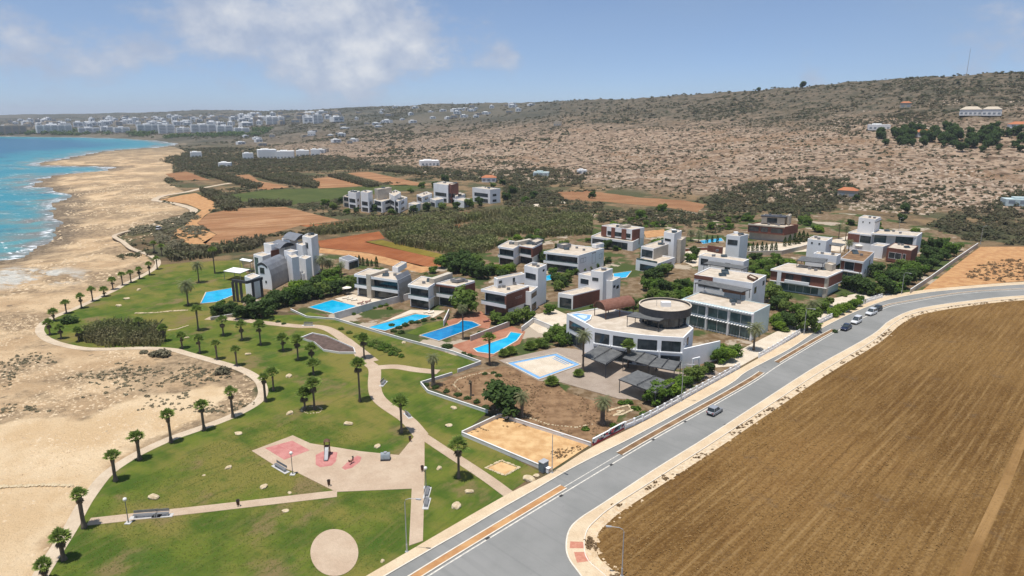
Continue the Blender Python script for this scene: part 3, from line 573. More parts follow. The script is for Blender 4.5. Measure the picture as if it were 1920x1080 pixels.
    def win(s, q, side, t0, t1, z0, z1, cols=2, frame=M_DARK, glass=None, name='window', rows=1):
        glass = glass or M_GLASS; a, t, n, ln = s.face(q, side); w = .07; mb = MB(); d0, d1 = t0 * ln, t1 * ln
        def bar(u0, u1, za, zb, pr):
            P = [a + t * u0 - n * .1, a + t * u1 - n * .1, a + t * u1 + n * pr, a + t * u0 + n * pr]; mb.prism([tuple(p) for p in P], za, zb)
        bar(d0, d1, z0, z0 + w, .06); bar(d0, d1, z1 - w, z1, .06)
        for k in range(cols + 1):
            c = d0 + (d1 - d0 - w) * k / cols; bar(c, c + w, z0 + w, z1 - w, .055)
        for k in range(1, rows):
            zz = z0 + (z1 - z0) * k / rows; bar(d0 + w, d1 - w, zz - .03, zz + .03, .05)
        f = mb.build(name, frame, s.e)
        for k in range(cols):
            u0 = d0 + (d1 - d0) * k / cols + w * .5; u1 = d0 + (d1 - d0) * (k + 1) / cols - w * .5; g = MB()
            g.prism([tuple(a + t * u0 - n * .05), tuple(a + t * u1 - n * .05), tuple(a + t * u1 + n * .02), tuple(a + t * u0 + n * .02)], z0 + w * .5, z1 - w * .5); g.build('pane', glass, f)
        return f
    def balustrade(s, q, side, t0, t1, z0, h=.95, mat=None):
        s.slab(q, side, t0, t1, z0, z0 + h, -.06, -.02, mat or M_TEAL, 'glass_balustrade')
    def pergola(s, L, F, Rr, z1, z0=0., mat=None, posts=((0, 0), (1, 0), (1, 1), (0, 1)), slats=10, name='pergola', post=None):
        mat = mat or M_SHADE; post = post or M_DARK; q = [np.array(p) for p in s.quad(L, F, Rr, z1)]; Lp, Fp, Rp, Bp = q
        P = lambda u, w: Fp + (Lp - Fp) * u + (Rp - Fp) * w
        mb = MB(); w = .1
        for (a, b) in ((Lp, Fp), (Fp, Rp), (Rp, Bp), (Bp, Lp)):
            t = (b - a) / np.linalg.norm(b - a); n = np.array([-t[1], t[0]]) * w / 2; mb.prism([tuple(a + n), tuple(b + n), tuple(b - n), tuple(a - n)], z1 - .16, z1)
        o = mb.build(name, post, s.e)
        mb = MB()
        for k in range(slats):
            w0, w1 = (k + .02) / slats, (k + .95) / slats; mb.prism([tuple(P(0, w0)), tuple(P(1, w0)), tuple(P(1, w1)), tuple(P(0, w1))], z1 + .005, z1 + .05)
        mb.build('louvre_roof', mat, o)
        for (u, v) in posts:
            c = P(.02 + .96 * u, .02 + .96 * v); mb = MB(); mb.box(c[0] - .07, c[0] + .07, c[1] - .07, c[1] + .07, z0, z1 - .16); mb.build('post', post, o)
        return o
    def chimney(s, u, v, z0, z1, w=.8, mat=None, name='roof_box'):
        p = s.loc(s.px(u, v, z0)); mb = MB(); mb.box(p[0] - w / 2, p[0] + w / 2, p[1] - w / 2, p[1] + w / 2, z0, z1); return mb.build(name, mat or M_WHITE, s.e)
    def aircon(s, u, v, z0):
        p = s.loc(s.px(u, v, z0)); mb = MB(); mb.box(p[0] - .5, p[0] + .5, p[1] - .2, p[1] + .2, z0 + .05, z0 + .75); mb.lathe([(.25, z0 + .76), (.25, z0 + .78), (0, z0 + .78)], 10, 0, p); mb.build('air_conditioner', M_GREY, s.e)
Z1 = (400, 400, 4.8); Z2 = (740, 400, 4.8); Z3 = (1080, 380, 4.8); Z4 = (1400, 380, 4.8); Z5 = (1000, 540, 4.0); Z6 = (560, 300, 3.84)
def balcony_villa(v, L, F, Rr, H, fl=3.2, fascia=.75, inl=1.5, inr=.4, fin=None, right=None, wl=3, band=.95, lmat=None, roof=M_CEIL):
    """flat roofed storeys: wide roof slab, glazed set-back rooms, solid white balcony band"""
    q = v.quad(L, F, Rr, H); core = v.inset(q, inl, inr)
    v.qblock(core, 0, H - fascia, lmat or M_WHITE, 'core_wall', None)
    v.qblock(q, H - fascia, H, M_WHITE, 'roof_slab', roof, .3)
    v.qblock(q, fl - .35, fl, M_WHITE, 'floor_slab', None)
    v.slab(q, 'l', 0, 1, fl + .001, fl + band - .3, -.15, -.002, M_WHITE, 'balcony_parapet')
    v.balustrade(q, 'l', .01, .99, fl + band - .3, .35)
    v.win(core, 'l', .04, .97, fl + .15, H - fascia - .12, wl); v.win(core, 'l', .04, .97, .15, fl - .45, wl)
    if right is not None: v.slab(q, 'r', right[0], right[1], right[2], right[3], -.5, .06, right[4], 'cladding_panel')
    return q, core
def add_villas():
    # -- V2
    v = Villa('two storey white villa with curved metal screen beside the square pool', (1400, 775), Z1)
    q, c = balcony_villa(v, (1265, 548), (1655, 602), (1775, 545), 7.0, wl=4)
    v.slab(q, 'l', .30, .40, 0, 7.6, -9, .25, M_BEIGE, 'fin_wall')
    mb = MB(); a, t, n, ln = v.face(q, 'r'); prof = [(0, .9), (1.2, .7), (2.6, .75), (4.2, .62), (5.8, .35), (7.2, -.1), (8.2, -.75)]
    for i in range(14):
        u0, u1 = ln * .02 + i * ln * .96 / 14, ln * .02 + (i + .86) * ln * .96 / 14
        for (z0, d0), (z1, d1) in zip(prof[:-1], prof[1:]):
            P = [a + t * u0 + n * d0, a + t * u1 + n * d0, a + t * u1 + n * d1, a + t * u0 + n * d1]
            vv = [(*p, z) for p, z in zip(P, (z0, z0, z1, z1))] + [(*(p - n * .08), z) for p, z in zip(P, (z0, z0, z1, z1))]
            mb.add(vv, [(0, 1, 2, 3), (7, 6, 5, 4), (0, 3, 7, 4), (1, 5, 6, 2), (0, 4, 5, 1), (3, 2, 6, 7)])
    mb.build('curved_screen', M_SILVER, v.e)
    v.block((1610, 480), (1660, 488), (1740, 440), 6.9, 8.6, M_WHITE, 'roof_room'); v.aircon(1560, 540, 7.0)
    # -- V3
    v = Villa('white villa with beige fin wall and red band facing the turquoise pool', (300, 872), Z2)
    balcony_villa(v, (118, 640), (300, 668), (415, 590), 7.0, wl=2)
    q, c = balcony_villa(v, (372, 628), (560, 655), (722, 606), 6.9, inl=1.2, wl=2, right=(0, 1, 3.2, 6.3, M_BRICK))
    v.slab(q, 'l', 0, 1, 6.05, 6.6, -.2, .05, M_BRICK, 'brick_band')
    v.slab(q, 'l', -.27, -.03, 0, 8.2, -9, .55, M_BEIGE, 'fin_wall'); v.block((500, 590), (560, 600), (640, 585), 6.9, 7.7, M_GREY, 'roof_plant')
    # -- V4
    v = Villa('white villa with brick clad side, roof room and tall white stair tower', (1003, 905), Z2)
    q, c = balcony_villa(v, (775, 682), (1003, 722), (1210, 652), 7.6, fl=3.7, wl=2, inl=1.8, right=(0, 1, 3.0, 7.2, M_BRICK))
    v.win(v.quad((775, 682), (1003, 722), (1210, 652), 7.6), 'r', .38, .68, 5.1, 5.6, 1, M_WHITE)
    qb = v.block((893, 575), (925, 592), (1172, 545), 7.4, 10.0, M_WHITE, 'roof_room')[0]; v.win(qb, 'r', .05, .16, 8.6, 9.4, 1); v.win(qb, 'r', .55, .63, 7.6, 9.5, 1, name='door')
    qt = v.block((1167, 468), (1290, 494), (1367, 460), 0, 11.6, M_WHITE, 'stair_tower')[0]; v.win(qt, 'l', .1, .85, 7.9, 9.6, 2)
    v.win(qt, 'r', .55, .75, 9.9, 10.5, 1)
    qr = v.block((1100, 690), (1225, 706), (1290, 660), 0, 6.4, M_WHITE, 'side_wing')[0]; v.win(qr, 'r', .1, .8, 4.2, 5.6, 2); v.win(qr, 'r', .15, .75, .3, 2.4, 2); v.win(qr, 'l', .5, .95, .3, 2.4, 1)
    v.chimney(1260, 460, 11.5, 12.0, 1.6, M_GREY); v.aircon(1080, 640, 7.5)
    # -- V5
    v = Villa('low brick villa with slim white tower behind the barrel roof', (1605, 880), Z2)
    q = v.block((1470, 716), (1606, 736), (1872, 672), 0, 4.4, M_WHITE, 'low_wing')[0]
    v.slab(q, 'r', 0, 1, .2, 4.1, -.3, .06, M_BRICK, 'cladding_panel'); v.win(q, 'l', .12, .9, .2, 3.2, 2); v.win(q, 'r', .2, .34, 1.6, 2.4, 1); v.win(q, 'r', .55, .65, 1.8, 2.6, 1)
    v.zf = Z3
    qb = v.block((22, 640), (150, 662), (240, 640), 0, 7.8, M_WHITE, 'upper_block')[0]; v.win(qb, 'l', .15, .75, 4.8, 6.6, 1, M_WHITE)
    qt = v.block((135, 612), (246, 625), (332, 592), 0, 9.6, M_WHITE, 'stair_tower')[0]; v.win(qt, 'l', .12, .62, 6.6, 7.6, 3)
    qs = v.block((240, 700), (330, 705), (402, 668), 0, 6.6, M_WHITE, 'side_wing')[0]; v.win(qs, 'r', .1, .35, 4.2, 5.0, 1); v.win(qs, 'r', .5, .8, 3.4, 4.4, 1); v.chimney(250, 600, 9.5, 9.9, 1.5, M_GREY)
    # -- V8
    v = Villa('white two storey villa with beige fin wall at the edge of the reeds', (1065, 480), Z2)
    balcony_villa(v, (928, 296), (1068, 318), (1165, 262), 7.0, wl=2)
    q, c = balcony_villa(v, (1120, 288), (1240, 308), (1330, 262), 6.9, inl=1.1, wl=2, right=(0, 1, 3.2, 6.3, M_BRICK)); v.slab(q, 'l', 0, 1, 6.05, 6.6, -.2, .05, M_BRICK, 'brick_band')
    v.slab(q, 'l', -.32, -.04, 0, 8.2, -8, .5, M_BEIGE, 'fin_wall'); v.block((1215, 245), (1270, 262), (1340, 235), 6.9, 7.8, M_GREY, 'roof_plant')
    # -- V9
    v = Villa('long white villa with wraparound balcony and small blue roof box', (1655, 520), Z2)
    q, c = balcony_villa(v, (1340, 345), (1655, 380), (1885, 312), 7.0, wl=5, inr=.02); v.slab(q, 'r', 0, .97, 0, 6.2, -.4, .03, M_WHITE, 'side_wall')
    v.win(q, 'r', .08, .28, 4.0, 5.6, 2); v.win(q, 'r', .52, .66, 2.5, 6.4, 1, M_WOOD, M_TEAL); v.win(q, 'r', .8, .92, 3.5, 5.2, 1)
    v.block((1460, 275), (1520, 285), (1590, 272), 7.0, 8.3, M_GREY, 'roof_box'); v.block((1775, 275), (1815, 285), (1885, 268), 6.9, 8.2, M_WHITE, 'roof_room')
    # -- V10
    v = Villa('white villa with four dark red brick piers at the back of the estate', (515, 410), Z3)
    q = v.block((137, 300), (512, 352), (612, 300), 0, 4.0, M_WHITE, 'lower_storey', parapet=.5)[0]; v.win(q, 'l', .03, .88, .3, 3.1, 6)
    q = v.block((232, 205), (505, 240), (616, 222), 4.0, 8.4, M_WHITE, 'upper_storey')[0]; v.win(q, 'l', .2, .96, 4.6, 6.4, 6)
    for a, b in ((0, .17), (.34, .45), (.68, .82)): v.slab(q, 'l', a, b, 3.9, 8.1, -.1, .35, M_BRICK, 'brick_pier')
    v.slab(q, 'r', 0, .6, 1.5, 8.1, -.1, .3, M_BRICK, 'brick_pier'); v.block((385, 200), (430, 208), (495, 198), 8.3, 9.3, M_BEIGE, 'roof_box')
    # -- V11
    v = Villa('white and sandstone villa with tall square tower', (720, 600), Z3)
    q = v.block((585, 392), (702, 412), (887, 350), 3.4, 7.6, M_WHITE, 'upper_storey')[0]; v.slab(q, 'r', 0, 1, 3.5, 7.4, -.2, .07, M_BEIGE, 'sandstone_panel'); v.win(q, 'l', .08, .92, 3.9, 6.6, 3)
    v.win(q, 'r', .32, .55, 5.2, 5.7, 1); v.win(q, 'r', .84, .96, 5.0, 5.5, 1)
    q = v.block((540, 512), (735, 548), (890, 492), 0, 3.9, M_WHITE, 'lower_storey', parapet=.5)[0]; v.win(q, 'l', .2, .9, .3, 2.7, 3); v.win(q, 'r', .3, .8, .3, 2.7, 2); v.balustrade(q, 'l', .02, .98, 3.9, .7)
    q = v.block((792, 262), (886, 278), (952, 250), 0, 11.8, M_WHITE, 'stair_tower')[0]; v.win(q, 'l', .12, .7, 8.5, 9.4, 3)
    q = v.block((900, 330), (948, 338), (992, 308), 0, 9.0, M_BEIGE, 'rear_wing')[0]; v.chimney(880, 252, 11.7, 12.2, 1.6)
    # -- V12
    v = Villa('white villa with wide roof slab, dark pergola terrace and tower behind the conservatory house', (1400, 660), Z3)
    q = v.block((1107, 472), (1510, 530), (1558, 508), 0, 7.4, M_WHITE, 'main_block', parapet=.25)[0]; v.win(q, 'l', .05, .22, 4.2, 6.4, 2); v.win(q, 'l', .6, .72, 3.9, 6.1, 1)
    q = v.block((1355, 290), (1478, 302), (1552, 284), 0, 11.8, M_WHITE, 'stair_tower')[0]; v.win(q, 'l', .12, .85, 8.3, 10.2, 3); v.slab(v.quad((1185, 372), (1320, 395), (1330, 380), 8.0), 'l', 0, 1, 5.2, 7.6, -.3, 0, M_BRICK, 'brick_wall')
    v.pergola((1145, 548), (1500, 600), (1555, 575), 6.2, 3.6, slats=4); v.aircon(1270, 440, 7.3); v.chimney(1440, 272, 11.7, 12.1, 1.5)
    # -- V7
    v = Villa('large white terraced villa with two storey aqua glass conservatory', (1600, 1180), Z3)
    qc = v.block((962, 862), (1600, 992), (1748, 918), 0, 7.2, M_AQUA, 'conservatory', M_CEIL, .2)[0]
    for a, b in ((.12, .35), (.38, .66), (.69, .985)):
        v.win(qc, 'l', a, b, 3.75, 6.3, 2, M_WHITE, M_TEAL); v.win(qc, 'l', a, b, .3, 3.1, 2, M_WHITE, M_TEAL)
    for a in (.355, .665, .985): v.slab(qc, 'l', a, a + .022, 0, 7.0, -.05, .5, M_WHITE, 'column')
    v.slab(qc, 'l', -.01, 1.0, 6.75, 7.05, 0, .9, M_WHITE, 'canopy_beam')
    for k in range(26): v.slab(qc, 'l', k / 26, k / 26 + .02, 3.35, 3.5, .02, 1.1, M_WHITE, 'louvre_fin')
    for k in range(26): v.slab(qc, 'l', k / 26, k / 26 + .02, 7.06, 7.12, -.6, 1.0, M_AQUA, 'canopy_fin')
    q = v.block((1066, 645), (1592, 724), (1714, 652), 0, 10.8, M_WHITE, 'main_block')[0]; v.slab(q, 'l', 0, .33, 9.6, 10.7, -.1, .08, M_BRICK, 'brick_band')
    v.win(q, 'l', .08, .46, 7.6, 9.4, 3); v.win(q, 'l', .5, .54, 7.4, 9.3, 1, name='door'); v.win(q, 'r', .15, .3, 7.4, 9.2, 1); v.win(q, 'r', .75, .88, 8.3, 9.6, 1)
    v.slab(q, 'l', .54, .9, 7.3, 8.2, .2, .9, M_WOOD, 'terrace_seat'); v.pergola((1066, 722), (1492, 806), (1576, 778), 9.7, 7.2, slats=5)
    v.block((1540, 660), (1612, 690), (1640, 672), 10.7, 11.3, M_WOOD, 'planter')
    # -- V13
    v = Villa('brown stone villa with dark flat penthouse behind the cypresses', (345, 310), Z4)
    q = v.block((15, 190), (345, 218), (466, 194), 3.2, 7.0, M_BRICK, 'upper_storey', parapet=.5)[0]; v.win(q, 'l', .02, .3, 4.0, 6.0, 2); v.win(q, 'l', .36, .55, 4.0, 6.0, 2); v.win(q, 'l', .64, .95, 4.0, 6.0, 2)
    v.qblock(v.inset(q, 1.5, .5), 0, 3.2, M_BEIGE, 'lower_storey', None); v.slab(q, 'l', 0, 1, 6.5, 7.05, -.2, .4, M_BEIGE, 'roof_fascia')
    q = v.block((135, 118), (345, 130), (372, 112), 6.9, 10.2, M_BEIGE, 'penthouse', M_DARK, .25)[0]; v.win(q, 'l', .25, .68, 7.2, 9.5, 2); v.slab(q, 'l', -.03, 1.05, 9.9, 10.3, -3, .8, M_DARK, 'penthouse_roof'); v.block((365, 110), (385, 118), (406, 104), 6.9, 11., M_BEIGE, 'chimney_wall')
    # -- V14
    v = Villa('brick banded villa with roof terrace, dark shade roof and palms in front', (720, 800), Z4)
    q = v.quad((215, 598), (728, 668), (872, 606), 6.8); core = v.inset(q, 1.4, 1.0)
    v.qblock(core, 0, 3.2, M_AQUA, 'lower_storey', None); v.qblock(v.inset(q, .35, .15), 3.2, 6.3, M_BRICK, 'brick_storey', None); v.qblock(q, 6.3, 6.8, M_WHITE, 'roof_slab', M_CEIL, .15); v.qblock(q, 3.0, 3.2, M_WHITE, 'floor_slab', None)
    for a, b in ((.28, .42), (.56, .72)): v.win(v.inset(q, .35, .15), 'l', a, b, 3.4, 5.9, 2)
    v.slab(q, 'l', .13, .2, 0, 6.28, -1.3, -.02, M_WHITE, 'column'); v.slab(q, 'r', .02, .12, 0, 6.29, -1, -.01, M_BEIGE, 'column'); v.slab(q, 'l', .27, .7, 3.2, 4.1, -.3, .05, M_WHITE, 'balcony_parapet')
    v.win(core, 'l', .2, .9, .3, 2.6, 5, M_WHITE, M_TEAL); v.pergola((450, 520), (690, 545), (730, 505), 9.0, 6.8, slats=4)
    q = v.block((600, 455), (812, 480), (850, 460), 6.8, 10.0, M_WHITE, 'penthouse')[0]; v.block((705, 545), (770, 560), (806, 545), 6.8, 8.8, M_BEIGE, 'stone_block'); q = v.block((550, 325), (718, 345), (772, 315), 0, 12.2, M_WHITE, 'stair_tower')[0]
    v.win(q, 'l', .2, .3, 10.6, 11.2, 1); v.win(q, 'l', .6, .7, 10.6, 11.2, 1)
    # -- V15
    v = Villa('white villa with planted roof garden between the two brick villas', (1085, 700), Z4)
    q = v.quad((845, 500), (1052, 532), (1150, 442), 7.2); v.qblock(v.inset(q, .9, .05), 0, 6.5, M_WHITE, 'core_wall', None); v.qblock(q, 6.5, 7.2, M_WHITE, 'roof_slab', M_DRY, .25)
    c = v.inset(q, .9, .05); v.win(c, 'l', .2, .6, 3.5, 6.2, 2); v.slab(c, 'l', .62, .95, 3.3, 6.4, -.1, .1, M_BRICK, 'brick_panel'); v.slab(c, 'l', .02, .18, 3.3, 6.4, -.1, .1, M_BRICK, 'brick_panel'); v.qblock(q, 2.9, 3.2, M_WHITE, 'floor_slab', None); v.win(c, 'l', .1, .9, .2, 2.6, 3, M_WHITE, M_TEAL)
    v.win(q, 'r', .25, .3, 2.0, 3.6, 1); v.win(q, 'r', .6, .66, 4.0, 5.6, 1); v.pergola((715, 375), (850, 392), (890, 372), 10.2, 7.2, slats=4, post=M_DARK)
    # -- V16
    v = Villa('big white framed villa with dark brick box at the right end of the estate', (1500, 560), Z4)
    q = v.block((915, 265), (1130, 290), (1250, 245), 0, 7.2, M_WHITE, 'left_wing')[0]; v.slab(q, 'l', 0, .5, 3.4, 6.7, -.1, .1, M_BRICK, 'brick_panel'); v.win(q, 'l', .52, .97, 3.6, 6.5, 2)
    q = v.block((1010, 132), (1160, 150), (1207, 128), 0, 13.2, M_WHITE, 'stair_tower')[0]; v.slab(q, 'r', -.1, 1.0, 12.0, 12.4, 0, .7, M_GREY, 'canopy'); v.win(q, 'l', .25, .32, 11.2, 11.8, 1); v.win(q, 'l', .65, .72, 11.2, 11.8, 1)
    q = v.quad((1120, 275), (1535, 300), (1582, 268), 8.0); v.qblock(v.inset(q, 3.2, 1.0), 0, 7.4, M_WHITE, 'core_wall', None); v.qblock(q, 7.4, 8.0, M_WHITE, 'roof_slab', M_CEIL, .2); c = v.inset(q, 3.2, 1.0)
    v.win(c, 'l', .05, .33, 3.9, 6.9, 2, glass=M_TEAL); v.win(c, 'l', .55, .95, 3.9, 6.9, 3, glass=M_TEAL); v.win(c, 'l', .05, .45, .3, 2.8, 3, glass=M_TEAL); v.slab(q, 'r', 0, 1, 0, 7.39, -1.2, -.01, M_WHITE, 'end_wall')
    q = v.block((1265, 402), (1485, 432), (1545, 388), .4, 5.6, M_BRICK, 'brick_box', M_CEIL, .2)[0]; v.win(q, 'l', .1, .62, 1.6, 4.0, 2, M_WHITE); v.win(q, 'l', .68, .8, 1.4, 4.0, 1, M_WHITE)
    v.block((1115, 380), (1230, 395), (1290, 372), 0, 4.9, M_WHITE, 'balcony_block', parapet=.6)
    # -- garage hut behind the silver villa
    v = Villa('small flat roofed white garage with a dark door behind the silver villa', (1215, 500), Z1, 'garage', 'garage')
    q = v.block((1130, 400), (1215, 432), (1305, 405), 0, 3.2, M_WHITE, 'wall_block', M_GREY, .15)[0]; v.win(q, 'r', .06, .94, .1, 2.6, 2, M_DARK, name='garage_door')
def round_villa():
    """the house nearest the road: bowed white front, drum tower, barrel roof"""
    v = Villa('white bowed villa with dark round roof drum nearest the road', (1115, 600), Z5, 'villa')
    P = lambda u, w, z: v.loc(v.px(u, w, z))
    H = 7.3
    foot = [P(250, 192, H), P(400, 268, H), P(452, 300, H), P(585, 322, H), P(770, 348, H), P(950, 362, H), P(1128, 372, H), P(1202, 300, H)]
    r = np.array(foot[-1]); back = [tuple(r + np.array((-1.5, 7.5))), (P(520, 170, H)[0], P(520, 170, H)[1] + 3)]
    foot += back
    FOOT.append([(a + v.o[0], b + v.o[1]) for a, b in foot]); mb = MB(); mb.prism(foot, 0, H - .35); wall = mb.build('wall_block', M_WHITE, v.e)
    n = len(foot); c = np.mean(foot, 0); inner = []
    for i in range(n):
        a, b, d = (np.array(foot[(i + k) % n]) for k in (-1, 0, 1)); t1 = (b - a) / np.linalg.norm(b - a); t2 = (d - b) / np.linalg.norm(d - b); nn = np.array([-t1[1], t1[0]]) + np.array([-t2[1], t2[0]]); nn /= np.linalg.norm(nn)
        if area2(foot) < 0: nn = -nn
        inner.append(tuple(b + nn * .3))
    mb = MB()
    for i in range(n): j = (i + 1) % n; mb.prism([foot[i], foot[j], inner[j], inner[i]], H - .35, H)
    mb.build('parapet', M_WHITE, wall); mb = MB(); mb.prism(inner, H - .35, H - .31); mb.build('roof_surface', M_CEIL, wall)
    # bowed row of windows, upper and lower
    for i in range(2, 6):
        q = [foot[i], foot[i + 1], tuple(np.array(foot[i + 1]) + (0, 4)), tuple(np.array(foot[i]) + (0, 4))]
        v.win(q, 'l', .08, .9, 3.9, 6.3, 2); v.win(q, 'l', .08, .9, .3, 2.9, 2)
        v.slab(q, 'l', .02, .98, 3.55, 3.8, 0, .25, M_WHITE, 'sill')
    q = [foot[6], foot[7], (foot[7][0] - 3, foot[7][1]), (foot[6][0] - 3, foot[6][1])]
    v.win(q, 'l', .35, .5, 4.6, 6.4, 1)
    q = [foot[0], foot[1], (foot[1][0] + 3, foot[1][1] + 3), (foot[0][0] + 3, foot[0][1] + 3)]
    v.win(q, 'l', .2, .9, .2, 2.9, 2, M_GREY); v.win(q, 'l', .15, .92, 3.9, 6.0, 2)
    # roof pool
    pq = [P(275, 200, H), P(390, 258, H), P(430, 235, H), P(440, 205, H), P(330, 192, H)]
    mb = MB(); mb.prism(pq, H - .3, H + .12); o = mb.build('roof_pool', M_WHITE, v.e); cc = np.mean(pq, 0)
    mb = MB(); mb.prism([tuple(np.array(p) + (cc - np.array(p)) * .1) for p in pq], H + .121, H + .13); mb.build('pool_tiling', M_POOLT, o)
    mb = MB(); mb.prism([tuple(np.array(p) + (cc - np.array(p)) * .5) for p in pq], H + .131, H + .14); mb.build('pool_floor', M_AQUA, o)
    # drum
    T = 11.4; a, b = np.array(P(795, 122, T)), np.array(P(1182, 122, T)); ctr = (a + b) / 2; rad = np.linalg.norm(b - a) / 2
    mb = MB(); mb.lathe([(rad * .8, T - 1.9), (rad, T - 1.9), (rad, T), (rad - .3, T), (rad - .3, T - .45), (0, T - .45)], 44, 0, ctr); dr = mb.build('drum_roof', [M_DARK], v.e)
    mb = MB(); mb.lathe([(rad - .31, T - .44), (0, T - .43)], 44, 0, ctr); mb.build('roof_surface', M_CEIL, dr); mb = MB(); mb.lathe([(rad * 1.005, T + .001), (rad * 1.005, T + .06), (rad - .28, T + .06)], 44, 0, ctr); mb.build('roof_rim', M_CEIL, dr)
    mb = MB(); mb.lathe([(rad * .82, 6.95), (rad * .82, T - 1.9)], 24, 0, ctr); gd = mb.build('glazed_drum', M_GLASS, v.e)
    for k in range(12):
        th = 2 * math.pi * k / 12; cx, cy = ctr[0] + rad * .84 * math.cos(th), ctr[1] + rad * .84 * math.sin(th); mb = MB(); mb.box(cx - .1, cx + .1, cy - .1, cy + .1, 6.95, T - 1.9); mb.build('mullion', M_DARK, gd)
    mb = MB(); mb.box(ctr[0] - 1, ctr[0] + 1.2, ctr[1] - .9, ctr[1] + .5, T - .43, T + .7); mb.build('roof_box', M_WHITE, v.e)
    mb = MB(); mb.tube([(ctr[0] - 2, ctr[1], T - .5), (ctr[0] - 2, ctr[1], T + 1.4)], .04); mb.build('antenna', M_GREY, v.e)
    # barrel roof pavilion: vault axis runs to the right and away
    z = 9.2; A = np.array(P(540, 175, z)); B = np.array(P(765, 130, z)); ax = (B - A); L = np.linalg.norm(ax); ax /= L; sd = np.array([-ax[1], ax[0]]); w = 4.6; mb = MB(); K = 12
    for s_ in (0, 1):
        for k in range(K + 1):
            th = math.pi * k / K
            for dr_ in (1, .93):
                p = A + ax * L * s_ + sd * (w / 2 - w / 2 * math.cos(th) * dr_); mb.v.append((p[0], p[1], z + 2.0 * math.sin(th) * dr_))
    def ix(s_, k, d): return s_ * (K + 1) * 2 + k * 2 + d
    for k in range(K):
        mb.f += [(ix(0, k, 0), ix(1, k, 0), ix(1, k + 1, 0), ix(0, k + 1, 0)), (ix(0, k + 1, 1), ix(1, k + 1, 1), ix(1, k, 1), ix(0, k, 1)), (ix(0, k, 1), ix(0, k, 0), ix(0, k + 1, 0), ix(0, k + 1, 1)), (ix(1, k, 0), ix(1, k, 1), ix(1, k + 1, 1), ix(1, k + 1, 0))]; mb.m += [0] * 4
    bo = mb.build('barrel_roof', M_RUST, v.e)
    mb = MB(); p0 = A + ax * .3; mb.add([(*(p0 + sd * (w / 2 - w / 2 * math.cos(math.pi * k / K) * .93)), z + 1.86 * math.sin(math.pi * k / K)) for k in range(K + 1)], [tuple(range(K + 1))]); mb.build('gable', M_WOOD, bo)
    for s_ in (.04, .5, .96):
        for e in (.05, .95):
            p = A + ax * L * s_ + sd * w * e; mb = MB(); mb.box(p[0] - .09, p[0] + .09, p[1] - .09, p[1] + .09, 6.95, z); mb.build('post', M_WOOD, bo)
    v.pergola((700, 210), (945, 250), (1005, 218), 9.6, 6.96, slats=6, posts=((0, 0), (1, 0), (1, 1), (0, 1)), name='roof_pergola')
    # garden wing towards the road: curved ramp wall with openings
    a = np.array(foot[6]); d = np.array(P(1420, 375, 5.2)) - a; t = d / np.linalg.norm(d); nn = np.array([t[1], -t[0]]); ln = np.linalg.norm(d) * .95
    top = [(0, 5.6), (.35, 5.4), (.6, 5.1), (1, 4.9)]
    mb = MB(); mb.prism([tuple(a + t * .1 + nn * .0), tuple(a + t * ln), tuple(a + t * ln - nn * .35), tuple(a + t * .1 - nn * .35)], 0, 4.6); mb.build('garden_wall', M_WHITE, v.e)
    mb = MB(); o2 = np.array(P(1190, 640, 0)); mb.prism([tuple(o2), tuple(o2 + t * 2.2), tuple(o2 + t * 2.2 - nn * .3), tuple(o2 - nn * .3)], 3.0, 3.4)
    for k in (0, 1.9): mb.prism([tuple(o2 + t * k), tuple(o2 + t * (k + .3)), tuple(o2 + t * (k + .3) - nn * .3), tuple(o2 + t * k - nn * .3)], 0, 3.0)
    mb.build('gate_frame', M_WHITE, v.e)
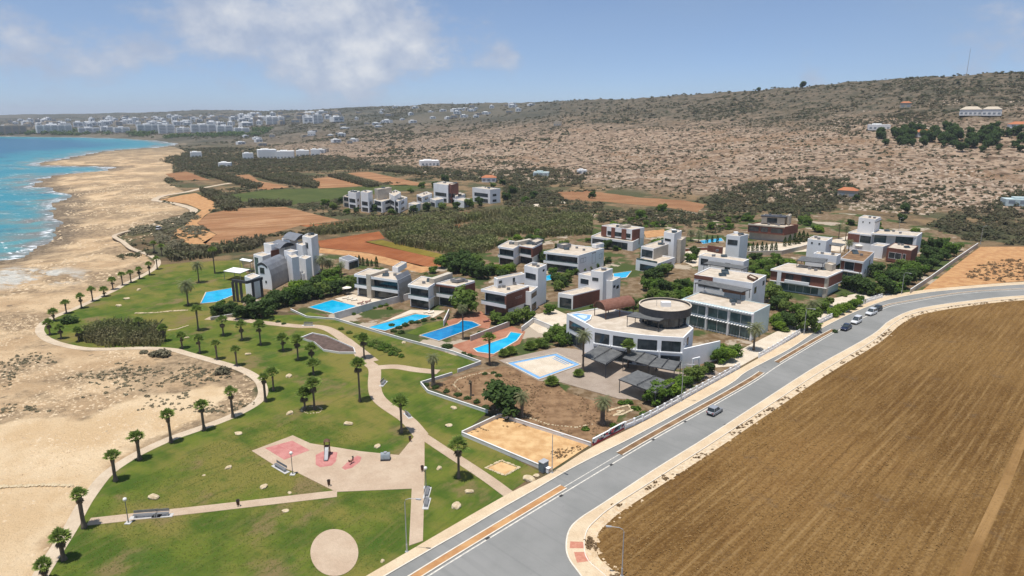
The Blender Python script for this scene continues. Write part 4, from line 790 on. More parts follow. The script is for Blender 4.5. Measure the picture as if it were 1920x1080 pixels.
def silver_villa():
    v = Villa('grey white villa of stepped towers under curved zinc roofs near the shore', (530, 690), Z1)
    B0 = lambda L, F, Rr, z0, z1, m=M_WHITE, **k: v.block(L, F, Rr, z0, z1, m, **k)[0]
    # vaulted front hall
    z = 8.2; F0 = np.array(v.loc(v.px(532, 690, 0))); L0 = np.array(v.loc(v.px(418, 672, 0))); R0 = np.array(v.loc(v.px(690, 606, 0))); w = L0 - F0; W = np.linalg.norm(w); w /= W; ax = R0 - F0
    prof = [(0, 0), (-.05, 2.5), (.1, 4.6), (.55, 6.4), (1.4, 7.8), (2.6, 8.6), (W * .7, 8.9), (W, 8.3), (W, 0)]
    mb = MB(); n = len(prof)
    for s_ in (0, 1):
        for x, zz in prof: p = F0 + ax * s_ + w * x; mb.v.append((p[0], p[1], zz))
    mb.f.append(tuple(range(n))); mb.m.append(1); mb.f.append(tuple(range(n, 2 * n))[::-1]); mb.m.append(1)
    for i in range(n - 2): mb.f.append((i, n + i, n + i + 1, i + 1)); mb.m.append(0)
    hall = mb.build('vaulted_hall', [M_SILVER, M_WHITE], v.e)
    a = F0 - ax / np.linalg.norm(ax) * .06; mb = MB(); K = [(x, zz) for x, zz in prof[4:8]]
    pts = [(*(a + w * x), zz - .15) for x, zz in K]; pts += [(*(a + w * x), zz - 1.0) for x, zz in K[::-1]]; mb.add(pts, [tuple(range(len(pts)))]); mb.build('arch_window', M_DARK, hall)
    q = [tuple(L0), tuple(F0), tuple(R0), tuple(L0 + ax)]
    v.win(q, 'l', .15, .5, 5.0, 7.0, 1, M_DARK); v.win(q, 'l', .5, .62, 2.0, 2.8, 1, M_DARK)
    B0((640, 345), (705, 400), (768, 388), 0, 9.6); v.block((635, 335), (700, 350), (762, 335), 8.6, 10.4, M_WHITE, 'upper_block')
    qq = B0((360, 368), (440, 388), (520, 365), 0, 7.4); v.win(qq, 'l', .1, .5, .5, 6.5, 1, M_DARK, M_TEAL)
    qq = B0((452, 268), (520, 282), (640, 262), 0, 10.6); v.slab(qq, 'r', -.1, .5, 5.5, 8.6, .2, .4, M_BRICK, 'red_wall')
    B0((740, 268), (800, 290), (872, 262), 0, 11.0); qt = B0((800, 205), (880, 222), (940, 190), 0, 13.5); v.win(qt, 'l', .3, .6, 9.5, 11.5, 1, M_DARK); v.win(qt, 'l', .3, .6, 5.5, 7.0, 1, M_DARK); B0((770, 395), (830, 412), (880, 388), 0, 7.6)
    qq = B0((615, 225), (690, 245), (760, 225), 0, 11.6)
    for (L, F, Rr, z) in (((512, 290), (600, 318), (735, 285), 9.6), ((618, 222), (735, 248), (862, 212), 12.0)):
        q = [np.array(p) for p in v.quad(L, F, Rr, z)]; mb = MB(); K = 8
        for s_ in (0, 1):
            for k in range(K + 1):
                t = k / K; p = q[1] + (q[0] - q[1]) * s_ + (q[2] - q[1]) * t; mb.v.append((p[0], p[1], z + 1.5 * math.sin(math.pi * t)))
        for k in range(K): mb.f.append((k, k + 1, K + 2 + k, K + 1 + k)); mb.m.append(0)
        mb.f.append(tuple(range(K + 1))); mb.m.append(1); mb.f.append(tuple(range(K + 1, 2 * K + 2))[::-1]); mb.m.append(1)
        mb.build('curved_roof', [M_SILVER, M_DARK], v.e)
    B0((765, 500), (800, 545), (885, 510), 0, 2.6)
    # dark portico
    z = 7.0; Lp = np.array(v.loc(v.px(170, 592, z))); Fp = np.array(v.loc(v.px(300, 610, z))); Rp = np.array(v.loc(v.px(440, 572, z)))
    mb = MB()
    for a, b in ((Lp, Fp), (Fp, Rp)):
        t = (b - a) / np.linalg.norm(b - a); nn = np.array([-t[1], t[0]]) * .25; mb.prism([tuple(a + nn), tuple(b + nn), tuple(b - nn), tuple(a - nn)], z - .8, z)
    po = mb.build('portico_beam', M_DARK, v.e)
    for c in (Lp, Lp * .75 + Fp * .25, Lp * .45 + Fp * .55, Fp * .65 + Rp * .35, Rp * .9 + Fp * .1): mb = MB(); mb.box(c[0] - .3, c[0] + .3, c[1] - .3, c[1] + .3, 0, z - .8); mb.build('column', M_DARK, po)
    v.block((280, 565), (345, 590), (420, 560), 0, 6.6, M_WHITE, 'portico_room'); v.pergola((90, 520), (240, 540), (330, 505), 3.2, 0, M_WHITE, slats=4, post=M_GREY, name='white_pergola'); v.pergola((235, 420), (330, 436), (355, 420), 4.0, 0, M_WHITE, slats=3, post=M_GREY, name='white_pergola')
def cluster_villas():
    """white villas in the middle distance"""
    def mk(label, base, blocks, wins=True):
        v = Villa(label, base, Z6)
        for i, (L, F, Rr, z0, z1, m) in enumerate(blocks):
            q = v.block(L, F, Rr, z0, z1, m, 'wall_block' if z0 == 0 else 'upper_block')[0]
            if wins:
                for zz in ([.4] if z1 - z0 < 5 else [.4, 3.9]):
                    v.win(q, 'l', .12, .88, z0 + zz, z0 + zz + 2.2, 3); v.win(q, 'r', .25, .6, z0 + zz + .5, z0 + zz + 2.0, 1)
        return v
    W = M_WHITE
    v = mk('white villa with grey corner at the left of the middle cluster', (380, 325), [((318, 260), (380, 270), (412, 255), 0, 6.5, M_BEIGE), ((355, 228), (412, 236), (442, 224), 0, 10, W)])
    v = mk('white villa with tall balcony frame in the middle cluster', (500, 345), [((445, 228), (500, 235), (532, 222), 0, 11.5, W), ((460, 310), (490, 320), (540, 310), 0, 4.5, W), ((545, 205), (570, 212), (670, 198), 0, 12.5, M_BEIGE)])
    v = mk('broad white villa with low pitched roof in the middle cluster', (690, 365), [((540, 285), (600, 300), (690, 270), 0, 6.5, W), ((650, 240), (690, 260), (735, 232), 0, 9.5, W), ((678, 282), (720, 295), (782, 268), 0, 7.0, W)])
    mk('low white annexe with stone wall beside the broad villa', (840, 372), [((790, 312), (840, 322), (878, 310), 0, 4.2, W), ((870, 312), (890, 318), (945, 308), 0, 3.6, M_BEIGE)], False)
    mk('white cubic villa in front of the brick tower house', (930, 310), [((850, 250), (890, 265), (960, 240), 0, 7.0, W), ((945, 278), (985, 290), (1045, 276), 0, 4.5, W)])
    v = mk('tall white villa with brick clad upper floor', (1040, 270), [((970, 168), (1075, 180), (1140, 165), 0, 11.5, W), ((1080, 172), (1098, 178), (1150, 166), 0, 11.9, M_BRICK), ((1090, 250), (1130, 262), (1200, 245), 0, 5.0, W)])
    mk('white box villa standing alone at the right of the cluster', (1390, 290), [((1250, 198), (1378, 212), (1452, 205), 0, 9.0, W)])
    mk('white villa wing with terrace right of the brick tower house', (1200, 300), [((1120, 285), (1190, 295), (1245, 280), 0, 4.2, W)], False)
add_villas(); round_villa(); silver_villa(); cluster_villas()
# ------------------------------------------------------------------ plants
def leaf_mat(name, dark, light, warm=None, scale=.25, obj=True):
    b = NB(name); isl = b.geo('Random Per Island'); n = b.noise(scale, 3, .6)
    c = b.mix(b.math('MULTIPLY', b.math('ADD', isl, b.rng(n, .35, .65)), .5), dark, light)
    if warm: c = b.mix(b.math('MULTIPLY', b.rng(b.rand() if obj else b.noise(.06, 3, .6), .4 if not obj else .3, .62 if not obj else 1.0), .8), c, warm)
    m = b.fin(c, .7, None, spec=.2)
    tr = b.N.new('ShaderNodeBsdfTranslucent'); b.L.new(c, tr.inputs[0]); ms = b.N.new('ShaderNodeMixShader'); ms.inputs[0].default_value = .42
    out = b.N['Material Output']; b.L.new(b.p.outputs[0], ms.inputs[1]); b.L.new(tr.outputs[0], ms.inputs[2]); b.L.new(ms.outputs[0], out.inputs[0])
    return m
def br(c, k): return tuple(x * k for x in c)
M_LEAF = leaf_mat('garden_leaf', (.045, .095, .014), (.18, .29, .04), (.16, .21, .05)); M_LEAFD = leaf_mat('dark_leaf', (.032, .065, .016), (.12, .185, .048))
M_LEAFL = leaf_mat('lime_leaf', (.10, .17, .018), (.25, .37, .04)); M_SCRUB = leaf_mat('scrub_leaf', (.05, .058, .028), (.12, .125, .06), (.135, .112, .065), .08, False)
M_REED = leaf_mat('reed_leaf', (.105, .125, .042), (.27, .285, .11), (.22, .19, .10), .1, False); M_REEDH = leaf_mat('reed_hedge_leaf', (.085, .092, .042), (.19, .19, .095), (.165, .14, .085), .1, False); M_GREYB = leaf_mat('grey_bush', (.14, .13, .08), (.29, .26, .17)); M_PALM = leaf_mat('palm_frond', (.09, .15, .03), (.30, .39, .09))
M_DATE = leaf_mat('date_frond', (.12, .145, .065), (.31, .32, .165)); M_DEAD = leaf_mat('dead_frond', (.14, .11, .07), (.26, .21, .145)); M_BARK = simple('palm_bark', (.13, .10, .075), (.20, .16, .12), 3., .95, .8, 6., dist=.08)
M_TRUNK = simple('tree_bark', (.09, .065, .045), (.14, .10, .07), 2., .95); M_DRYB = leaf_mat('dry_bush', (.17, .11, .06), (.30, .205, .11)); M_STRAWG = leaf_mat('straw_tuft', (.26, .15, .05), (.42, .27, .11))
def rand_quads(P, size, rng, up=.35, nrm=None):
    """P (n,3) centres -> (n,4,3) leaf quads with random turn, leaning outward along nrm"""
    n = len(P); d = rng.normal(size=(n, 3)); d /= np.linalg.norm(d, axis=1)[:, None]
    if nrm is not None: d = d + nrm * 1.0
    d[:, 2] += up + .55; d /= np.linalg.norm(d, axis=1)[:, None]
    a = np.cross(d, rng.normal(size=(n, 3))); a /= np.linalg.norm(a, axis=1)[:, None] + 1e-9; b = np.cross(d, a)
    s = (np.asarray(size) * rng.uniform(.65, 1.35, n))[:, None]; k = rng.uniform(.5, .9, n)[:, None]
    return np.stack([P - a * s - b * s * k * .4, P - b * s * k + a * s * .2, P + a * s + b * s * k * .3, P + b * s * k - a * s * .25], 1)
def crown_pts(n, lobes, rng, shell=.55):
    c = np.array([l[:3] for l in lobes]); r = np.array([l[3] for l in lobes]); sq = np.array([l[4] if len(l) > 4 else .85 for l in lobes])
    i = rng.choice(len(lobes), n, p=r ** 2 / (r ** 2).sum()); d = rng.normal(size=(n, 3)); d /= np.linalg.norm(d, axis=1)[:, None]
    rad = r[i] * (shell + (1 - shell) * rng.random(n)) * (1 + .12 * rng.normal(size=n)); p = c[i] + d * rad[:, None] * np.stack([np.ones(n), np.ones(n), sq[i]], 1)
    return p, d
def make_tree(seed, mat, n=1100, size=.13, spread=.62, tall=1.0):
    rng = np.random.default_rng(seed); lobes = [(0, 0, .95 * tall, .68)]
    for k in range(8):
        a = k * 2.4 + rng.uniform(-.4, .4); rr = spread * rng.uniform(.6, 1.1); lobes.append((rr * math.cos(a), rr * math.sin(a), tall * rng.uniform(.45, 1.4), rng.uniform(.32, .52)))
    P, d = crown_pts(n, lobes, rng); P[:, 2] = np.abs(P[:, 2] - .06) + .06
    crown = quads('crown', rand_quads(P, size, rng, .3, d), mat); mb = MB(); mb.tube([(0, 0, -.05), (.02, .01, .35), (.03, -.02, .8)], [.1, .07, .045], 6)
    for l in lobes[1:6]: mb.tube([(.02, 0, .45), (l[0] * .5, l[1] * .5, l[2] * .7), (l[0] * .9, l[1] * .9, l[2])], [.045, .03, .012], 5)
    return crown, mb.mesh('trunk', M_TRUNK)
TREES = [make_tree(10 + i, m, 1050 + 60 * i, .125) for i, m in enumerate((M_LEAF, M_LEAF, M_LEAF, M_LEAFD, M_LEAFD, M_LEAFL))]
def put_tree(x, y, r, var, label, group, h=1.0, name='garden_tree', z=0.):
    e = empty(name, label, 'tree', (x, y, z), random.uniform(0, 6.28), group); e.scale = (r, r, r * h); c, t = TREES[var]; link('trunk', t, e); link('crown', c, e); return e
def make_bush(seed, mat, n=420, size=.15, sq=.8, k=6):
    rng = np.random.default_rng(seed); L = [(0, 0, .35, .7, sq)] + [(.55 * math.cos(a), .55 * math.sin(a), .3, rng.uniform(.3, .5), sq) for a in rng.uniform(0, 6.28, k)]
    P, d = crown_pts(n, L, rng); P[:, 2] = np.abs(P[:, 2]) * .9 + .02; return quads('foliage', rand_quads(P, size, rng, .4, d), mat)
BUSH = {k: [make_bush(50 + 7 * i + s, m) for s in range(2)] for i, (k, m) in enumerate((('g', M_LEAF), ('d', M_LEAFD), ('l', M_LEAFL), ('y', M_GREYB), ('b', M_DRYB)))}
def put_bush(x, y, r, kind, label, group=None, h=1.0, name='shrub', z=0.0):
    o = link(name, random.choice(BUSH[kind]), None, (x, y, z), random.uniform(0, 6.28), (r, r, r * h)); return tag(o, label, 'shrub', group)
def make_fan_palm(seed, leaves=34, dead=12, R0=1.0):
    rng = np.random.default_rng(seed); Q = []; D = []
    def leaf(th, el, out, L=.78):
        d = np.array([math.cos(th) * math.cos(el), math.sin(th) * math.cos(el), math.sin(el)]); s = np.array([-math.sin(th), math.cos(th), 0]); u = np.cross(d, s) * -1
        pl = rng.uniform(.45, .8) * R0; c = d * pl; w = .018; out.append([s * w, c + s * w, c - s * w, -s * w]); nb = 9
        for k in range(nb):
            a = math.radians(-82 + 164 * k / (nb - 1) + rng.uniform(-5, 5)); dd = d * math.cos(a) + s * math.sin(a); ss_ = np.cross(dd, u); ll = L * R0 * rng.uniform(.8, 1.1) * (1 - .12 * abs(a)); dr = np.array([0, 0, -1]) * ll * .22
            out.append([c, c + dd * ll * .55 + ss_ * .085 * R0, c + dd * ll + dr, c + dd * ll * .55 - ss_ * .085 * R0])
    for i in range(leaves):
        t = (i + .5) / leaves; leaf(i * 2.39996 + rng.uniform(-.2, .2), math.radians(82 - 78 * t ** .9) + rng.uniform(-.1, .1), Q)
    for i in range(dead): leaf(i * 2.39996, math.radians(-52 - 30 * rng.random()), D, .6)
    return quads('crown', np.array(Q), M_PALM), (quads('dead_fronds', np.array(D), M_DEAD) if dead else None)
def make_date_palm(seed, n=40, L=2.5):
    rng = np.random.default_rng(seed); Q = []
    for i in range(n):
        t = (i + .5) / n; th = i * 2.39996; el = math.radians(82 - 95 * t); ln = L * rng.uniform(.85, 1.1); d = np.array([math.cos(th), math.sin(th), 0]); s = np.array([-math.sin(th), math.cos(th), 0]); p = np.zeros(3); e = el; pts = [p]; K = 9
        for k in range(K): p = p + (d * math.cos(e) + np.array([0, 0, 1]) * math.sin(e)) * ln / K; e -= math.radians(11 + 3 * t); pts.append(p)
        for k in range(K):
            a, b = pts[k], pts[k + 1]; w = .03; Q.append([a - s * w, b - s * w, b + s * w, a + s * w]); t_ = (b - a) / np.linalg.norm(b - a); f = .45 * math.sin(math.pi * min(1, (k + 1.3) / (K + 1))) + .08
            for sg in (1, -1):
                for q in (.2, .7):
                    m = a + (b - a) * q; tip = m + s * sg * f * .8 + t_ * f * .7 - np.array([0, 0, .12]); Q.append([m - t_ * .045, m + t_ * .045, tip + t_ * .02, tip - t_ * .02])
    return quads('crown', np.array(Q), M_DATE)
def make_trunk(seed, r=.24, skirt=False):
    rng = np.random.default_rng(seed); mb = MB(); pts = []; rad = []; n = 9; bx, by = rng.uniform(-.05, .05, 2)
    for k in range(n): t = k / (n - 1); pts.append((bx * math.sin(t * 3), by * math.sin(t * 2.5), t)); rad.append(r * (1.35 - .55 * min(1, t * 4)) if t < .25 else r * (.8 + (.3 if t > .85 else 0)))
    mb.tube(pts, rad, 8); return mb.mesh('trunk', M_BARK, True)
FANS = [make_fan_palm(200 + i, 24 + 4 * i, (8, 0, 14, 4)[i]) for i in range(4)]; DATES = [make_date_palm(300 + i, 36 + 6 * i) for i in range(3)]; TRUNKS = [make_trunk(400 + i) for i in range(3)]
def palm_height(u, v, vt):
    """height whose top, standing on the ground at pixel (u, v), shows at row vt"""
    x, y = G(u, v); c, s = math.cos(PITCH), math.sin(PITCH); k = (540 - vt) / FPX
    return CAM_H + (y * (k * c - s)) / (c + k * s)
ORD = ['first', 'second', 'third', 'fourth', 'fifth', 'sixth', 'seventh', 'eighth', 'ninth', 'tenth', 'eleventh', 'twelfth', 'thirteenth', 'fourteenth', 'fifteenth', 'sixteenth', 'seventeenth', 'eighteenth', 'nineteenth', 'twentieth']
for _t in ('twenty', 'thirty', 'forty', 'fifty', 'sixty', 'seventy', 'eighty', 'ninety'): ORD += ([_t[:-1] + 'ieth'] if _t != 'twenty' else []) + [_t + '-' + o for o in ORD[:9]]
def put_palm(u, v, vt, label, group, kind='fan', sc=1.0, tr=1.0):
    x, y = G(u, v); h = max(1.2, palm_height(u, v, vt)); e = empty('fan_palm' if kind == 'fan' else 'date_palm', label, 'palm', (x, y, .03), random.uniform(0, 6.28), group)
    t = link('trunk', random.choice(TRUNKS), e, (0, 0, -.1), 0, (tr, tr, h + .1))
    if kind == 'fan':
        c, d = random.choice(FANS); link('crown', c, e, (0, 0, h), 0, (sc,) * 3)
        if d: link('dead_fronds', d, e, (0, 0, h - .05), 0, (sc * .9,) * 3)
    else: link('crown', random.choice(DATES), e, (0, 0, h), 0, (sc,) * 3)
    return e
def plant_palms():
    row = [(86, 1092, 1062), (120, 1050, 1010), (158, 990, 930), (217, 902, 858), (262, 862, 822), (321, 830, 780), (383, 807, 762), (437, 783, 737), (498, 753, 710)]
    for i, (u, v, t) in enumerate(row): put_palm(u, v, t, f'{ORD[i]} fan palm along the seaside path counted from the bottom corner', 'palms along the near seaside path', sc=random.uniform(1.0, 1.25), tr=random.uniform(1.15, 1.4))
    row = [(94, 628, 607), (102, 602, 587), (115, 635, 617), (125, 588, 570), (148, 640, 622), (153, 578, 558), (174, 565, 545), (196, 556, 545), (212, 543, 527), (230, 535, 517), (246, 530, 513), (262, 523, 507), (281, 516, 497), (295, 505, 487), (290, 475, 457), (304, 480, 463)]
    for i, (u, v, t) in enumerate(row): put_palm(u, v, t, f'{ORD[i]} small fan palm from the left along the upper seaside path', 'palms along the upper seaside path', sc=1.2)
    row = [(262, 620, 603), (308, 640, 617), (342, 653, 632), (375, 662, 637), (407, 674, 647), (444, 686, 658)]
    for i, (u, v, t) in enumerate(row): put_palm(u, v, t, f'{ORD[i]} fan palm from the left in the row behind the reed bed', 'palms on the lawn above the bend of the path', sc=1.15)
    row = [(372, 620, 583), (419, 629, 603), (454, 638, 612), (489, 647, 612), (531, 658, 637), (559, 675, 640), (585, 680, 655), (588, 702, 685)]
    for i, (u, v, t) in enumerate(row): put_palm(u, v, t, f'{ORD[i]} fan palm from the left in the row below the promenade', 'palms on the lawn below the promenade', sc=1.45)
    for a, lab in (((590, 768, 722), 'larger fan palm of the pair in the stone ring on the lawn'), ((572, 768, 740), 'smaller fan palm of the pair in the stone ring'), ((513, 732, 702), 'leaning fan palm beside the bend of the seaside path'), ((675, 753, 685), 'tall slender fan palm on the lawn left of the promenade'), ((683, 672, 637), 'fan palm beside the dark sunken bed'), ((753, 812, 757), 'fan palm on the edge of the promenade above the playground'), ((860, 897, 838), 'lone fan palm on the lawn triangle by the road path'), ((918, 685, 636), 'fan palm beside the small round ended pool'), ((1177, 690, 650), 'fan palm between the dark shade roofs'), ((403, 513, 471), 'slim tall palm left of the silver villa')):
        put_palm(*a, lab, 'single fan palms', sc=1.45)
    for a, lab, sc, tr in (((813, 725, 672), 'shaggy date palm behind the low white wall', .75, 2.0), ((868, 637, 578), 'tall thin palm beside the dark blue pool', .7, .8), ((1093, 697, 630), 'date palm rising beside the empty pool', .95, 1.1), ((1130, 797, 755), 'stout date palm on the brown dry plot', .85, 2.2), ((978, 783, 745), 'dry grey palm on the edge of the brown plot', .8, 1.6), ((1413, 657, 617), 'wide date palm behind the road wall', 1.1, 1.2), ((1520, 603, 572), 'date palm in the front garden of the brick banded villa', 1.15, 1.2), ((353, 573, 535), 'wide date palm on the lawn below the silver villa', 1.25, 1.1), ((373, 530, 497), 'date palm at the top of the lawn', 1.1, 1.), ((605, 515, 487), 'date palm behind the silver villa', 1.2, 1.), ((618, 512, 492), 'lower date palm behind the silver villa', 1.1, 1.), ((640, 515, 497), 'date palm in front of the white garage', .9, 1.), ((1572, 448, 424), 'left palm between the two back villas', .9, .9), ((1585, 452, 428), 'right palm between the two back villas', .9, .9), ((1590, 478, 455), 'palm in front of the big framed villa', .9, .9), ((1295, 452, 436), 'palm beside the sandstone villa', 1.1, .9), ((1310, 455, 438), 'palm behind the white tower', 1.1, .9)):
        put_palm(*a, lab, 'date palms', 'date', sc, tr)
    for (u, v, r, lab) in ((1035, 722, 1.0, 'low stemless palm at the corner of the empty pool'), (945, 668, .9, 'left low palm beside the small pool'), (958, 664, 1.0, 'right low palm beside the small pool'), (995, 655, 1.1, 'low palm by the courtyard gate'), (1010, 650, 1.0, 'low palm below the white courtyard'), (1085, 706, .8, 'low palm at the foot of the tall date palm')):
        x, y = G(u, v); e = empty('low_palm', lab, 'palm', (x, y, .1), 0, 'low palms'); t = link('trunk', TRUNKS[0], e, (0, 0, -.1), 0, (.9, .9, .6)); link('crown', FANS[1][0], e, (0, 0, .45), 0, (1.25 * r,) * 3); link('lower_crown', FANS[3][0], e, (0, 0, .35), 1.0, (1.35 * r,) * 3)
    x, y = G(883, 743); e = empty('dead_palm', 'bare reddish dead palm trunk on the brown plot', 'palm', (x, y, 0)); link('trunk', TRUNKS[1], e, (0, 0, -.1), 0, (.9, .9, 3.2)); link('dead_fronds', quads('dead_fronds', rand_quads(RNG.normal(size=(40, 3)) * .2, .2, RNG), M_DEAD), e, (0, 0, 3.1))
def make_cypress(seed):
    rng = np.random.default_rng(seed); n = 420; z = rng.random(n) ** .8; r = .13 * np.minimum(1, (1 - z) * 2.2 + .05) * (.7 + .3 * rng.random(n)); a = rng.uniform(0, 6.28, n); d = np.stack([np.cos(a), np.sin(a), .6 * np.ones(n)], 1)
    return quads('foliage', rand_quads(np.stack([r * np.cos(a), r * np.sin(a), z], 1), .045, rng, .8, d), M_LEAFD)
def hedge_row(items, label, group, mk='t'):
    """items: (u, v, radius[, variant]); told apart by their order from the left"""
    items = sorted(items)
    for i, it in enumerate(items):
        u, v, r = it[:3]; x, y = G(u, v); var = it[3] if len(it) > 3 else random.choice((0, 1, 2, 3, 0, 1))
        lab = label if len(items) == 1 else f'{label}, {ORD[i]} from the left'
        if mk == 't': put_tree(x, y, r * 1.22, var, lab, group, random.uniform(.85, 1.15))
        else: put_bush(x, y, r, mk, lab, group, random.uniform(.8, 1.1))
def plant_gardens():
    H = hedge_row
    H([(517, 577, 2.2, 3), (533, 574, 2.4, 3), (549, 568, 2.5), (563, 566, 2.5, 3), (578, 561, 2.3), (592, 560, 2.2, 3), (606, 556, 2.2), (621, 553, 2.2, 3), (635, 549, 2.0), (648, 546, 2.2, 2), (657, 541, 1.9), (560, 551, 2.2, 5), (575, 546, 2.0, 2), (592, 544, 2.0), (612, 541, 2.1, 5), (630, 538, 2.0, 0), (612, 527, 2.0), (630, 524, 2.0, 2), (600, 532, 1.8)], 'leafy tree in the hedge beside the square pool', 'hedge trees beside the square pool')
    H([(455, 597, 2.0, 3), (473, 594, 2.1, 3), (490, 597, 2.3, 3), (500, 588, 2.1, 3), (470, 580, 1.8, 3)], 'dark olive tree below the silver villa', 'olive trees below the silver villa')
    H([(405, 592, 1.6, 3), (422, 589, 1.6, 3), (437, 584, 1.5, 3), (415, 580, 1.4)], 'dark shrubby tree beside the silver villa pool', 'shrubby trees beside the silver villa pool')
    H([(872, 591, 3.4, 2)], 'big round green tree between two white villas', None)
    H([(828, 503, 2.2, 2), (842, 499, 2.6, 3), (852, 512, 2.4, 3), (866, 508, 2.8, 3), (880, 515, 2.6, 3), (893, 520, 2.4, 3), (905, 523, 2.2, 3), (857, 494, 2.6, 3), (875, 497, 2.6, 3), (892, 500, 2.5), (812, 512, 1.6), (920, 515, 1.8, 2), (933, 512, 1.8, 2), (950, 515, 2.0, 5), (960, 510, 1.6)], 'dark green tree in the clump behind the white villas', 'trees between the villas and the reeds')
    H([(930, 607, 1.5), (945, 610, 1.6, 0), (962, 607, 1.8, 2), (980, 603, 1.9, 2), (995, 597, 1.3)], 'leafy shrub tree below the brick clad villa', 'shrub trees below the brick villa')
    H([(1030, 588, 1.5, 2)], 'small round tree beside the white stair tower', None)
    H([(1030, 640, 1.5), (1043, 632, 1.6, 2), (1058, 636, 1.8, 2), (1050, 648, 1.6), (1020, 652, 1.3), (1070, 645, 1.4)], 'garden tree left of the round roofed villa', 'trees left of the round roofed villa')
    H([(1008, 478, 2.0, 3), (1015, 490, 2.0, 3), (1003, 468, 1.6)], 'dark tree between the two back white villas', 'dark trees between back villas')
    H([(1068, 521, 1.2), (1080, 515, 1.2), (1092, 511, 1.2), (1104, 507, 1.2), (1117, 503, 1.2), (1128, 498, 1.2), (1140, 494, 1.3, 3)], 'clipped hedge shrub under the wraparound balcony', 'hedge under the wraparound balcony')
    H([(1042, 533, 1.6, 3), (1053, 537, 1.8, 3), (1062, 530, 1.6, 2), (1047, 545, 1.5)], 'green tree beside the little back pool', 'trees beside the little back pool')
    H([(1215, 528, 2.0, 3), (1228, 523, 2.2, 3), (1240, 518, 2.2), (1250, 513, 1.8, 2), (1212, 545, 1.8, 2), (1228, 548, 2.0), (1245, 552, 2.2, 3), (1260, 548, 2.0, 2), (1275, 545, 2.2, 3), (1288, 540, 1.8), (1222, 566, 1.9, 2), (1240, 570, 2.0), (1258, 570, 2.0, 2), (1275, 566, 1.9), (1205, 574, 1.4, 2), (1188, 578, 1.4), (1172, 580, 1.3, 2), (1290, 556, 1.6, 5)], 'garden tree in the thicket in the middle of the estate', 'thicket in the middle of the estate')
    H([(1296, 492, 2.0, 2), (1303, 482, 2.0, 3)], 'yellowish tree behind the conservatory house', 'trees behind the conservatory house')
    H([(1410, 505, 1.8, 2), (1424, 505, 1.8), (1438, 502, 1.8, 2), (1452, 500, 1.8), (1464, 498, 1.6)], 'green hedge tree behind the brick banded villa', 'hedge behind the brick banded villa')
    H([(1444, 566, 2.4, 2), (1456, 580, 2.2), (1466, 570, 2.0, 2), (1446, 548, 1.8), (1456, 606, 1.5, 5), (1475, 612, 1.6), (1488, 617, 1.8, 3), (1470, 585, 1.6, 2), (1492, 590, 1.8, 2), (1540, 585, 1.8, 2), (1552, 575, 1.6)], 'front garden tree right of the conservatory', 'front garden trees right of the conservatory')
    H([(1513, 621, 2.7, 2)], 'dense dark green tree at the road wall', None)
    H([(1562, 594, 1.3, 5), (1573, 590, 1.4, 5), (1584, 585, 1.4, 5), (1595, 580, 1.4, 2), (1605, 574, 1.4, 5), (1613, 569, 1.2, 2)], 'bright green clipped shrub along the front wall', 'bright hedge along the front wall')
    it = [(1588, 540), (1600, 545), (1612, 549), (1625, 552), (1642, 553), (1660, 551), (1676, 548), (1692, 541), (1704, 533), (1716, 524), (1728, 516), (1741, 507), (1754, 498), (1767, 488), (1780, 480), (1794, 471), (1650, 535), (1666, 531), (1682, 525), (1697, 517), (1711, 508), (1725, 500), (1740, 490), (1754, 482), (1768, 473), (1672, 515), (1690, 507), (1735, 478), (1752, 468), (1770, 460), (1640, 520)]
    H([(u, v, random.uniform(1.9, 2.6), random.choice((3, 4, 3, 0, 1))) for u, v in it], 'dark tree in the belt along the right wall', 'tree belt along the right wall')
    H([(1222, 757, 1.7, 2), (1242, 749, 2.0, 2), (1258, 742, 1.7, 5), (1272, 731, 1.4), (1285, 724, 1.4), (1298, 716, 1.5, 2), (1312, 709, 1.4), (1328, 700, 1.3), (1345, 680, 1.6, 2), (1362, 676, 1.8, 5), (1378, 668, 1.5), (1350, 664, 1.4, 5)], 'leafy shrub tree inside the near road wall', 'shrub trees inside the near road wall')
    H([(610, 385, 2.4), (625, 393, 2.2), (650, 401, 1.8), (668, 399, 1.6), (705, 396, 2.4, 3), (735, 403, 2.0), (775, 399, 2.2, 3), (800, 396, 2.4, 3), (830, 395, 2.2), (855, 393, 2.4, 3), (880, 389, 2.6), (900, 386, 2.4, 3), (950, 376, 2.8, 3), (962, 366, 2.8, 3), (815, 353, 2.6, 3), (790, 353, 2.4), (770, 362, 2.2), (942, 347, 2.6, 3), (925, 352, 2.4), (1000, 373, 2.6, 3), (985, 381, 2.6), (640, 380, 1.8), (868, 372, 1.6, 3)], 'dark tree around the white villas of the middle cluster', 'trees around the middle cluster')
    H([(945, 775, 3.3, 3)], 'big round dark bush on the edge of the brown plot', None)
    H([(1165, 757, .9), (1178, 757, 1.1), (1192, 768, 1.1), (1208, 780, 1.2), (1196, 788, .9), (1150, 800, .9), (1125, 822, .9), (1098, 806, .9)], 'low green shrub between the shade roof and the road wall', 'low shrubs on the brown plot', 'g')
    H([(800, 722, .8), (818, 728, .9), (838, 735, .9), (858, 742, 1.0), (876, 748, .9), (895, 755, .9), (912, 766, 1.0), (935, 705, .9), (910, 702, .8), (925, 700, .8)], 'low dull shrub inside the wall of the brown plot', 'shrubs inside the plot wall', 'd')
    H([(735, 611, 1.1), (748, 616, 1.1), (760, 611, 1.2), (772, 606, 1.2), (783, 606, 1.0), (795, 602, 1.1), (812, 600, .9), (824, 598, .9), (738, 622, 1.0), (753, 625, 1.1)], 'clipped dark shrub beside the long turquoise pool', 'shrubs beside the long pool', 'd')
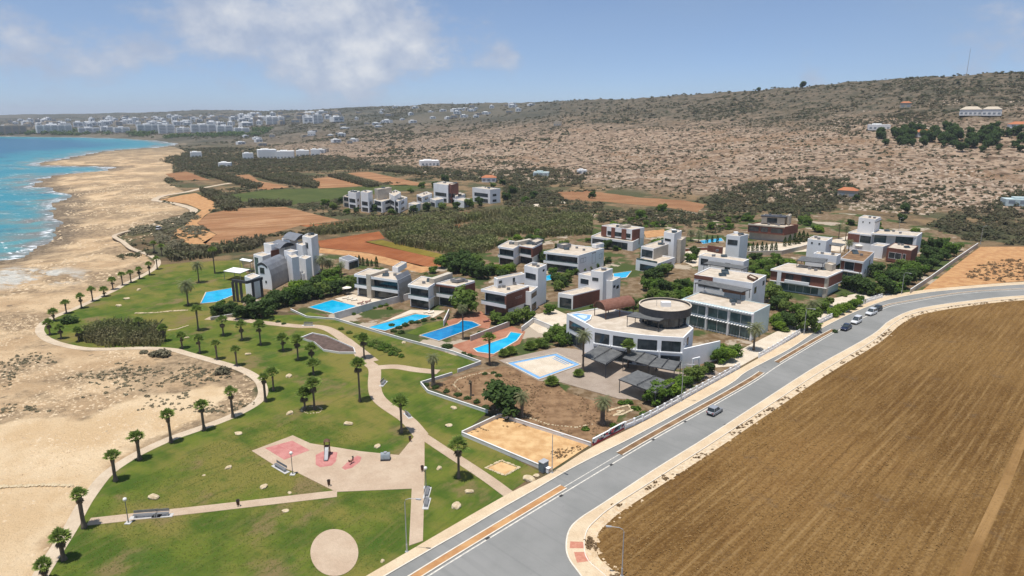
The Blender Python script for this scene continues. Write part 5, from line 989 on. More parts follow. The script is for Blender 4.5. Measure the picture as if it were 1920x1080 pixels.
    H([(838, 652, 1.6), (900, 625, 1.0), (870, 665, .9), (880, 668, .9)], 'round dark shrub beside the dark blue pool', 'shrubs beside the dark blue pool', 'd')
    H([(641, 592, 1.1), (650, 586, 1.2), (662, 590, 1.0), (722, 573, 1.2), (730, 580, 1.1), (712, 575, 1.4), (700, 578, 1.2), (690, 575, 1.3)], 'light shrub beside the white boundary wall', 'shrubs along the white wall', 'g')
    H([(u + random.uniform(-3, 3), v + random.uniform(-1.5, 1.5), random.uniform(.8, 1.25)) for u, v in ((698, 650), (707, 654), (716, 657), (725, 661), (734, 664), (743, 667), (751, 669), (703, 643), (712, 646), (721, 649), (730, 652), (739, 656), (748, 660), (692, 645))] + [(640, 618, .9), (655, 625, .9), (668, 632, .9), (680, 640, .9)], 'green shrub in the planted bed beside the promenade', 'shrubs in the promenade beds', 'g')
    H([(290, 667, 1.6), (303, 668, 2.2), (270, 662, 1.2), (417, 700, 1.9)], 'grey green rounded bush beside the seaside path', 'grey bushes beside the seaside path', 'y')
    H([(131, 605, 2.6)], 'flat dark green bush on the lawn tip', None, 'd')
    H([(510, 600, .9), (522, 604, .9), (532, 608, .8)], 'low shrub in the bed beside the promenade start', 'shrubs at the promenade start', 'd')
    x, y = G(1566, 623); put_bush(x, y, 1.0, 'd', 'round dark bush at the end of the median')
    cy = make_cypress(1)
    for i, (u, v, t) in enumerate(((668, 497, 480), (674, 497, 478), (681, 498, 482), (689, 499, 484), (706, 500, 481), (697, 499, 487), (1402, 472, 455), (1411, 473, 454), (1419, 473, 455), (1428, 473, 453), (1436, 473, 455), (1446, 473, 455), (1454, 472, 454), (1471, 462, 444), (1480, 460, 440), (1489, 458, 437), (1497, 457, 434), (1505, 454, 432), (1513, 452, 436), (1456, 477, 465), (1240, 468, 448), (1325, 455, 440), (1335, 455, 441), (1345, 455, 441))):
        x, y = G(u, v); h = max(2.5, palm_height(u, v, t)); o = link('cypress', cy, None, (x, y, 0), i, (h * 1.3, h * 1.3, h)); tag(o, f'{ORD[i]} slender dark cypress counted in rows from the left', 'cypress', 'cypresses between the villas')
plant_palms(); plant_gardens()
def fill_gardens():
    rng = random.Random(21); zone = np.array(GL([(450, 575), (520, 540), (600, 490), (840, 505), (910, 455), (1100, 410), (1400, 405), (1600, 410), (1780, 452), (1700, 545), (1600, 572), (1470, 632), (1390, 672), (1330, 660), (1290, 590), (1050, 590), (900, 600), (780, 570), (640, 560), (560, 590)]))
    lo, hi = zone.min(0), zone.max(0); got = []; avoid = [np.array(GL(q)) for q in ([(570, 578), (623, 558), (735, 560), (690, 585), (626, 594)], [(680, 618), (770, 580), (840, 582), (846, 606), (722, 626)], [(780, 632), (836, 600), (902, 582), (925, 602), (985, 622), (880, 668)], [(1240, 470), (1400, 462), (1560, 450), (1600, 440), (1580, 470), (1400, 480), (1300, 500)], [(935, 676), (1045, 650), (1350, 690), (1226, 755)], [(1145, 512), (1190, 505), (1178, 525), (1150, 527)])]
    while len(got) < 290:
        if not got or rng.random() < .3: x, y = rng.uniform(lo[0], hi[0]), rng.uniform(lo[1], hi[1])
        else: a_, r_ = rng.uniform(0, 6.28), rng.uniform(1.5, 3.2); q = rng.choice(got[-12:]); x, y = q[0] + r_ * math.cos(a_), q[1] + r_ * math.sin(a_)
        X, Y = np.array([x]), np.array([y])
        if not inside(X, Y, zone)[0] or any(inside(X, Y, a)[0] for a in avoid): continue
        big = rng.random() < .42; m = 1.9 if big else 1.0
        if any(inside(X, Y, np.array(f))[0] or dist_line(X, Y, list(f) + [f[0]])[0] < m for f in FOOT): continue
        if min([9] + [math.hypot(x - a, y - b) for a, b, *_ in got]) < 1.4: continue
        got.append((x, y, big))
    near = {}
    for x, y, big in got:
        v = min((q for q in VILLAS if q[3] == 'villa'), key=lambda q: (q[0] - x) ** 2 + (q[1] + 3 - y) ** 2); near.setdefault(v[2], []).append((x, y, big))
    for lab, it in near.items():
        w = lab.split(); short = ' '.join(w[:5]) if w[4] not in ('and', 'with', 'of', 'at', 'under', 'the') else ' '.join(w[:7])
        for big in (True, False):
            for i, (x, y, b) in enumerate(sorted(q for q in it if q[2] == big)):
                l = f"{ORD[i]} {'leafy tree' if big else 'low shrub'} from the left around the {short}"
                l = ' '.join(l.split()[:16])
                if big: put_tree(x, y, rng.uniform(1.4, 2.4), rng.choice((0, 1, 2, 3, 4, 5)), l, 'garden trees around the villas', rng.uniform(.8, 1.1))
                else: put_bush(x, y, rng.uniform(.8, 1.6), rng.choice('gdgl'), l, 'garden shrubs around the villas')
fill_gardens()
# ------------------------------------------------------------------ uncountable scrub, reeds, grass
def clumps(X, Y, Z, Rr, k, leaf, rng, sq=.75):
    n = len(X); c = np.repeat(np.stack([X, Y, Z], 1), k, 0); r = np.repeat(Rr, k); d = rng.normal(size=(n * k, 3)); d /= np.linalg.norm(d, axis=1)[:, None]; d[:, 2] = np.abs(d[:, 2])
    p = c + d * (r * (.45 + .55 * rng.random(n * k)))[:, None] * np.array([1, 1, sq]); return rand_quads(p, np.repeat(Rr * leaf, k), rng, .5, d)
def sample_poly(P, n, rng):
    P = np.array(P); lo, hi = P.min(0), P.max(0); out = []; got = 0
    while got < n:
        q = rng.uniform(lo, hi, (n * 3, 2)); q = q[inside(q[:, 0], q[:, 1], P)]; out.append(q); got += len(q)
    return np.concatenate(out)[:n]
def poly_area(P): return abs(area2(P)) / 2
def stuff(name, Q, mat, label): return tag(link(name, quads(name, Q, mat)), label, kind='stuff')
KEEP_OUT = [np.array(GL(p)) for p in ([(395, 400), (440, 390), (540, 387), (605, 405), (560, 424), (467, 455), (385, 464)], [(596, 452), (711, 434), (850, 482), (800, 512), (600, 475)], [(558, 339), (615, 332), (690, 348), (600, 354)], [(650, 325), (690, 322), (806, 347), (706, 340)], [(430, 330), (467, 327), (545, 351), (500, 356)], [(412, 368), (500, 356), (760, 346), (640, 372), (550, 384), (467, 381)], [(1043, 361), (1190, 357), (1326, 384), (1307, 398), (1060, 374)], [(640, 372), (700, 350), (820, 335), (945, 345), (945, 380), (780, 398), (640, 402)], [(378, 600), (378, 560), (440, 495), (600, 455), (840, 505), (900, 445), (1100, 398), (1400, 385), (1600, 390), (1790, 435), (1840, 460), (1990, 460), (2500, 500), (2600, 1300), (560, 1156)], [(310, 326), (350, 322), (395, 338), (330, 338)], [(365, 362), (404, 380), (385, 403), (330, 442), (318, 436), (365, 400), (310, 376)])]
def scrub():
    rng = np.random.default_rng(5)
    # rocky slope: random shrubs, thinner on bare rock and thicker in bands
    n = 120000; az = np.radians(rng.uniform(-40, 48, n)); d = np.sqrt(rng.uniform(330 ** 2, 1300 ** 2, n)) ; d = np.where(rng.random(n) < .5, rng.uniform(330, 900, n), d)
    X = d * np.sin(az); Y = d * np.cos(az); cd = coast_d(X, Y); s, zr, ov, dd = hill_s(X, Y)
    dens = fbm(X / 60, Y / 60, 4, 31) + .5 * (fbm(X / 300, Y / 300, 2, 77) - .5); low = ss(.05, .0, s)
    p = np.where(s > .01, .13 + ss(.44, .66, dens) * (.5 + 1.5 * ss(.4, .7, s)), ss(.36, .55, dens) * .75)
    ok = (rng.random(n) < p) & (cd > 40) & ~inside(X, Y, SHELF)
    for K in KEEP_OUT: ok &= ~inside(X, Y, K)
    X, Y, cd = X[ok], Y[ok], cd[ok]; s = s[ok]; Z = TZ(X, Y, cd); r = rng.uniform(.7, 1.9, len(X)) * np.where(s > .6, 1.35, 1.0); 
    stuff('hillside_scrub', clumps(X, Y, Z - .1, r, 10, .5, rng), M_SCRUB, 'dark dry scrub bushes scattered over the rocky hillside')
    # far scrub: coarse tufts on the plain towards the town and the ridge
    n = 36000; az = np.radians(np.where(rng.random(n) < .55, rng.uniform(-38, -8, n), rng.uniform(-10, 46, n))); d = rng.uniform(900, 4400, n); X = d * np.sin(az); Y = d * np.cos(az); cd = coast_d(X, Y); s, zr, ov, dd = hill_s(X, Y)
    dens = fbm(X / 160, Y / 160, 4, 51); ok = (cd > 60) & (rng.random(n) < ss(.40, .56, dens)) & ~inside(X, Y, SHELF) & (ov < 250); X, Y, cd = X[ok], Y[ok], cd[ok]; Z = TZ(X, Y, cd); r = rng.uniform(1.8, 4.2, len(X))
    stuff('distant_scrub', clumps(X, Y, Z - .2, r, 9, .55, rng), M_SCRUB, 'dark scrub and low woods on the plain below the town')
    # thick mid-distance scrub woods
    Q = []
    for px, dn, r0, r1 in (([(300, 300), (345, 288), (480, 292), (640, 296), (700, 312), (820, 318), (930, 325), (1010, 322), (1110, 335), (1080, 352), (1000, 350), (960, 345), (820, 330), (700, 318), (560, 322), (430, 324), (350, 318)], .03, 1.8, 3.6), ([(940, 352), (1000, 352), (1045, 362), (1060, 376), (1130, 382), (1125, 402), (1010, 405), (950, 390)], .05, 1.6, 3.2), ([(1330, 372), (1400, 355), (1500, 356), (1590, 362), (1620, 380), (1560, 395), (1500, 410), (1420, 402), (1380, 418), (1320, 412)], .05, 1.8, 3.6), ([(1120, 398), (1240, 392), (1330, 405), (1290, 420), (1210, 428), (1120, 418)], .06, 1.5, 3.0), ([(1740, 425), (1800, 400), (1920, 385), (2050, 400), (2050, 455), (1920, 462), (1835, 455), (1780, 440)], .05, 1.6, 3.4), ([(1590, 368), (1700, 378), (1750, 365), (1690, 400), (1600, 392)], .025, 1.2, 2.4), ([(220, 478), (290, 464), (300, 480), (225, 487)], .09, 1.0, 1.8), ([(1230, 410), (1340, 415), (1400, 430), (1330, 440), (1260, 438)], .03, 1.2, 2.2)):
        P = GL(px); m = int(poly_area(P) * dn); q = sample_poly(P, m, rng); X, Y = q.T
        ok = np.ones(m, bool)
        for K in KEEP_OUT[:7]: ok &= ~inside(X, Y, K)
        X, Y = X[ok], Y[ok]; Q.append(clumps(X, Y, TZ(X, Y) - .1, rng.uniform(r0, r1, len(X)), 30, .28, rng, .9))
    stuff('scrub_woodland', np.concatenate(Q), M_SCRUB, 'dark green scrub woodland between the fields and the slope')
    # reeds: upright blades in strips
    def reeds(px, dn, h0, h1, name, mat, label, w=.16):
        Q = []
        for p in px:
            P = GL(p); m = int(poly_area(P) * dn); q = sample_poly(P, m, rng); X, Y = q.T; h = rng.uniform(h0, h1, m) * (.7 + .6 * fbm(X / 9, Y / 9, 2, 5)); a = rng.uniform(0, 6.28, m); lean = rng.normal(size=(m, 2)) * .28
            c, s = np.cos(a) * w, np.sin(a) * w; z = np.zeros(m) - .05; b0 = np.stack([X - c, Y - s, z], 1); b1 = np.stack([X + c, Y + s, z], 1); mx, my = X + lean[:, 0] * h * .4, Y + lean[:, 1] * h * .4
            m0 = np.stack([mx + c * 1.5, my + s * 1.5, h * .6], 1); tp = np.stack([X + lean[:, 0] * h, Y + lean[:, 1] * h, h], 1); Q.append(np.stack([b0, b1, m0, tp], 1)); Q.append(rand_quads(np.stack([X + lean[:, 0] * h * .6, Y + lean[:, 1] * h * .6, h * rng.uniform(.55, 1, m)], 1), w * 2.2, rng, .5))
        stuff(name, np.concatenate(Q), mat, label)
    reeds([[(582, 433), (716, 415), (776, 414), (778, 424), (716, 430), (600, 442)], [(716, 441), (768, 426), (845, 430), (925, 448), (935, 462), (905, 476), (858, 480), (742, 459)], [(826, 415), (935, 398), (990, 396), (1050, 398), (940, 408), (850, 421)], [(867, 432), (925, 412), (1000, 402), (1055, 411), (1060, 425), (955, 446), (885, 443)], [(776, 412), (840, 402), (870, 412), (845, 428), (780, 428)], [(1055, 405), (1110, 410), (1110, 440), (1000, 448), (1055, 428)]], 1.5, 2.6, 4.2, 'reed_thicket', M_REED, 'olive green reed thickets between the fields and the villas', .22)
    reeds([[(395, 466), (493, 449), (500, 458), (470, 470), (400, 478)], [(310, 480), (330, 468), (420, 470), (400, 484), (320, 492)], [(363, 322), (420, 328), (493, 350), (480, 355), (420, 340)], [(475, 331), (560, 327), (600, 348), (590, 354), (520, 343)], [(615, 331), (650, 330), (712, 350), (690, 352)], [(465, 380), (548, 381), (545, 387), (470, 388)], [(372, 357), (400, 360), (450, 378), (445, 396), (420, 396), (405, 380)], [(600, 326), (760, 316), (800, 330), (700, 320)]], 1.1, 2.2, 3.6, 'reed_hedge', M_REEDH, 'olive brown reed hedges bordering the orange fields', .3)
    reeds([[(149, 640), (150, 628), (185, 612), (240, 606), (300, 612), (312, 636), (305, 650), (200, 652)]], 7, 1.6, 2.6, 'reed_bed', M_REED, 'brownish green reed bed on the lawn beside the seaside path', .10)
    Q = []
    for px, dn in (([(235, 432), (300, 415), (365, 400), (375, 410), (330, 428), (250, 440)], .16), ([(340, 425), (385, 425), (385, 440), (345, 441)], .2), ([(287, 440), (330, 430), (345, 450), (330, 462), (290, 455)], .12), ([(320, 460), (360, 460), (400, 468), (330, 490), (310, 480)], .15)):
        P = GL(px); q = sample_poly(P, int(poly_area(P) * dn), rng); X, Y = q.T; Q.append(clumps(X, Y, 0 * X, rng.uniform(.9, 1.9, len(X)), 26, .3, rng))
    stuff('grey_thicket', np.concatenate(Q), M_GREYB, 'grey brown thicket beside the orange track')
    # shore plants and stones
    P = GL([(0, 660), (60, 640), (280, 665), (430, 700), (485, 720), (480, 760), (420, 775), (300, 770), (150, 770), (0, 775)]); q = sample_poly(P, 2600, rng); X, Y = q.T; ok = rng.random(len(X)) < ss(.4, .6, fbm(X / 10, Y / 10, 3, 8)); X, Y = X[ok], Y[ok]
    stuff('shore_scrub', clumps(X, Y, TZ(X, Y), rng.uniform(.12, .55, len(X)), 18, .36, rng, .7), M_GREYB, 'low dry plants on the rocky shore inside the path')
    n = 7000; q = sample_poly(GL([(0, 560), (70, 590), (75, 640), (330, 668), (470, 705), (480, 750), (300, 815), (180, 890), (60, 1080), (-60, 1080), (-60, 560)]), n, rng); q2 = sample_poly(GL([(0, 560), (110, 575), (290, 490), (250, 460), (330, 420), (300, 350), (130, 340), (110, 420), (60, 480)]), 5000, rng); q = np.concatenate([q, q2]); X, Y = q.T
    ok = (coast_d(X, Y) > 3) & (rng.random(len(X)) < ss(.42, .62, fbm(X / 13, Y / 13, 4, 15))); X, Y = X[ok], Y[ok]; dd = np.hypot(X, Y); r = rng.uniform(.10, .42, len(X)) * np.where(dd > 260, 2.2, 1); Z = TZ(X, Y)
    base = np.array([(1, 0, 0), (.3, .9, 0), (-.8, .6, 0), (-.8, -.6, 0), (.3, -.9, 0), (.15, .1, .55)]); fc = [(0, 1, 5), (1, 2, 5), (2, 3, 5), (3, 4, 5), (4, 0, 5)]
    a = rng.uniform(0, 6.28, len(X)); V = base[None] * rng.uniform(.6, 1.3, (len(X), 6, 1)); c, s = np.cos(a)[:, None], np.sin(a)[:, None]; V = np.stack([V[..., 0] * c - V[..., 1] * s, V[..., 0] * s + V[..., 1] * c, V[..., 2]], -1) * r[:, None, None] + np.stack([X, Y, Z - .03], 1)[:, None]
    stuff_me = quads('shore_stones', np.concatenate([V[:, f] for f in fc]), M_SHORE, 3); tag(link('shore_stones', stuff_me), 'loose pale limestone rubble strewn over the shore', kind='stuff')
    # slope rocks
    n = 26000; az = np.radians(rng.uniform(-12, 44, n)); d = rng.uniform(400, 950, n); X = d * np.sin(az); Y = d * np.cos(az); s, zr, ov, dd = hill_s(X, Y); ok = (s > .015) & (s < .75) & (rng.random(n) < ss(.45, .6, fbm(X / 45, Y / 45, 4, 61))); X, Y = X[ok], Y[ok]; Z = TZ(X, Y); r = rng.uniform(.5, 1.7, len(X))
    a = rng.uniform(0, 6.28, len(X)); V = base[None] * rng.uniform(.6, 1.3, (len(X), 6, 1)); c, s = np.cos(a)[:, None], np.sin(a)[:, None]; V = np.stack([V[..., 0] * c - V[..., 1] * s, V[..., 0] * s + V[..., 1] * c, V[..., 2]], -1) * r[:, None, None] + np.stack([X, Y, Z - .15], 1)[:, None]
    tag(link('slope_rocks', quads('slope_rocks', np.concatenate([V[:, f] for f in fc]), M_SLOPE, 3)), 'pale limestone outcrops on the hillside', kind='stuff')
    # stubble and verge tufts of the straw field
    P = offset(RKI, -1.7) + GL([(1990, 760), (1700, 1110), (1240, 1130)]); q = sample_poly(P, 42000, rng); X, Y = q.T; h = rng.uniform(.07, .17, len(X)); u = (X * math.cos(R(46)) + Y * math.sin(R(46))); w = (-X * math.sin(R(46)) + Y * math.cos(R(46))); ok = rng.random(len(X)) < ss(.35, .6, fbm(u / 40, w / 1.6, 3, 4)); X, Y, h = X[ok], Y[ok], h[ok]
    stuff('stubble', clumps(X, Y, 0 * X + .05, h * 1.6, 3, .42, rng, .8), M_STRAWG, 'dry golden stubble in rows on the field')
    L = offset(RKI, -.9); L = np.array(L); seg = rng.integers(0, len(L) - 1, 900); t = rng.random(900)[:, None]; p = L[seg] * (1 - t) + L[seg + 1] * t + rng.normal(size=(900, 2)) * .38; d = np.hypot(p[:, 0], p[:, 1]); p = p[(d < 330) & (fbm(p[:, 0] / 3, p[:, 1] / 3, 3, 2) > .45)]
    stuff('verge_weeds', clumps(p[:, 0], p[:, 1], 0 * p[:, 0] + .03, rng.uniform(.12, .42, len(p)), 14, .4, rng), M_DRYB, 'dry brown weeds along the field edge of the sidewalk')
    stn = L[seg] * (1 - t) + L[seg + 1] * t + rng.normal(size=(900, 2)) * .5; V = base[None] * rng.uniform(.6, 1.3, (900, 6, 1)) * rng.uniform(.12, .35, (900, 1, 1)) + np.concatenate([stn, np.zeros((900, 1)) + .03], 1)[:, None]
    tag(link('verge_stones', quads('verge_stones', np.concatenate([V[:, f] for f in fc]), M_SHORE, 3)), 'pale stones along the field edge', kind='stuff')
    q = sample_poly(GL([(1800, 520), (1850, 490), (1960, 480), (1980, 515), (1880, 530)]), 260, rng); X, Y = q.T
    stuff('plot_weeds', clumps(X, Y, 0 * X + .04, rng.uniform(.3, 1.0, len(X)), 18, .36, rng), M_DRYB, 'dry weeds on the bare orange plot')
    q = np.concatenate([sample_poly(GL([(850, 712), (930, 692), (1040, 718), (1150, 775), (1110, 828), (935, 772), (815, 728)]), 1500, rng), sample_poly(GL([(870, 814), (936, 785), (990, 800), (940, 805)]), 160, rng), sample_poly(GL([(1040, 868), (1100, 838), (1060, 832), (1030, 850)]), 120, rng)]); X, Y = q.T; ok = fbm(X / 4, Y / 4, 3, 6) > .46; X, Y = X[ok], Y[ok]
    stuff('dry_weeds', clumps(X, Y, 0 * X + .05, rng.uniform(.06, .28, len(X)), 10, .42, rng), M_DRYB, 'tufts of dry grass on the brown plot and the sand plot')
    # lawn tufts: short grass relief
    q = sample_poly(GL([(100, 1075), (200, 930), (480, 790), (620, 790), (760, 860), (760, 1010), (690, 1075)]), 26000, rng); X, Y = q.T; ok = inside(X, Y, np.array(lawn_poly)); ok &= ~inside(X, Y, np.array(GL(_c))); ok &= ~inside(X, Y, np.array(GL([(470, 846), (549, 815), (582, 830), (677, 845), (748, 852), (790, 826), (800, 1020), (760, 1024), (770, 920), (630, 925)]))); ok &= dist_line(X, Y, GL([(166, 979), (400, 953), (632, 926)])) > 1.1; X, Y = X[ok], Y[ok]
    stuff('lawn_grass', clumps(X, Y, 0 * X + .025, rng.uniform(.05, .13, len(X)), 3, .5, rng, .6), M_GRASS, 'short uneven grass of the park lawn')
M_SHORE = simple('shore_stone', (.50, .37, .23), (.62, .49, .33), .4, .95); M_SLOPE = simple('slope_stone', (.33, .25, .185), (.44, .355, .275), .1, .95)
def grass_mat():
    b = NB('grass_blade'); c = b.mix(b.geo('Random Per Island'), (.05, .085, .014), (.15, .155, .035)); return b.fin(c, .9, None, spec=.1)
M_GRASS = grass_mat()
scrub()
# ------------------------------------------------------------------ pools
def pool(px, label, mat=None, cop=.35, z=.0):
    P = GL(px); c = np.mean(P, 0); e = empty('swimming_pool', label, 'pool', (c[0], c[1], 0)); P = [(p[0] - c[0], p[1] - c[1]) for p in P]
    if area2(P) < 0: P = P[::-1]
    n = len(P); out = []
    for i in range(n):
        a, b, d = (np.array(P[(i + k) % n]) for k in (-1, 0, 1)); t1 = (b - a) / np.linalg.norm(b - a); t2 = (d - b) / np.linalg.norm(d - b); nn = np.array([t1[1] + t2[1], -t1[0] - t2[0]]); nn /= max(np.linalg.norm(nn), 1e-6); out.append(tuple(b + nn * cop))
    mb = MB()
    for i in range(n): j = (i + 1) % n; mb.prism([out[i], out[j], P[j], P[i]], -.1, .24)
    mb.build('coping', M_CREAM, e); mb = MB(); mb.prism(P, -.2, .14); mb.build('water', mat or M_POOL, e); return e
pool([(377, 570), (387, 549), (434, 541), (436, 555), (406, 567)], 'turquoise pool beside the silver villa')
pool([(579, 577), (623, 563.5), (669, 575), (626, 589)], 'square turquoise pool in front of the curved screen villa')
pool([(691, 615), (779, 590), (809, 593), (775, 604), (722, 621)], 'long turquoise pool below the fin wall villa')
pool([(788, 630), (859, 608), (867, 602), (885, 604), (900, 611), (823, 640)], 'deep blue pool below the brick clad villa', M_POOL2)
pool([(889, 655), (951, 634), (958, 624), (978, 627), (968, 640), (925, 665), (896, 661)], 'small bent pool with a round end beside the low palms')
pool([(1150, 514), (1184, 509), (1174, 521), (1152, 524)], 'small pale blue pool in the middle of the estate')
pool([(1012, 520), (1040, 515), (1045, 523), (1018, 529)], 'little blue pool behind the white stair tower')
pool([(1312, 452), (1352, 447), (1356, 452), (1318, 458)], 'pale pool in front of the brown stone villa')
def empty_pool():
    P = GL([(950, 682), (1043, 664), (1089, 685), (1010, 713)]); c = np.mean(P, 0); e = empty('empty_pool', 'drained pool with blue tiled sides and cream floor', 'pool', (c[0], c[1], .1)); P = [np.array(p) - c for p in P]
    ins = [p * .82 for p in P]; mb = MB()
    for i in range(4): j = (i + 1) % 4; mb.prism([tuple(P[i] * 1.03), tuple(P[j] * 1.03), tuple(P[j] * .985), tuple(P[i] * .985)], -.05, .16)
    mb.build('coping', M_CREAM, e); mb = MB(); mb.prism([tuple(p * .985) for p in P], -.05, .03); mb.build('tiled_side', M_POOLT, e); mb = MB(); mb.prism([tuple(p) for p in ins], .031, .05); mb.build('pool_floor', M_CREAM, e)
    for k in range(3):
        a, b = ins[1] * (1 - .09 * k), ins[2] * (1 - .09 * k); t = (b - a); mb = MB(); o = -(a + b) / 2 * .05; mb.prism([tuple(a + t * .1 + o * k), tuple(a + t * .9 + o * k), tuple(a + t * .9 + o * (k + .8)), tuple(a + t * .1 + o * (k + .8))], .051, .2 - .04 * k); mb.build('step', M_POOLT, e)
empty_pool()
# ------------------------------------------------------------------ walls and fences
M_WALLW = simple('weathered_white', (.60, .585, .56), (.70, .69, .67), .5, .9)
def wall(px, h, label, mat=None, th=.2, name='garden_wall', cap=True, z=0.):
    P = [np.array(p) for p in GL(px)]; o = P[0]; e = empty(name, label, 'wall', (o[0], o[1], z)); P = [p - o for p in P]
    for a, b in zip(P[:-1], P[1:]):
        L = np.linalg.norm(b - a); k = max(1, int(round(L / 6))); t = (b - a) / L; n = np.array([-t[1], t[0]]) * th / 2
        for i in range(k):
            p, q = a + t * (L * i / k + .01), a + t * (L * (i + 1) / k - .01); mb = MB(); mb.prism([tuple(p - n), tuple(q - n), tuple(q + n), tuple(p + n)], -.05, h); s = mb.build('wall_panel', mat or M_WALLW, e)
            if cap: mb = MB(); m = n * 1.35; mb.prism([tuple(p - m), tuple(q - m), tuple(q + m), tuple(p + m)], h, h + .06); mb.build('coping', M_WALLW, s)
    return e
wall([(866, 816), (938, 782), (1108, 837)], .7, 'low white wall along the back of the sand plot')
wall([(866, 817), (1020, 882)], .7, 'low white wall between the lawn and the sand plot')
wall([(915, 775), (802, 737), (789, 721), (848, 703)], .6, 'low white wall round the corner of the brown plot')
wall([(858, 699), (902, 683)], .8, 'short white wall beside the brown plot gate')
wall([(902, 682), (850, 663), (765, 641), (700, 622), (628, 600)], .6, 'white boundary wall below the pools')
wall([(628, 600), (700, 579), (772, 561)], 2.0, 'high white wall between the square pool and the long pool')
wall([(545, 582), (575, 596), (628, 600)], .5, 'low wall in front of the square pool')
wall([(832, 612), (842, 590)], 1.6, 'short white wall above the deep blue pool')
wall([(882, 640), (955, 612)], 1.4, 'beige wall between the deep blue and the small pool', M_BEIGE)
wall([(978, 622), (1000, 605), (1060, 630)], 1.3, 'white courtyard wall beside the low brick villa')
wall([(1706, 551), (1745, 525), (1790, 492), (1833, 462)], 1.5, 'long pale wall along the bare orange plot', M_BEIGE)
wall([(395, 601), (440, 594), (445, 598)], .9, 'low stone wall at the start of the promenade', M_BEIGE)
wall([(1400, 480), (1465, 478), (1500, 470), (1560, 452)], 1.8, 'cream lane wall below the cypresses', M_CREAM)
wall([(1230, 478), (1300, 470), (1355, 468)], 1.2, 'reddish lane wall behind the sandstone villa', M_BRICK)
def road_wall(px, label, gates=(), h=.75):
    P = smooth(GL(px), 4); P = [np.array(p) for p in P]; o = P[0]; e = empty('road_wall', label, 'wall', (o[0], o[1], 0)); d = [0]
    for a, b in zip(P[:-1], P[1:]): d.append(d[-1] + np.linalg.norm(b - a))
    at = lambda s: np.array([np.interp(s, d, [p[0] for p in P]), np.interp(s, d, [p[1] for p in P])]) - o
    n = int(d[-1] / 2.4)
    for i in range(n):
        a, b = at(d[-1] * i / n), at(d[-1] * (i + 1) / n); t = (b - a) / np.linalg.norm(b - a); m = np.array([-t[1], t[0]])
        mb = MB(); mb.prism([tuple(a - m * .17 - t * .17), tuple(a - m * .17 + t * .17), tuple(a + m * .17 + t * .17), tuple(a + m * .17 - t * .17)], 0, 1.42); mb.build('pillar', M_WHITE, e)
        mb = MB(); mb.prism([tuple(a + t * .2 - m * .1), tuple(b - t * .2 - m * .1), tuple(b - t * .2 + m * .1), tuple(a + t * .2 + m * .1)], 0, h); w = mb.build('wall_panel', M_WHITE, e)
        mb = MB(); L = np.linalg.norm(b - a)
        for z in (h + .08, 1.36): mb.prism([tuple(a + t * .2 - m * .03), tuple(b - t * .2 - m * .03), tuple(b - t * .2 + m * .03), tuple(a + t * .2 + m * .03)], z, z + .05)
        for k in range(9): p = a + t * (.32 + (L - .64) * k / 8); mb.prism([tuple(p - t * .03 - m * .02), tuple(p + t * .03 - m * .02), tuple(p + t * .03 + m * .02), tuple(p - t * .03 + m * .02)], h + .13, 1.36)
        mb.build('railing', M_WHITE, w)
road_wall([(1172, 804), (1217, 784), (1323, 726), (1388, 690)], 'white pillared wall between the brown plot and the road')
road_wall([(1423, 672), (1455, 654), (1480, 638), (1500, 626)], 'white pillared wall below the wide date palm')
road_wall([(1530, 611), (1552, 600), (1590, 583), (1625, 568), (1655, 558)], 'white pillared wall along the front gardens on the bend')
# painted wall
def mural():
    a, b = np.array(G(1112, 836)), np.array(G(1172, 804)); e = empty('painted_wall', 'low wall painted with teal, white and red graffiti', 'wall', (a[0], a[1], 0)); t = (b - a); L = np.linalg.norm(t); t /= L; n = np.array([-t[1], t[0]])
    nb = NB('graffiti'); s = nb.voro(1.4, nb.coord((1, 1, 1.6)), out='Color'); sp = nb.N.new('ShaderNodeSeparateColor'); nb.L.new(s, sp.inputs[0]); c = nb.mix(nb.rng(sp.outputs[0], .35, .4), (.10, .22, .24), (.62, .66, .68)); c = nb.mix(nb.rng(sp.outputs[1], .7, .74), c, (.04, .05, .08)); c = nb.mix(nb.rng(sp.outputs[2], .8, .84), c, (.55, .09, .12)); gm = nb.fin(c, .8)
    red = simple('red_paint', (.45, .05, .06), (.55, .10, .10), 3.)
    for (s0, s1, h) in ((0, .5, 1.25), (.5, 1, 1.35)):
        p, q = t * (L * s0 + .01), t * (L * s1 - .01); mb = MB(); mb.prism([tuple(p), tuple(q), tuple(q + n * .2), tuple(p + n * .2)], .38, h); w = mb.build('painted_panel', gm, e); mb = MB(); mb.prism([tuple(p - n * .012), tuple(q - n * .012), tuple(q + n * .2), tuple(p + n * .2)], 0, .379); mb.build('red_base', red, e)
        mb = MB(); mb.prism([tuple(p - n * .03), tuple(q - n * .03), tuple(q + n * .23), tuple(p + n * .23)], h, h + .08); mb.build('coping', M_WHITE, w)
mural()
# ------------------------------------------------------------------ dark shade roofs on the terrace
def shade_roof(L, F, Rr, z, label):
    v = Villa(label, F, Z5, 'shade_roof', 'pergola'); o = v.pergola(L, F, Rr, z, .1, M_SHADE, slats=26, name='roof_frame')
    q = [np.array(p) for p in v.quad(L, F, Rr, z)]
    for s in (0.0, .5):
        mb = MB(); a = q[1] + (q[0] - q[1]) * s; b = q[2] + (q[3] - q[2]) * s; t = (b - a) / np.linalg.norm(b - a); n = np.array([-t[1], t[0]]) * .06; mb.prism([tuple(a - n), tuple(b - n), tuple(b + n), tuple(a + n)], z + .25, z + .37)
        for w in (.03, .97): p = a + (b - a) * w; mb.box(p[0] - .05, p[0] + .05, p[1] - .05, p[1] + .05, z + .051, z + .25)
        mb.build('top_rail', M_DARK, o)
shade_roof((365, 505), (545, 575), (680, 490), 3.3, 'left dark shade roof beside the tall date palm')
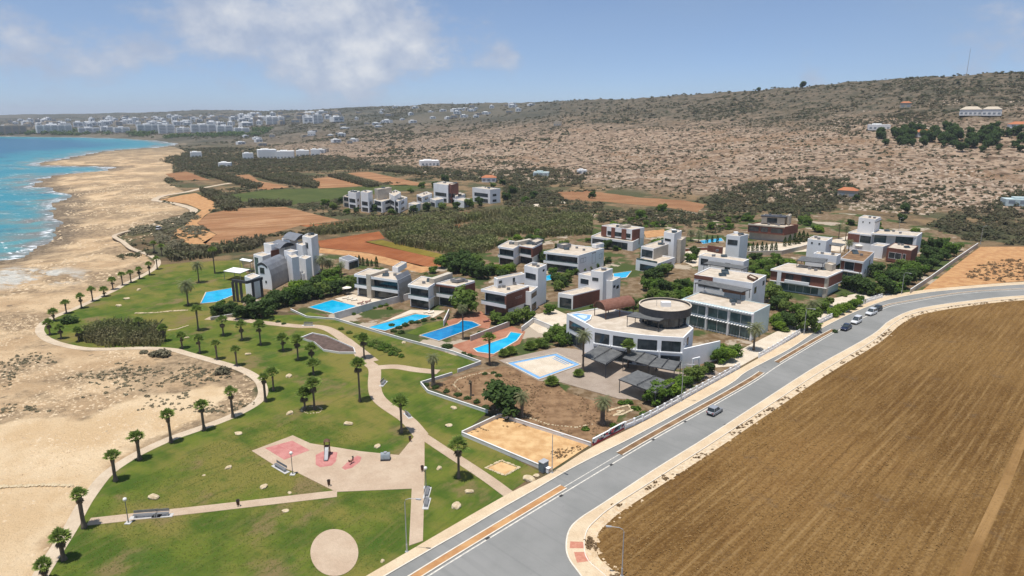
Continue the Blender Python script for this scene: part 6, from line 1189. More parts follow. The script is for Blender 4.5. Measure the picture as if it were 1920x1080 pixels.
shade_roof((670, 525), (865, 580), (935, 515), 3.2, 'middle dark shade roof in front of the bowed windows')
shade_roof((865, 585), (1060, 620), (1110, 555), 3.2, 'right dark shade roof by the villa corner')
shade_roof((640, 685), (920, 790), (1060, 715), 3.0, 'nearest dark shade roof above the road shrubs')
# ------------------------------------------------------------------ sunken bed beside the promenade
def sunken_bed():
    P = GL([(563, 636), (586, 627), (612, 632), (664, 655), (667, 664), (638, 664), (607, 659), (589, 644)]); c = np.mean(P, 0); e = empty('sunken_bed', 'dark mulched bed ringed by a white wall beside the promenade', 'planter', (c[0], c[1], .03)); P = [np.array(p) - c for p in P]; n = len(P)
    for i in range(n):
        a, b = P[i], P[(i + 1) % n]; mb = MB(); mb.prism([tuple(a), tuple(b), tuple(b * .965), tuple(a * .965)], -.05, .5); mb.build('wall_panel', M_WALLW, e)
    mb = MB(); mb.prism([tuple(p * .965) for p in P], -.02, .2); mb.build('mulch', simple('dark_mulch', (.075, .05, .04), (.13, .09, .075), 1.2, .95, .8, 5.), e)
sunken_bed()
# ------------------------------------------------------------------ boulders
def rock_mesh(seed):
    rng = np.random.default_rng(seed); import bmesh
    bm = bmesh.new(); bmesh.ops.create_icosphere(bm, subdivisions=2, radius=1)
    d = rng.normal(size=(7, 3)); d /= np.linalg.norm(d, axis=1)[:, None]; k = rng.uniform(.55, .9, 7)
    for v in bm.verts:
        p = np.array(v.co)
        for q, h in zip(d, k):
            s = p @ q
            if s > h: p = p - q * (s - h)
        p *= 1 + .06 * rng.normal(); p[2] = p[2] * .7 + .3; v.co = p
    me = bpy.data.meshes.new('boulder'); bm.to_mesh(me); bm.free(); me.materials.append(M_ROCK); return me
M_ROCK = simple('boulder_stone', (.46, .36, .22), (.60, .50, .35), 1.5, .95, .6, 4., dist=.1); ROCKS = [rock_mesh(i) for i in range(5)]
for i, (u, v, r, lab) in enumerate(((447, 814, .75, 'pale boulder on the lawn left of the red court'), (428, 878, .7, 'boulder on the lawn below the red court corner'), (288, 934, .95, 'large boulder on the lawn above the long park path'), (495, 914, .75, 'boulder left of the plaza tip'), (543, 925, .4, 'small stone near the plaza tip'), (535, 959, .55, 'flat stone below the long park path'), (543, 776, .9, 'upright brown boulder beside the palm pair'), (653, 796, .95, 'boulder on the lawn left of the promenade palm'), (708, 838, .75, 'boulder above the grey play box'), (851, 766, .75, 'upper boulder on the lawn by the plot wall'), (841, 799, .75, 'boulder on the lawn left of the sand plot'), (823, 879, .65, 'boulder in the lawn triangle left of the lone palm'), (880, 923, .75, 'boulder in the lawn triangle near the sidewalk'), (856, 950, .95, 'big boulder in the bottom of the lawn triangle'), (992, 900, 1.1, 'big pale boulder beside the sidewalk'), (1005, 893, .6, 'smaller boulder beside the utility box'), (717, 1053, .4, 'small stone near the street lamp'), (465, 665, .8, 'boulder on the lawn below the palm row'), (542, 706, .9, 'boulder on the lawn above the palm pair'), (223, 574, 1.0, 'left flat boulder on the upper lawn'), (237, 561, 1.0, 'middle flat boulder on the upper lawn'), (260, 544, 1.0, 'right flat boulder on the upper lawn'), (350, 634, .7, 'boulder beside the reed bed palms'), (757, 643, .7, 'boulder below the boundary wall'), (740, 860, .3, 'small stone beside the grey play box'), (382, 892, .3, 'tiny stone in the middle of the big lawn'))):
    x, y = G(u, v); o = link('boulder', ROCKS[i % 5], None, (x, y, 0), i * 1.3, (r, r * .75, r * .62)); tag(o, lab, 'boulder', 'boulders on the lawn')
def stone_line(pts, n, label, r=.22, cat='stone edging', close=False):
    P = [np.array(p) for p in GL(pts)]; o = P[0]; e = empty('stone_edging', label, cat, (o[0], o[1], .03))
    if close: P.append(P[0])
    d = np.concatenate([[0], np.cumsum([np.linalg.norm(b - a) for a, b in zip(P[:-1], P[1:])])])
    for i in range(n):
        s = d[-1] * (i + random.uniform(-.2, .2)) / n; x, y = np.interp(s, d, [p[0] for p in P]) - o[0], np.interp(s, d, [p[1] for p in P]) - o[1]; q = r * random.uniform(.7, 1.3); link('stone', random.choice(ROCKS), e, (x, y, 0), random.uniform(0, 6), (q, q * .8, q * .6))
    return e
stone_line([(911, 878), (940, 864), (974, 877), (947, 892)], 40, 'square ring of pale stones round a bare patch', .26, close=True)
sheet('bare_patch', GL([(914, 878), (940, 866), (970, 877), (947, 890)]), .045, M_SAND, 'bare sandy patch inside the stone ring')
stone_line([(564, 770), (578, 776), (598, 774), (605, 768), (595, 762), (570, 763)], 22, 'ring of stones round the palm pair', .22, close=True)
stone_line([(255, 588), (290, 587), (320, 584), (354, 582)], 34, 'line of pale stones across the upper lawn', .4)
stone_line([(315, 620), (335, 617), (355, 610)], 16, 'short curved line of stones on the upper lawn', .3)
stone_line([(928, 702), (905, 699), (880, 705), (858, 712), (850, 722), (865, 735)], 30, 'curved stone edging on the brown plot', .22)
stone_line([(925, 768), (980, 780), (1030, 797), (1080, 802), (1115, 795)], 36, 'line of pale stones along the bottom of the brown plot', .25)
stone_line([(1142, 770), (1160, 765), (1178, 760), (1185, 770), (1165, 778), (1150, 780), (1170, 770), (1155, 772)], 60, 'heap of pale stones beside the nearest shade roof', .3, 'stone heap')
stone_line([(0, 914), (50, 912), (90, 910), (140, 912)], 26, 'line of rock slabs across the sandy shore', .45)
# ------------------------------------------------------------------ playground
def playground():
    for nm, px, lab in (('red_court', [(497, 841), (548, 827), (581, 845), (533, 863)], 'pink red square court on the playground plaza'), ('slide_pad', [(592, 854), (606, 847), (622, 848), (633, 849), (630, 866), (622, 874), (600, 877), (592, 872)], 'pink red rubber pad under the slide'), ('rider_pad', [(641, 878), (655, 864), (670, 855), (678, 858), (675, 867), (660, 878), (647, 882)], 'slanting pink rubber pad under the spring rider')):
        sheet(nm, GL(px), .10, M_PAD, lab, skirt=.02)
    P = GL([(497, 841), (548, 827), (581, 845), (533, 863)]); a = [np.array(p) for p in P]; ln = simple('faint_line', (.55, .25, .22), (.5, .2, .18)); m0, m1 = (a[0] + a[1]) / 2, (a[2] + a[3]) / 2; ribbon('court_line', [tuple(m0), tuple(m1)], .05, -.05, .106, ln, 'faint middle line on the red court', skirt=.004)
    x, y = G(611, 866); e = empty('slide', 'steel playground slide with dark ladder tower', 'slide', (x, y, .1), R(8)); mb = MB()
    pts = [(0, 0, .18), (0, .35, .2), (0, 1.6, 1.25), (0, 2.0, 1.5)]; st = simple('polished_steel', (.27, .27, .29), (.33, .33, .35), 1, .45)
    for (p, q) in zip(pts[:-1], pts[1:]): mb.add([(-.28, p[1], p[2]), (.28, p[1], p[2]), (.28, q[1], q[2]), (-.28, q[1], q[2]), (-.28, p[1], p[2] - .04), (.28, p[1], p[2] - .04), (.28, q[1], q[2] - .04), (-.28, q[1], q[2] - .04)], [(0, 1, 2, 3), (7, 6, 5, 4), (0, 3, 7, 4), (1, 5, 6, 2)])
    ch = mb.build('chute', st, e)
    for s in (-1, 1):
        mb = MB()
        for (p, q) in zip(pts[:-1], pts[1:]): mb.add([(s * .3, p[1], p[2] - .04), (s * .3, q[1], q[2] - .04), (s * .3, q[1], q[2] + .16), (s * .3, p[1], p[2] + .16), (s * .34, p[1], p[2] - .04), (s * .34, q[1], q[2] - .04), (s * .34, q[1], q[2] + .16), (s * .34, p[1], p[2] + .16)], [(0, 1, 2, 3), (7, 6, 5, 4), (3, 2, 6, 7), (0, 4, 5, 1)])
        mb.build('side_rail', M_DARK, ch)
    mb = MB(); mb.box(-.4, .4, 2.0, 2.8, 1.45, 1.52); mb.build('platform', M_WOOD, e)
    for sx in (-.4, .4):
        for sy in (2.02, 2.78): mb = MB(); mb.tube([(sx, sy, 0), (sx, sy, 2.5)], .05); mb.build('post', M_WOOD, e)
    mb = MB(); mb.add([(-.5, 1.95, 2.45), (.5, 1.95, 2.45), (.5, 2.85, 2.45), (-.5, 2.85, 2.45), (0, 2.4, 2.9)], [(0, 1, 4), (1, 2, 4), (2, 3, 4), (3, 0, 4), (3, 2, 1, 0)]); mb.build('roof', M_WOOD, e)
    for k in range(5): mb = MB(); mb.box(-.35, .35, 2.85 + .12 * (4 - k), 2.93 + .12 * (4 - k), .25 * (k + 1), .25 * (k + 1) + .05); mb.build('ladder_rung', M_DARK, e)
    x, y = G(659, 870); e = empty('spring_rider', 'dark spring rider on the slanting pink pad', 'spring rider', (x, y, .1), R(60)); mb = MB(); mb.tube([(.08 * math.cos(t), .08 * math.sin(t), t * .022) for t in np.linspace(0, 18, 40)], .025, 5); mb.build('spring', M_DARK, e)
    mb = MB(); mb.prism([(-.45, -.14), (.4, -.14), (.5, 0), (.4, .14), (-.45, .14)], .4, .5); mb.build('seat', M_WOOD, e); mb = MB(); mb.prism([(.3, -.05), (.5, -.05), (.5, .05), (.3, .05)], .5, 1.15); mb.box(.36, .44, -.25, .25, .95, 1.02); mb.build('handle', M_DARK, e); mb = MB(); mb.prism([(-.5, -.18), (-.42, -.18), (-.42, .18), (-.5, .18)], .5, .8); mb.build('backrest', M_WOOD, e)
    x, y = G(723, 862); e = empty('play_tunnel', 'grey barrel shaped play box with a pale hatch', 'play box', (x, y, .09), R(5)); K = 10; mb = MB()
    for s in (-.75, .75):
        for k in range(K + 1): th = math.pi * k / K; mb.v.append((s, -.62 * math.cos(th), .1 + 1.15 * math.sin(th)))
    for k in range(K): mb.f.append((k, K + 1 + k, K + 2 + k, k + 1)); mb.m.append(0)
    mb.f += [tuple(range(K + 1)), tuple(range(K + 1, 2 * K + 2))[::-1], (0, K, 2 * K + 1, K + 1)]; mb.m += [0] * 3; gm = simple('slate_plastic', (.20, .235, .26), (.26, .295, .32), 1.5, .5); mb.build('shell', gm, e); mb = MB(); mb.lathe([(.28, 0), (.28, .1), (0, .1)], 12); h = mb.build('hatch', st, e, (0, 0, 1.22)); mb = MB(); mb.box(-.78, .78, -.66, -.6, 0, .3); mb.build('skirting', M_DARK, e)
    for s in (-.76, .72): mb = MB(); mb.box(s, s + .05, -.6, .6, 0, .12); mb.build('runner', M_DARK, e)
    # bins
    for i, (u, v, lab) in enumerate(((447, 950, 'on the long park path'), (617, 912, 'at the tip of the plaza'), (792, 885, 'on the right edge of the plaza'), (769, 829, 'at the top corner of the plaza'))):
        x, y = G(u, v); e = empty('litter_bin', 'brown slatted litter bin ' + lab, 'litter bin', (x, y, .08), 0, 'litter bins'); mb = MB(); mb.lathe([(.2, .25), (.26, .95), (.22, .95), (.18, .3)], 10); mb.build('basket', M_WOOD, e); mb = MB(); mb.tube([(0, 0, 0), (0, 0, .3)], .05); mb.build('stand', M_DARK, e); mb = MB(); mb.lathe([(.27, .93), (.28, .99), (.23, .99)], 10); mb.build('rim', M_DARK, e)
    # benches
    conc = simple('bench_concrete', (.42, .41, .40), (.50, .49, .47), 1.5)
    def bench(u, v, rz, lab, n=2.2):
        x, y = G(u, v); e = empty('park_bench', lab, 'bench', (x, y, .08), rz, 'park benches'); mb = MB(); mb.box(-n / 2 - .5, n / 2 + .5, -.45, .45, -.05, .03); mb.build('footing', conc, e)
        for s in (-1, 1): mb = MB(); mb.box(s * n * .4 - .08, s * n * .4 + .08, -.25, .25, .03, .42); mb.build('leg', conc, e)
        for k in range(4): mb = MB(); mb.box(-n / 2, n / 2, -.26 + .13 * k, -.15 + .13 * k, .42, .47); mb.build('seat_slat', M_GREY, e)
        for k in range(3): mb = MB(); mb.box(-n / 2, n / 2, .27, .31, .55 + .15 * k, .66 + .15 * k); mb.build('back_slat', M_GREY, e)
    bench(273, 970, R(8), 'long grey bench beside the park lamp on the straight path', 3.2); bench(305, 968, R(8), 'short pale bench at the right of the park lamp', 1.8); bench(526, 880, R(-40), 'grey bench on the edge of the plaza beside the lamp', 3.0); bench(801, 925, R(88), 'upper grey bench beside the branch path', 2.2); bench(800, 945, R(88), 'lower grey bench beside the branch path', 2.0); bench(719, 720, R(80), 'pale bench beside the promenade bend', 2.0); bench(578, 611, R(0), 'pale bench on the promenade by the garden lawn', 2.4); bench(765, 780, R(120), 'pale bench beside the promenade palm', 1.8)
    # park lamps
    gl = simple('globe_white', (.75, .74, .70), None, rough=.3)
    for u, v, t, lab in ((241, 981, 938, 'white globe lamp beside the long bench'), (549, 890, 851, 'white globe lamp at the corner of the plaza'), (799, 915, 905, 'white globe lamp at the head of the branch path bench')):
        x, y = G(u, v); h = max(3.2, palm_height(u, v, t)); e = empty('park_lamp', lab, 'lamp', (x, y, .05), 0, 'park lamps'); mb = MB(); mb.box(-.4, .4, -.4, .4, -.05, .08); mb.build('footing', conc, e); mb = MB(); mb.tube([(0, 0, .08), (0, 0, .9), (0, 0, h - .2)], [.09, .06, .05], 8); mb.build('post', M_GREY, e); mb = MB(); mb.lathe([(.02, h - .22), (.22, h - .1), (.28, h + .1), (.2, h + .3), (0, h + .36)], 12); mb.build('globe', gl, e, smooth=True)
playground()
# ------------------------------------------------------------------ street lamps and the box by the sidewalk
def street_lamp(u, v, t, rz, lab, arm=1.6):
    x, y = G(u, v); h = palm_height(u, v, t); e = empty('street_lamp', lab, 'street lamp', (x, y, .15), rz, 'street lamps'); mb = MB(); mb.tube([(0, 0, 0), (0, 0, 1.1), (0, 0, 1.15), (0, 0, h - .5)], [.11, .11, .075, .055], 8); mb.build('pole', M_GREY2, e); mb = MB(); mb.tube([(0, 0, h - .5), (.15, 0, h - .12), (.6, 0, h + .08), (arm, 0, h + .12)], .04, 6); mb.build('arm', M_GREY2, e)
    mb = MB(); mb.prism([(arm - .1, -.1), (arm + .5, -.13), (arm + .6, 0), (arm + .5, .13), (arm - .1, .1)], h + .05, h + .18); mb.build('lamp_head', M_GREY2, e); mb = MB(); mb.box(-.2, .2, -.2, .2, -.05, .04); mb.build('base_plate', M_GREY2, e)
M_GREY2 = simple('galvanised_steel', (.42, .43, .44), (.50, .51, .52), 1, .5, metal=.3)
street_lamp(763, 1036, 937, R(-10), 'tall grey street lamp beside the branch path end'); street_lamp(1166, 1082, 993, R(172), 'tall grey street lamp in the corner of the straw field'); street_lamp(1035, 888, 812, R(-40), 'thin street lamp at the corner of the sand plot'); street_lamp(1277, 754, 684, R(-20), 'street lamp in the pillared wall by the shade roofs'); street_lamp(1507, 628, 579, R(-40), 'street lamp in front of the dense dark tree'); street_lamp(1690, 552, 512, R(-60), 'street lamp at the bend beside the tree belt'); street_lamp(1684, 440, 410, R(20), 'distant street lamp behind the big framed villa'); street_lamp(1838, 458, 425, R(20), 'distant street lamp beyond the orange plot')
def util_box():
    x, y = G(1019, 884); e = empty('utility_cabinet', 'blue grey utility cabinet at the corner of the sand plot', 'cabinet', (x, y, .1), R(46)); bm_ = simple('blue_grey_paint', (.10, .135, .16), (.14, .18, .21), 2., .5); mb = MB(); mb.box(-.65, .65, -.5, .5, .15, 1.65); mb.build('body', bm_, e); mb = MB(); mb.box(-.7, .7, -.56, .56, 1.65, 1.78); mb.build('lid', M_GREY2, e); mb = MB(); mb.box(-.62, .62, -.45, .45, 0, .15); mb.build('plinth', M_KERB, e)
    for s in (-.32, .32): mb = MB(); mb.box(s - .29, s + .29, -.525, -.5, .22, 1.58); d = mb.build('door', bm_, e); mb = MB(); mb.box(s * .25 - .03, s * .25 + .03, -.56, -.525, .8, 1.0); mb.build('handle', M_DARK, d)
    x, y = G(1028, 887); e = empty('meter_box', 'small white meter box beside the utility cabinet', 'meter box', (x, y, .1), R(46)); mb = MB(); mb.box(-.3, .3, -.25, .25, 0, .8); mb.build('body', M_WHITE, e); mb = MB(); mb.prism([(-.34, -.3), (.34, -.3), (.34, .3), (-.34, .3)], .8, .87); mb.build('lid', M_WHITE, e); mb = MB(); mb.box(-.22, .22, -.275, -.25, .15, .7); mb.build('door', M_BEIGE, e)
util_box()
# ------------------------------------------------------------------ cars
def paint(name, c, metal=.2):
    b = NB(name); m = b.fin(c, .28, None, metal=metal, spec=.5); b.p.inputs['Coat Weight'].default_value = .6; return m
M_TYRE = simple('tyre', (.02, .02, .02), None, rough=.9); M_RIM = simple('rim', (.4, .4, .42), None, rough=.35, metal=.7); M_LAMP = simple('headlight', (.7, .7, .72), None, rough=.1); M_TAIL = simple('tail_light', (.35, .02, .02), None, rough=.2); M_TRIM = simple('black_trim', (.015, .015, .017), None, rough=.6)
def loft(secs, mat, name, parent, smooth=True, cap=True):
    """secs: (x, [(y, z) ...]) cross sections from rear to front"""
    mb = MB(); n = len(secs[0][1])
    for x, s in secs:
        for y, z in s: mb.v.append((x, y, z))
    for i in range(len(secs) - 1):
        for k in range(n): mb.f.append((i * n + k, i * n + (k + 1) % n, (i + 1) * n + (k + 1) % n, (i + 1) * n + k)); mb.m.append(0)
    if cap: mb.f += [tuple(range(n))[::-1], tuple(range((len(secs) - 1) * n, len(secs) * n))]; mb.m += [0, 0]
    return mb.build(name, mat, parent, smooth=False)
def car(u, v, rz, label, col, kind='hatch', z=.055):
    x, y = G(u, v); e = empty('car', label, 'car', (x, y, z), rz, 'cars on the road'); pm = paint('car_paint_' + kind, col)
    L, W, H = {'hatch': (3.9, 1.66, 1.48), 'sedan': (4.3, 1.72, 1.45), 'suv': (4.4, 1.8, 1.72), 'van': (4.3, 1.76, 1.82)}[kind]; w = W / 2; hb = {'suv': 1.0, 'van': 1.0}.get(kind, .88)
    ring = lambda ww, z0, z1: [(-ww * .9, z0), (ww * .9, z0), (ww, z0 + .18), (ww * .99, z1 - .15), (ww * .86, z1), (-ww * .86, z1), (-ww * .99, z1 - .15), (-ww, z0 + .18)]
    r = -L / 2; hood = hb - .08
    loft([(r, ring(w * .88, .34, hb - .12)), (r + .15, ring(w * .97, .24, hb)), (r + .9, ring(w, .2, hb)), (L * .12, ring(w, .2, hb)), (L * .3, ring(w * .98, .2, hood)), (L / 2 - .2, ring(w * .93, .22, hood - .12)), (L / 2, ring(w * .8, .34, hood - .26))], pm, 'body', e)
    back = {'hatch': .16, 'sedan': .75, 'suv': .14, 'van': .08}[kind]; cab = lambda ww, z1: [(-ww, hb - .03), (ww, hb - .03), (ww * .84, z1), (-ww * .84, z1)]
    fr = L * .20 if kind != 'van' else L * .22; top0 = r + back + (.35 if kind != 'van' else .05); top1 = fr - .75
    loft([(r + back, cab(w * .88, hb)), (top0, cab(w * .9, H)), (top1, cab(w * .9, H)), (fr, cab(w * .9, hb))], M_GLASS, 'cabin_glass', e)
    mb = MB(); mb.prism([(top0 - .03, -w * .77), (top1 + .05, -w * .77), (top1 + .05, w * .77), (top0 - .03, w * .77)], H - .01, H + .05); mb.build('roof', pm, e)
    for s in (-1, 1):
        for (xa, xb) in ((top0 - .05, top0 + .07), ((top0 + top1) / 2 - .05, (top0 + top1) / 2 + .05), (top1 - .06, top1 + .06)):
            lo = {0: r + back + .1}.get(0 if xa < top0 else 1, xa) if xa < top0 else (fr - .1 if xa > top1 - .1 else xa); mb = MB(); wb = .1
            mb.add([(lo, s * w * .90, hb - .02), (lo + wb, s * w * .90, hb - .02), (xb, s * w * .775, H), (xa, s * w * .775, H), (lo, s * w * .86, hb - .02), (lo + wb, s * w * .86, hb - .02), (xb, s * w * .73, H), (xa, s * w * .73, H)], [(0, 1, 2, 3), (7, 6, 5, 4), (0, 3, 7, 4), (1, 5, 6, 2)]); mb.build('pillar', pm, e)
        mb = MB(); mb.box(L / 2 - .22, L / 2 - .02, s * w * .62 - .16, s * w * .62 + .16, hood - .36, hood - .2); mb.build('headlight', M_LAMP, e); mb = MB(); mb.box(r - .01, r + .12, s * w * .74 - .11, s * w * .74 + .11, hb - .32, hb - .08); mb.build('tail_light', M_TAIL, e); mb = MB(); mb.box(fr - .35, fr - .18, s * (w + .02), s * (w + .18), hb, hb + .13); mb.build('mirror', pm, e)
        for q in (-1, 1):
            mb = MB(); mb.lathe([(.17, -.1), (.29, -.1), (.31, -.05), (.31, .05), (.29, .1), (.17, .1)], 16); wheel = mb.build('wheel', M_TYRE, e, (q * L * .31, s * (w - .1), .31)); wheel.rotation_euler = (math.pi / 2, 0, 0); mb = MB(); mb.lathe([(0, .09), (.17, .09), (.19, .06), (.19, -.06), (.17, -.09), (0, -.09)], 12); mb.build('rim', M_RIM, wheel)
    mb = MB(); mb.box(L / 2 - .08, L / 2 + .02, -w * .7, w * .7, .32, .48); mb.build('bumper', M_TRIM, e); mb = MB(); mb.box(r - .04, r + .08, -w * .75, w * .75, .34, .5); mb.build('bumper', M_TRIM, e); mb = MB(); mb.box(r - .045, r - .03, -.26, .26, .55, .66); mb.build('number_plate', M_WHITE, e); mb = MB(); mb.box(-L * .3, L * .3, -w * .9, w * .9, .14, .24); mb.build('underbody', M_TRIM, e)
    return e
car(1340, 775, R(46), 'silver hatchback driving up the road', (.33, .345, .37), 'hatch'); car(1586, 618, R(224), 'dark blue car parked behind the median bush', (.012, .018, .05), 'sedan'); car(1605, 606, R(224), 'white van parked behind the dark blue car', (.74, .74, .74), 'van'); car(1633, 590, R(220), 'white estate car parked last but one in the row', (.72, .73, .74), 'suv'); car(1644, 583, R(218), 'black car half hidden behind the white estate car', (.012, .012, .014), 'hatch')
car(298, 431, R(100), 'small white car far off by the orange track', (.74, .74, .74), 'van', .08)

# ------------------------------------------------------------------ loungers and parasols by the pools
def loungers():
    fab = simple('maroon_cushion', (.16, .05, .045), (.20, .07, .06), 2.); cream = simple('parasol_cloth', (.70, .64, .54), (.75, .70, .61), 1.)
    for i, (u, v, m, lab) in enumerate(((676, 570, 0, 'first dark red sun lounger beside the square pool'), (683, 573, 0, 'second dark red sun lounger beside the square pool'), (690, 567, 0, 'third dark red sun lounger beside the square pool'), (648, 560, 1, 'cream sun lounger left of the pool terrace'), (656, 562, 1, 'cream sun lounger in the middle of the pool terrace'), (664, 564, 1, 'cream sun lounger nearest the red loungers'), (800, 587, 1, 'left cream sun lounger behind the long pool'), (808, 588, 1, 'right cream sun lounger behind the long pool'), (912, 604, 0, 'dark red sun lounger on the terracotta terrace'))):
        x, y = G(u, v); e = empty('sun_lounger', lab, 'sun lounger', (x, y, .08), R(30), 'sun loungers'); mb = MB(); mb.box(-.95, .45, -.33, .33, .26, .36); mb.build('seat_cushion', (fab, cream)[m], e); mb = MB(); mb.add([(.45, -.33, .26), (1.0, -.33, .66), (1.0, .33, .66), (.45, .33, .26), (.45, -.33, .36), (.95, -.33, .75), (.95, .33, .75), (.45, .33, .36)], [(0, 3, 2, 1), (4, 5, 6, 7), (0, 1, 5, 4), (1, 2, 6, 5), (2, 3, 7, 6), (3, 0, 4, 7)]); mb.build('backrest', (fab, cream)[m], e)
        for a in (-.85, .8):
            for b in (-.28, .28): mb = MB(); mb.box(a - .03, a + .03, b - .03, b + .03, 0, .26); mb.build('leg', M_DARK, e)
    for u, v, lab in ((921, 512, 'cream parasol in the garden behind the white villas'), (1609, 470, 'white parasol on the roof side terrace'), (651, 552, 'cream parasol on the sun terrace')):
        x, y = G(u, v); e = empty('parasol', lab, 'parasol', (x, y, .05), 0, 'parasols'); mb = MB(); mb.tube([(0, 0, 0), (0, 0, 2.5)], .03); mb.build('pole', M_GREY, e); mb = MB(); mb.lathe([(1.5, 2.15), (.05, 2.65), (0, 2.65)], 8); mb.build('canopy', cream, e); mb = MB(); mb.box(-.3, .3, -.3, .3, 0, .08); mb.build('base', M_GREY, e)
loungers()
# ------------------------------------------------------------------ the town across the bay, far houses
M_TOWN = simple('town_white', (.84, .84, .83), (.76, .75, .73), .02, .85); M_TOWNB = simple('town_beige', (.50, .43, .33), (.44, .38, .30), .02, .85); M_ROOFO = simple('orange_tiles', (.42, .16, .075), (.36, .13, .06), .2, .85); M_TWIN = simple('far_glass', (.20, .24, .28), (.28, .31, .34), .05, .3)
def far_frame(u0, u1, vt, vb):
    x, y, z = GT((u0 + u1) / 2, vb); d = math.hypot(x, y); sl = math.sqrt(x * x + y * y + (z - CAM_H) ** 2); k = sl / math.hypot(FPX, 960 - (u0 + u1) / 2, 540 - vb) ; return x, y, z, max(4, (u1 - u0) * k), max(2.8, (vb - vt) * k * 1.02)
def hotel(u0, u1, vt, vb, label, mat=None, rot=.15):
    x, y, z, w, h = far_frame(u0, u1, vt, vb); e = empty('hotel', label, 'hotel', (x, y, z - 1), -math.atan2(x, y) + rot, 'hotels along the bay'); w *= .96; dp = max(12, w * .22); mb = MB(); mb.box(-w / 2, w / 2, 0, dp, 0, h + 1); mb.build('wall', mat or M_TOWN, e)
    n = max(2, int(h / 3.4)); cols = max(2, int(w / 16))
    for k in range(n):
        for c in range(cols):
            a, b = -w / 2 + w * (c + .12) / cols, -w / 2 + w * (c + .88) / cols; z0 = 1 + h * (k + .25) / n; mb = MB(); mb.box(a, b, -.25, .2, z0, z0 + h / n * .38); mb.build('window_band', M_TWIN, e)
        mb = MB(); mb.box(-w / 2 - .2, w / 2 + .2, -1.3, -.26, 1 + h * (k + .1) / n, 1 + h * (k + .18) / n); mb.build('balcony_slab', mat or M_TOWN, e)
    mb = MB(); mb.box(-w * .2, w * .1, dp * .3, dp * .8, h + 1.003, h + 3.5); mb.build('roof_house', mat or M_TOWN, e)
for a in ((0, 48, 236, 252, 'long beige hotel at the left end of the bay', M_TOWNB), (74, 133, 235, 249, 'white hotel with many balconies left of the bay trees'), (191, 212, 238, 248, 'small pale blue white hotel by the bay trees'), (216, 243, 239, 248, 'low white hotel in the middle of the bay'), (260, 298, 234, 249, 'broad white hotel with dark balcony rows at mid bay'), (299, 328, 234, 250, 'white hotel block joined to the broad hotel'), (360, 406, 234, 249, 'white hotel with wide window rows at the right of the bay'), (408, 437, 236, 249, 'lower white hotel at the right end of the bay'), (476, 491, 220, 233, 'beige hotel tower behind the bay', M_TOWNB), (500, 534, 220, 233, 'white twin hotel slab beside the beige tower'), (569, 585, 217, 231, 'left white hotel tower on the rise'), (588, 605, 215, 231, 'right white hotel tower on the rise'), (440, 468, 240, 248, 'low white seaside block below the hotel tower'), (150, 186, 240, 249, 'low white hotel among the bay trees'), (332, 356, 240, 249, 'white beach hotel between the two broad hotels')): hotel(*a[:5], *(a[5:]))
def house(x, y, z, w, dp, h, rz, mat, label, group, roof=None, name='town_house', wins=0):
    e = empty(name, label, 'house', (x, y, z - .6), rz, group); mb = MB(); mb.box(-w / 2, w / 2, -dp / 2, dp / 2, 0, h + .6); mb.build('wall', mat, e)
    if roof: mb = MB(); o = .4; mb.add([(-w / 2 - o, -dp / 2 - o, h + .6), (w / 2 + o, -dp / 2 - o, h + .6), (w / 2 + o, dp / 2 + o, h + .6), (-w / 2 - o, dp / 2 + o, h + .6), (-w / 4, 0, h + .6 + w * .16), (w / 4, 0, h + .6 + w * .16)], [(0, 1, 5, 4), (1, 2, 5), (2, 3, 4, 5), (3, 0, 4), (3, 2, 1, 0)]); mb.build('roof', roof, e)
    else: mb = MB(); mb.box(-w * .3, w * .1, -dp * .3, dp * .3, h + .603, h + 1.6); mb.build('roof_house', mat, e)
    n = wins
    for k in range(n): c = -w / 2 + w * (k + .5) / n; mb = MB(); mb.box(c - w / n * .28, c + w / n * .28, -dp / 2 - .06, -dp / 2 + .1, 1.4, min(h, 3.2)); mb.build('window', M_TWIN, e)
    return e
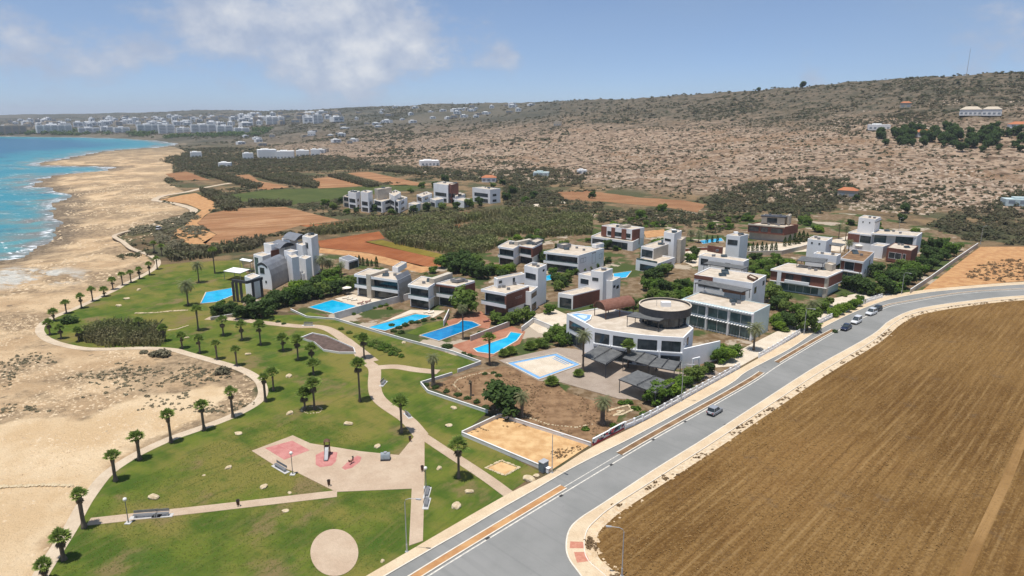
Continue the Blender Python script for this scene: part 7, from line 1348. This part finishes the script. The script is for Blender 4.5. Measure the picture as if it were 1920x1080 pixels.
def town():
    rng = random.Random(11); unit = bpy.data.meshes.new('u')
    mb = MB(); mb.box(-.5, .5, -.5, .5, 0, 1); mb.box(-.3, .1, -.3, .2, 1, 1.25); mb.box(-.42, -.12, -.52, -.45, .3, .6, 1); mb.box(.05, .4, -.52, -.45, .3, .6, 1); mb.box(-.42, .4, -.53, -.45, .72, .86, 1)
    mes = [mb.mesh('town_house', [m, M_TWIN]) for m in (M_TOWN, M_TOWN, M_TOWNB)]
    for zone, n, lab, grp, w0, w1, h0, h1 in (([(0, 227), (640, 214), (640, 228), (470, 238), (300, 236), (0, 246)], 150, 'small pale town house packed behind the bay hotels', 'town houses behind the bay', 14, 34, 8, 17), ([(640, 205), (1000, 196), (1000, 206), (880, 222), (700, 240), (610, 244)], 46, 'small white house scattered on the far rise', 'houses scattered on the far rise', 9, 20, 4, 8), ([(440, 250), (700, 246), (720, 262), (640, 290), (430, 275)], 16, 'white house among the scrub below the town', 'houses in the scrub below the town', 9, 16, 4, 7)):
        P = np.array(zone); k = 0
        while k < n:
            u, v = rng.uniform(P[:, 0].min(), P[:, 0].max()), rng.uniform(P[:, 1].min(), P[:, 1].max())
            if not inside(np.array([u]), np.array([v]), P)[0]: continue
            x, y, z = GT(u, v)
            if z < -2 or math.hypot(x, y) > 7500: k += .2; continue
            w = rng.uniform(w0, w1); o = link('town_house', rng.choice(mes), None, (x, y, z - 1), -math.atan2(x, y) + rng.uniform(-.6, .6), (w, w * rng.uniform(.6, 1), rng.uniform(h0, h1))); tag(o, lab, 'house', grp); k += 1
    for (u0, u1, vt, vb, lab, roof, m) in ((456, 475, 286, 299, 'white villa at the left of the seaside group', None, None), (484, 518, 279, 297, 'largest white villa of the seaside group with terraces', None, None), (520, 552, 282, 297, 'white terraced villa in the middle of the seaside group', None, None), (556, 580, 281, 293, 'white villa at the right of the seaside group', None, None), (583, 600, 279, 292, 'narrow white villa at the end of the seaside group', None, None), (411, 434, 304, 313, 'low white house near the shore path', None, None), (358, 378, 284, 295, 'pale house among the shore scrub', None, None), (577, 592, 246, 254, 'white box house below the hotel towers', None, None), (787, 823, 300, 310, 'low white house among the trees behind the fields', None, None), (903, 931, 330, 341, 'house with red roof among the trees', M_ROOFO, None), (1801, 1838, 203, 216, 'left white villa with pale roof on the ridge', M_TOWNB, None), (1843, 1875, 202, 216, 'right white villa with pale roof on the ridge', M_TOWNB, None), (1893, 1925, 231, 240, 'house with orange roof at the right edge', M_ROOFO, None), (1714, 1747, 246, 256, 'house with orange roof in the evergreen grove', M_ROOFO, None), (1628, 1666, 233, 243, 'white house at the left of the evergreen grove', None, None), (1572, 1606, 353, 369, 'red roofed farmhouse at the foot of the slope', M_ROOFO, M_TOWNB), (1688, 1707, 191, 202, 'brown house high on the slope', M_ROOFO, M_TOWNB), (1038, 1053, 227, 236, 'beige house on the upper slope', None, M_TOWNB), (1082, 1100, 318, 326, 'small pale blue hut among the trees', None, None), (1000, 1030, 322, 330, 'long low shed with green netting', None, M_AQUA)):
        x, y, z, w, h = far_frame(u0, u1, vt, vb); house(x, y, z, w * .95, w * .7, h * (.75 if roof else .9), -math.atan2(x, y) + rng.uniform(-.25, .25), m or M_TOWN, lab, None, roof, 'far_house', max(2, int(w / 4)))
    x, y, z, w, h = far_frame(1886, 1960, 372, 384); house(x, y, z, w, w * .4, 3.2, -.3, M_AQUA, 'long white greenhouse roof at the right edge', None, None, 'greenhouse', 4)
    for i, (u, v) in enumerate(sorted([(rng.uniform(1640, 1790), rng.uniform(246, 276)) for _ in range(50)] + [(rng.uniform(1780, 1930), rng.uniform(252, 286)) for _ in range(40)])):
        x, y, z = GT(u, v); r = rng.uniform(2.8, 5.2)
        put_tree(x, y, r, rng.choice((3, 4)), f'{ORD[i]} dark evergreen from the left in the grove on the slope', 'evergreen grove on the slope', rng.uniform(.9, 1.4), 'evergreen_tree', z)
    for i, (u, v, r, lab) in enumerate(((1505, 166, 6, 'lone round tree on the skyline'), (1422, 172, 4, 'flat tree on the skyline left of the round tree'), (1690, 418, 2.6, 'lone dark tree behind the big framed villa'), (1696, 400, 3.0, 'lone dark tree on the bare ground at the right'), (1110, 372, 2.6, 'lone dark tree beside the brown field'), (1605, 378, 2.4, 'round bush beside the red roofed farmhouse'), (1735, 262, 4.5, 'tall dark cypress like tree in the grove'), (835, 342, 3.5, 'dark tree behind the white box villa'), (1240, 400, 3, 'bright green tree left of the brown villa'), (1200, 412, 3, 'bright green tree behind the brick pier villa'))):
        x, y, z = GT(u, v); put_tree(x, y, r, (4, 4, 4, 4, 3, 3, 4, 3, 2, 2)[i], lab, None, 1.1, 'lone_tree', z)
    x, y, z = GT(1812, 142); e = empty('radio_mast', 'thin radio mast on the ridge', 'mast', (x, y, z)); mb = MB(); mb.tube([(0, 0, -1), (0, 0, 34)], [.45, .2], 4); mb.build('mast', M_GREY2, e); mb = MB(); mb.box(-1.0, 1.0, -1.0, 1.0, -1, 2.2); mb.build('cabin', M_TOWNB, e)
def bay_trees():
    rng = np.random.default_rng(3); az = np.radians(rng.uniform(-36.5, -19, 900)); k = rng.uniform(0, 1, 900); X = []; Y = []
    for a, b in zip(az, k):
        r = np.arange(1500, 2600, 12.0); x = r * math.sin(a); y = r * math.cos(a); c = coast_d(x, y); i = np.nonzero(c > 45)[0]; i = i[r[i] > 1700]
        if len(i): j = i[0] + int(b * 18); j = min(j, len(r) - 1); X.append(x[j]); Y.append(y[j])
    X, Y = np.array(X), np.array(Y); ok = fbm(X / 70, Y / 70, 3, 3) > .44; X, Y = X[ok], Y[ok]
    stuff('bay_trees', clumps(X, Y, TZ(X, Y) + 1, rng.uniform(5, 10, len(X)), 26, .3, rng, .9), M_LEAFD, 'dark trees in front of the hotels along the bay')
town(); bay_trees()
# ------------------------------------------------------------------ haze
def haze():
    m = bpy.data.materials.new('haze'); m.use_nodes = True; nt = m.node_tree; nt.nodes.clear(); o = nt.nodes.new('ShaderNodeOutputMaterial'); v = nt.nodes.new('ShaderNodeVolumePrincipled'); v.inputs['Color'].default_value = (.80, .88, 1, 1); v.inputs['Density'].default_value = HAZE; v.inputs['Anisotropy'].default_value = 0.0; nt.links.new(v.outputs[0], o.inputs['Volume'])
    mb = MB(); mb.box(-16500, 16500, -16500, 16500, -14, 190); tag(mb.build('haze', m), 'pale blue summer haze over the coast', kind='stuff')
HAZE = 8.5e-5
haze()
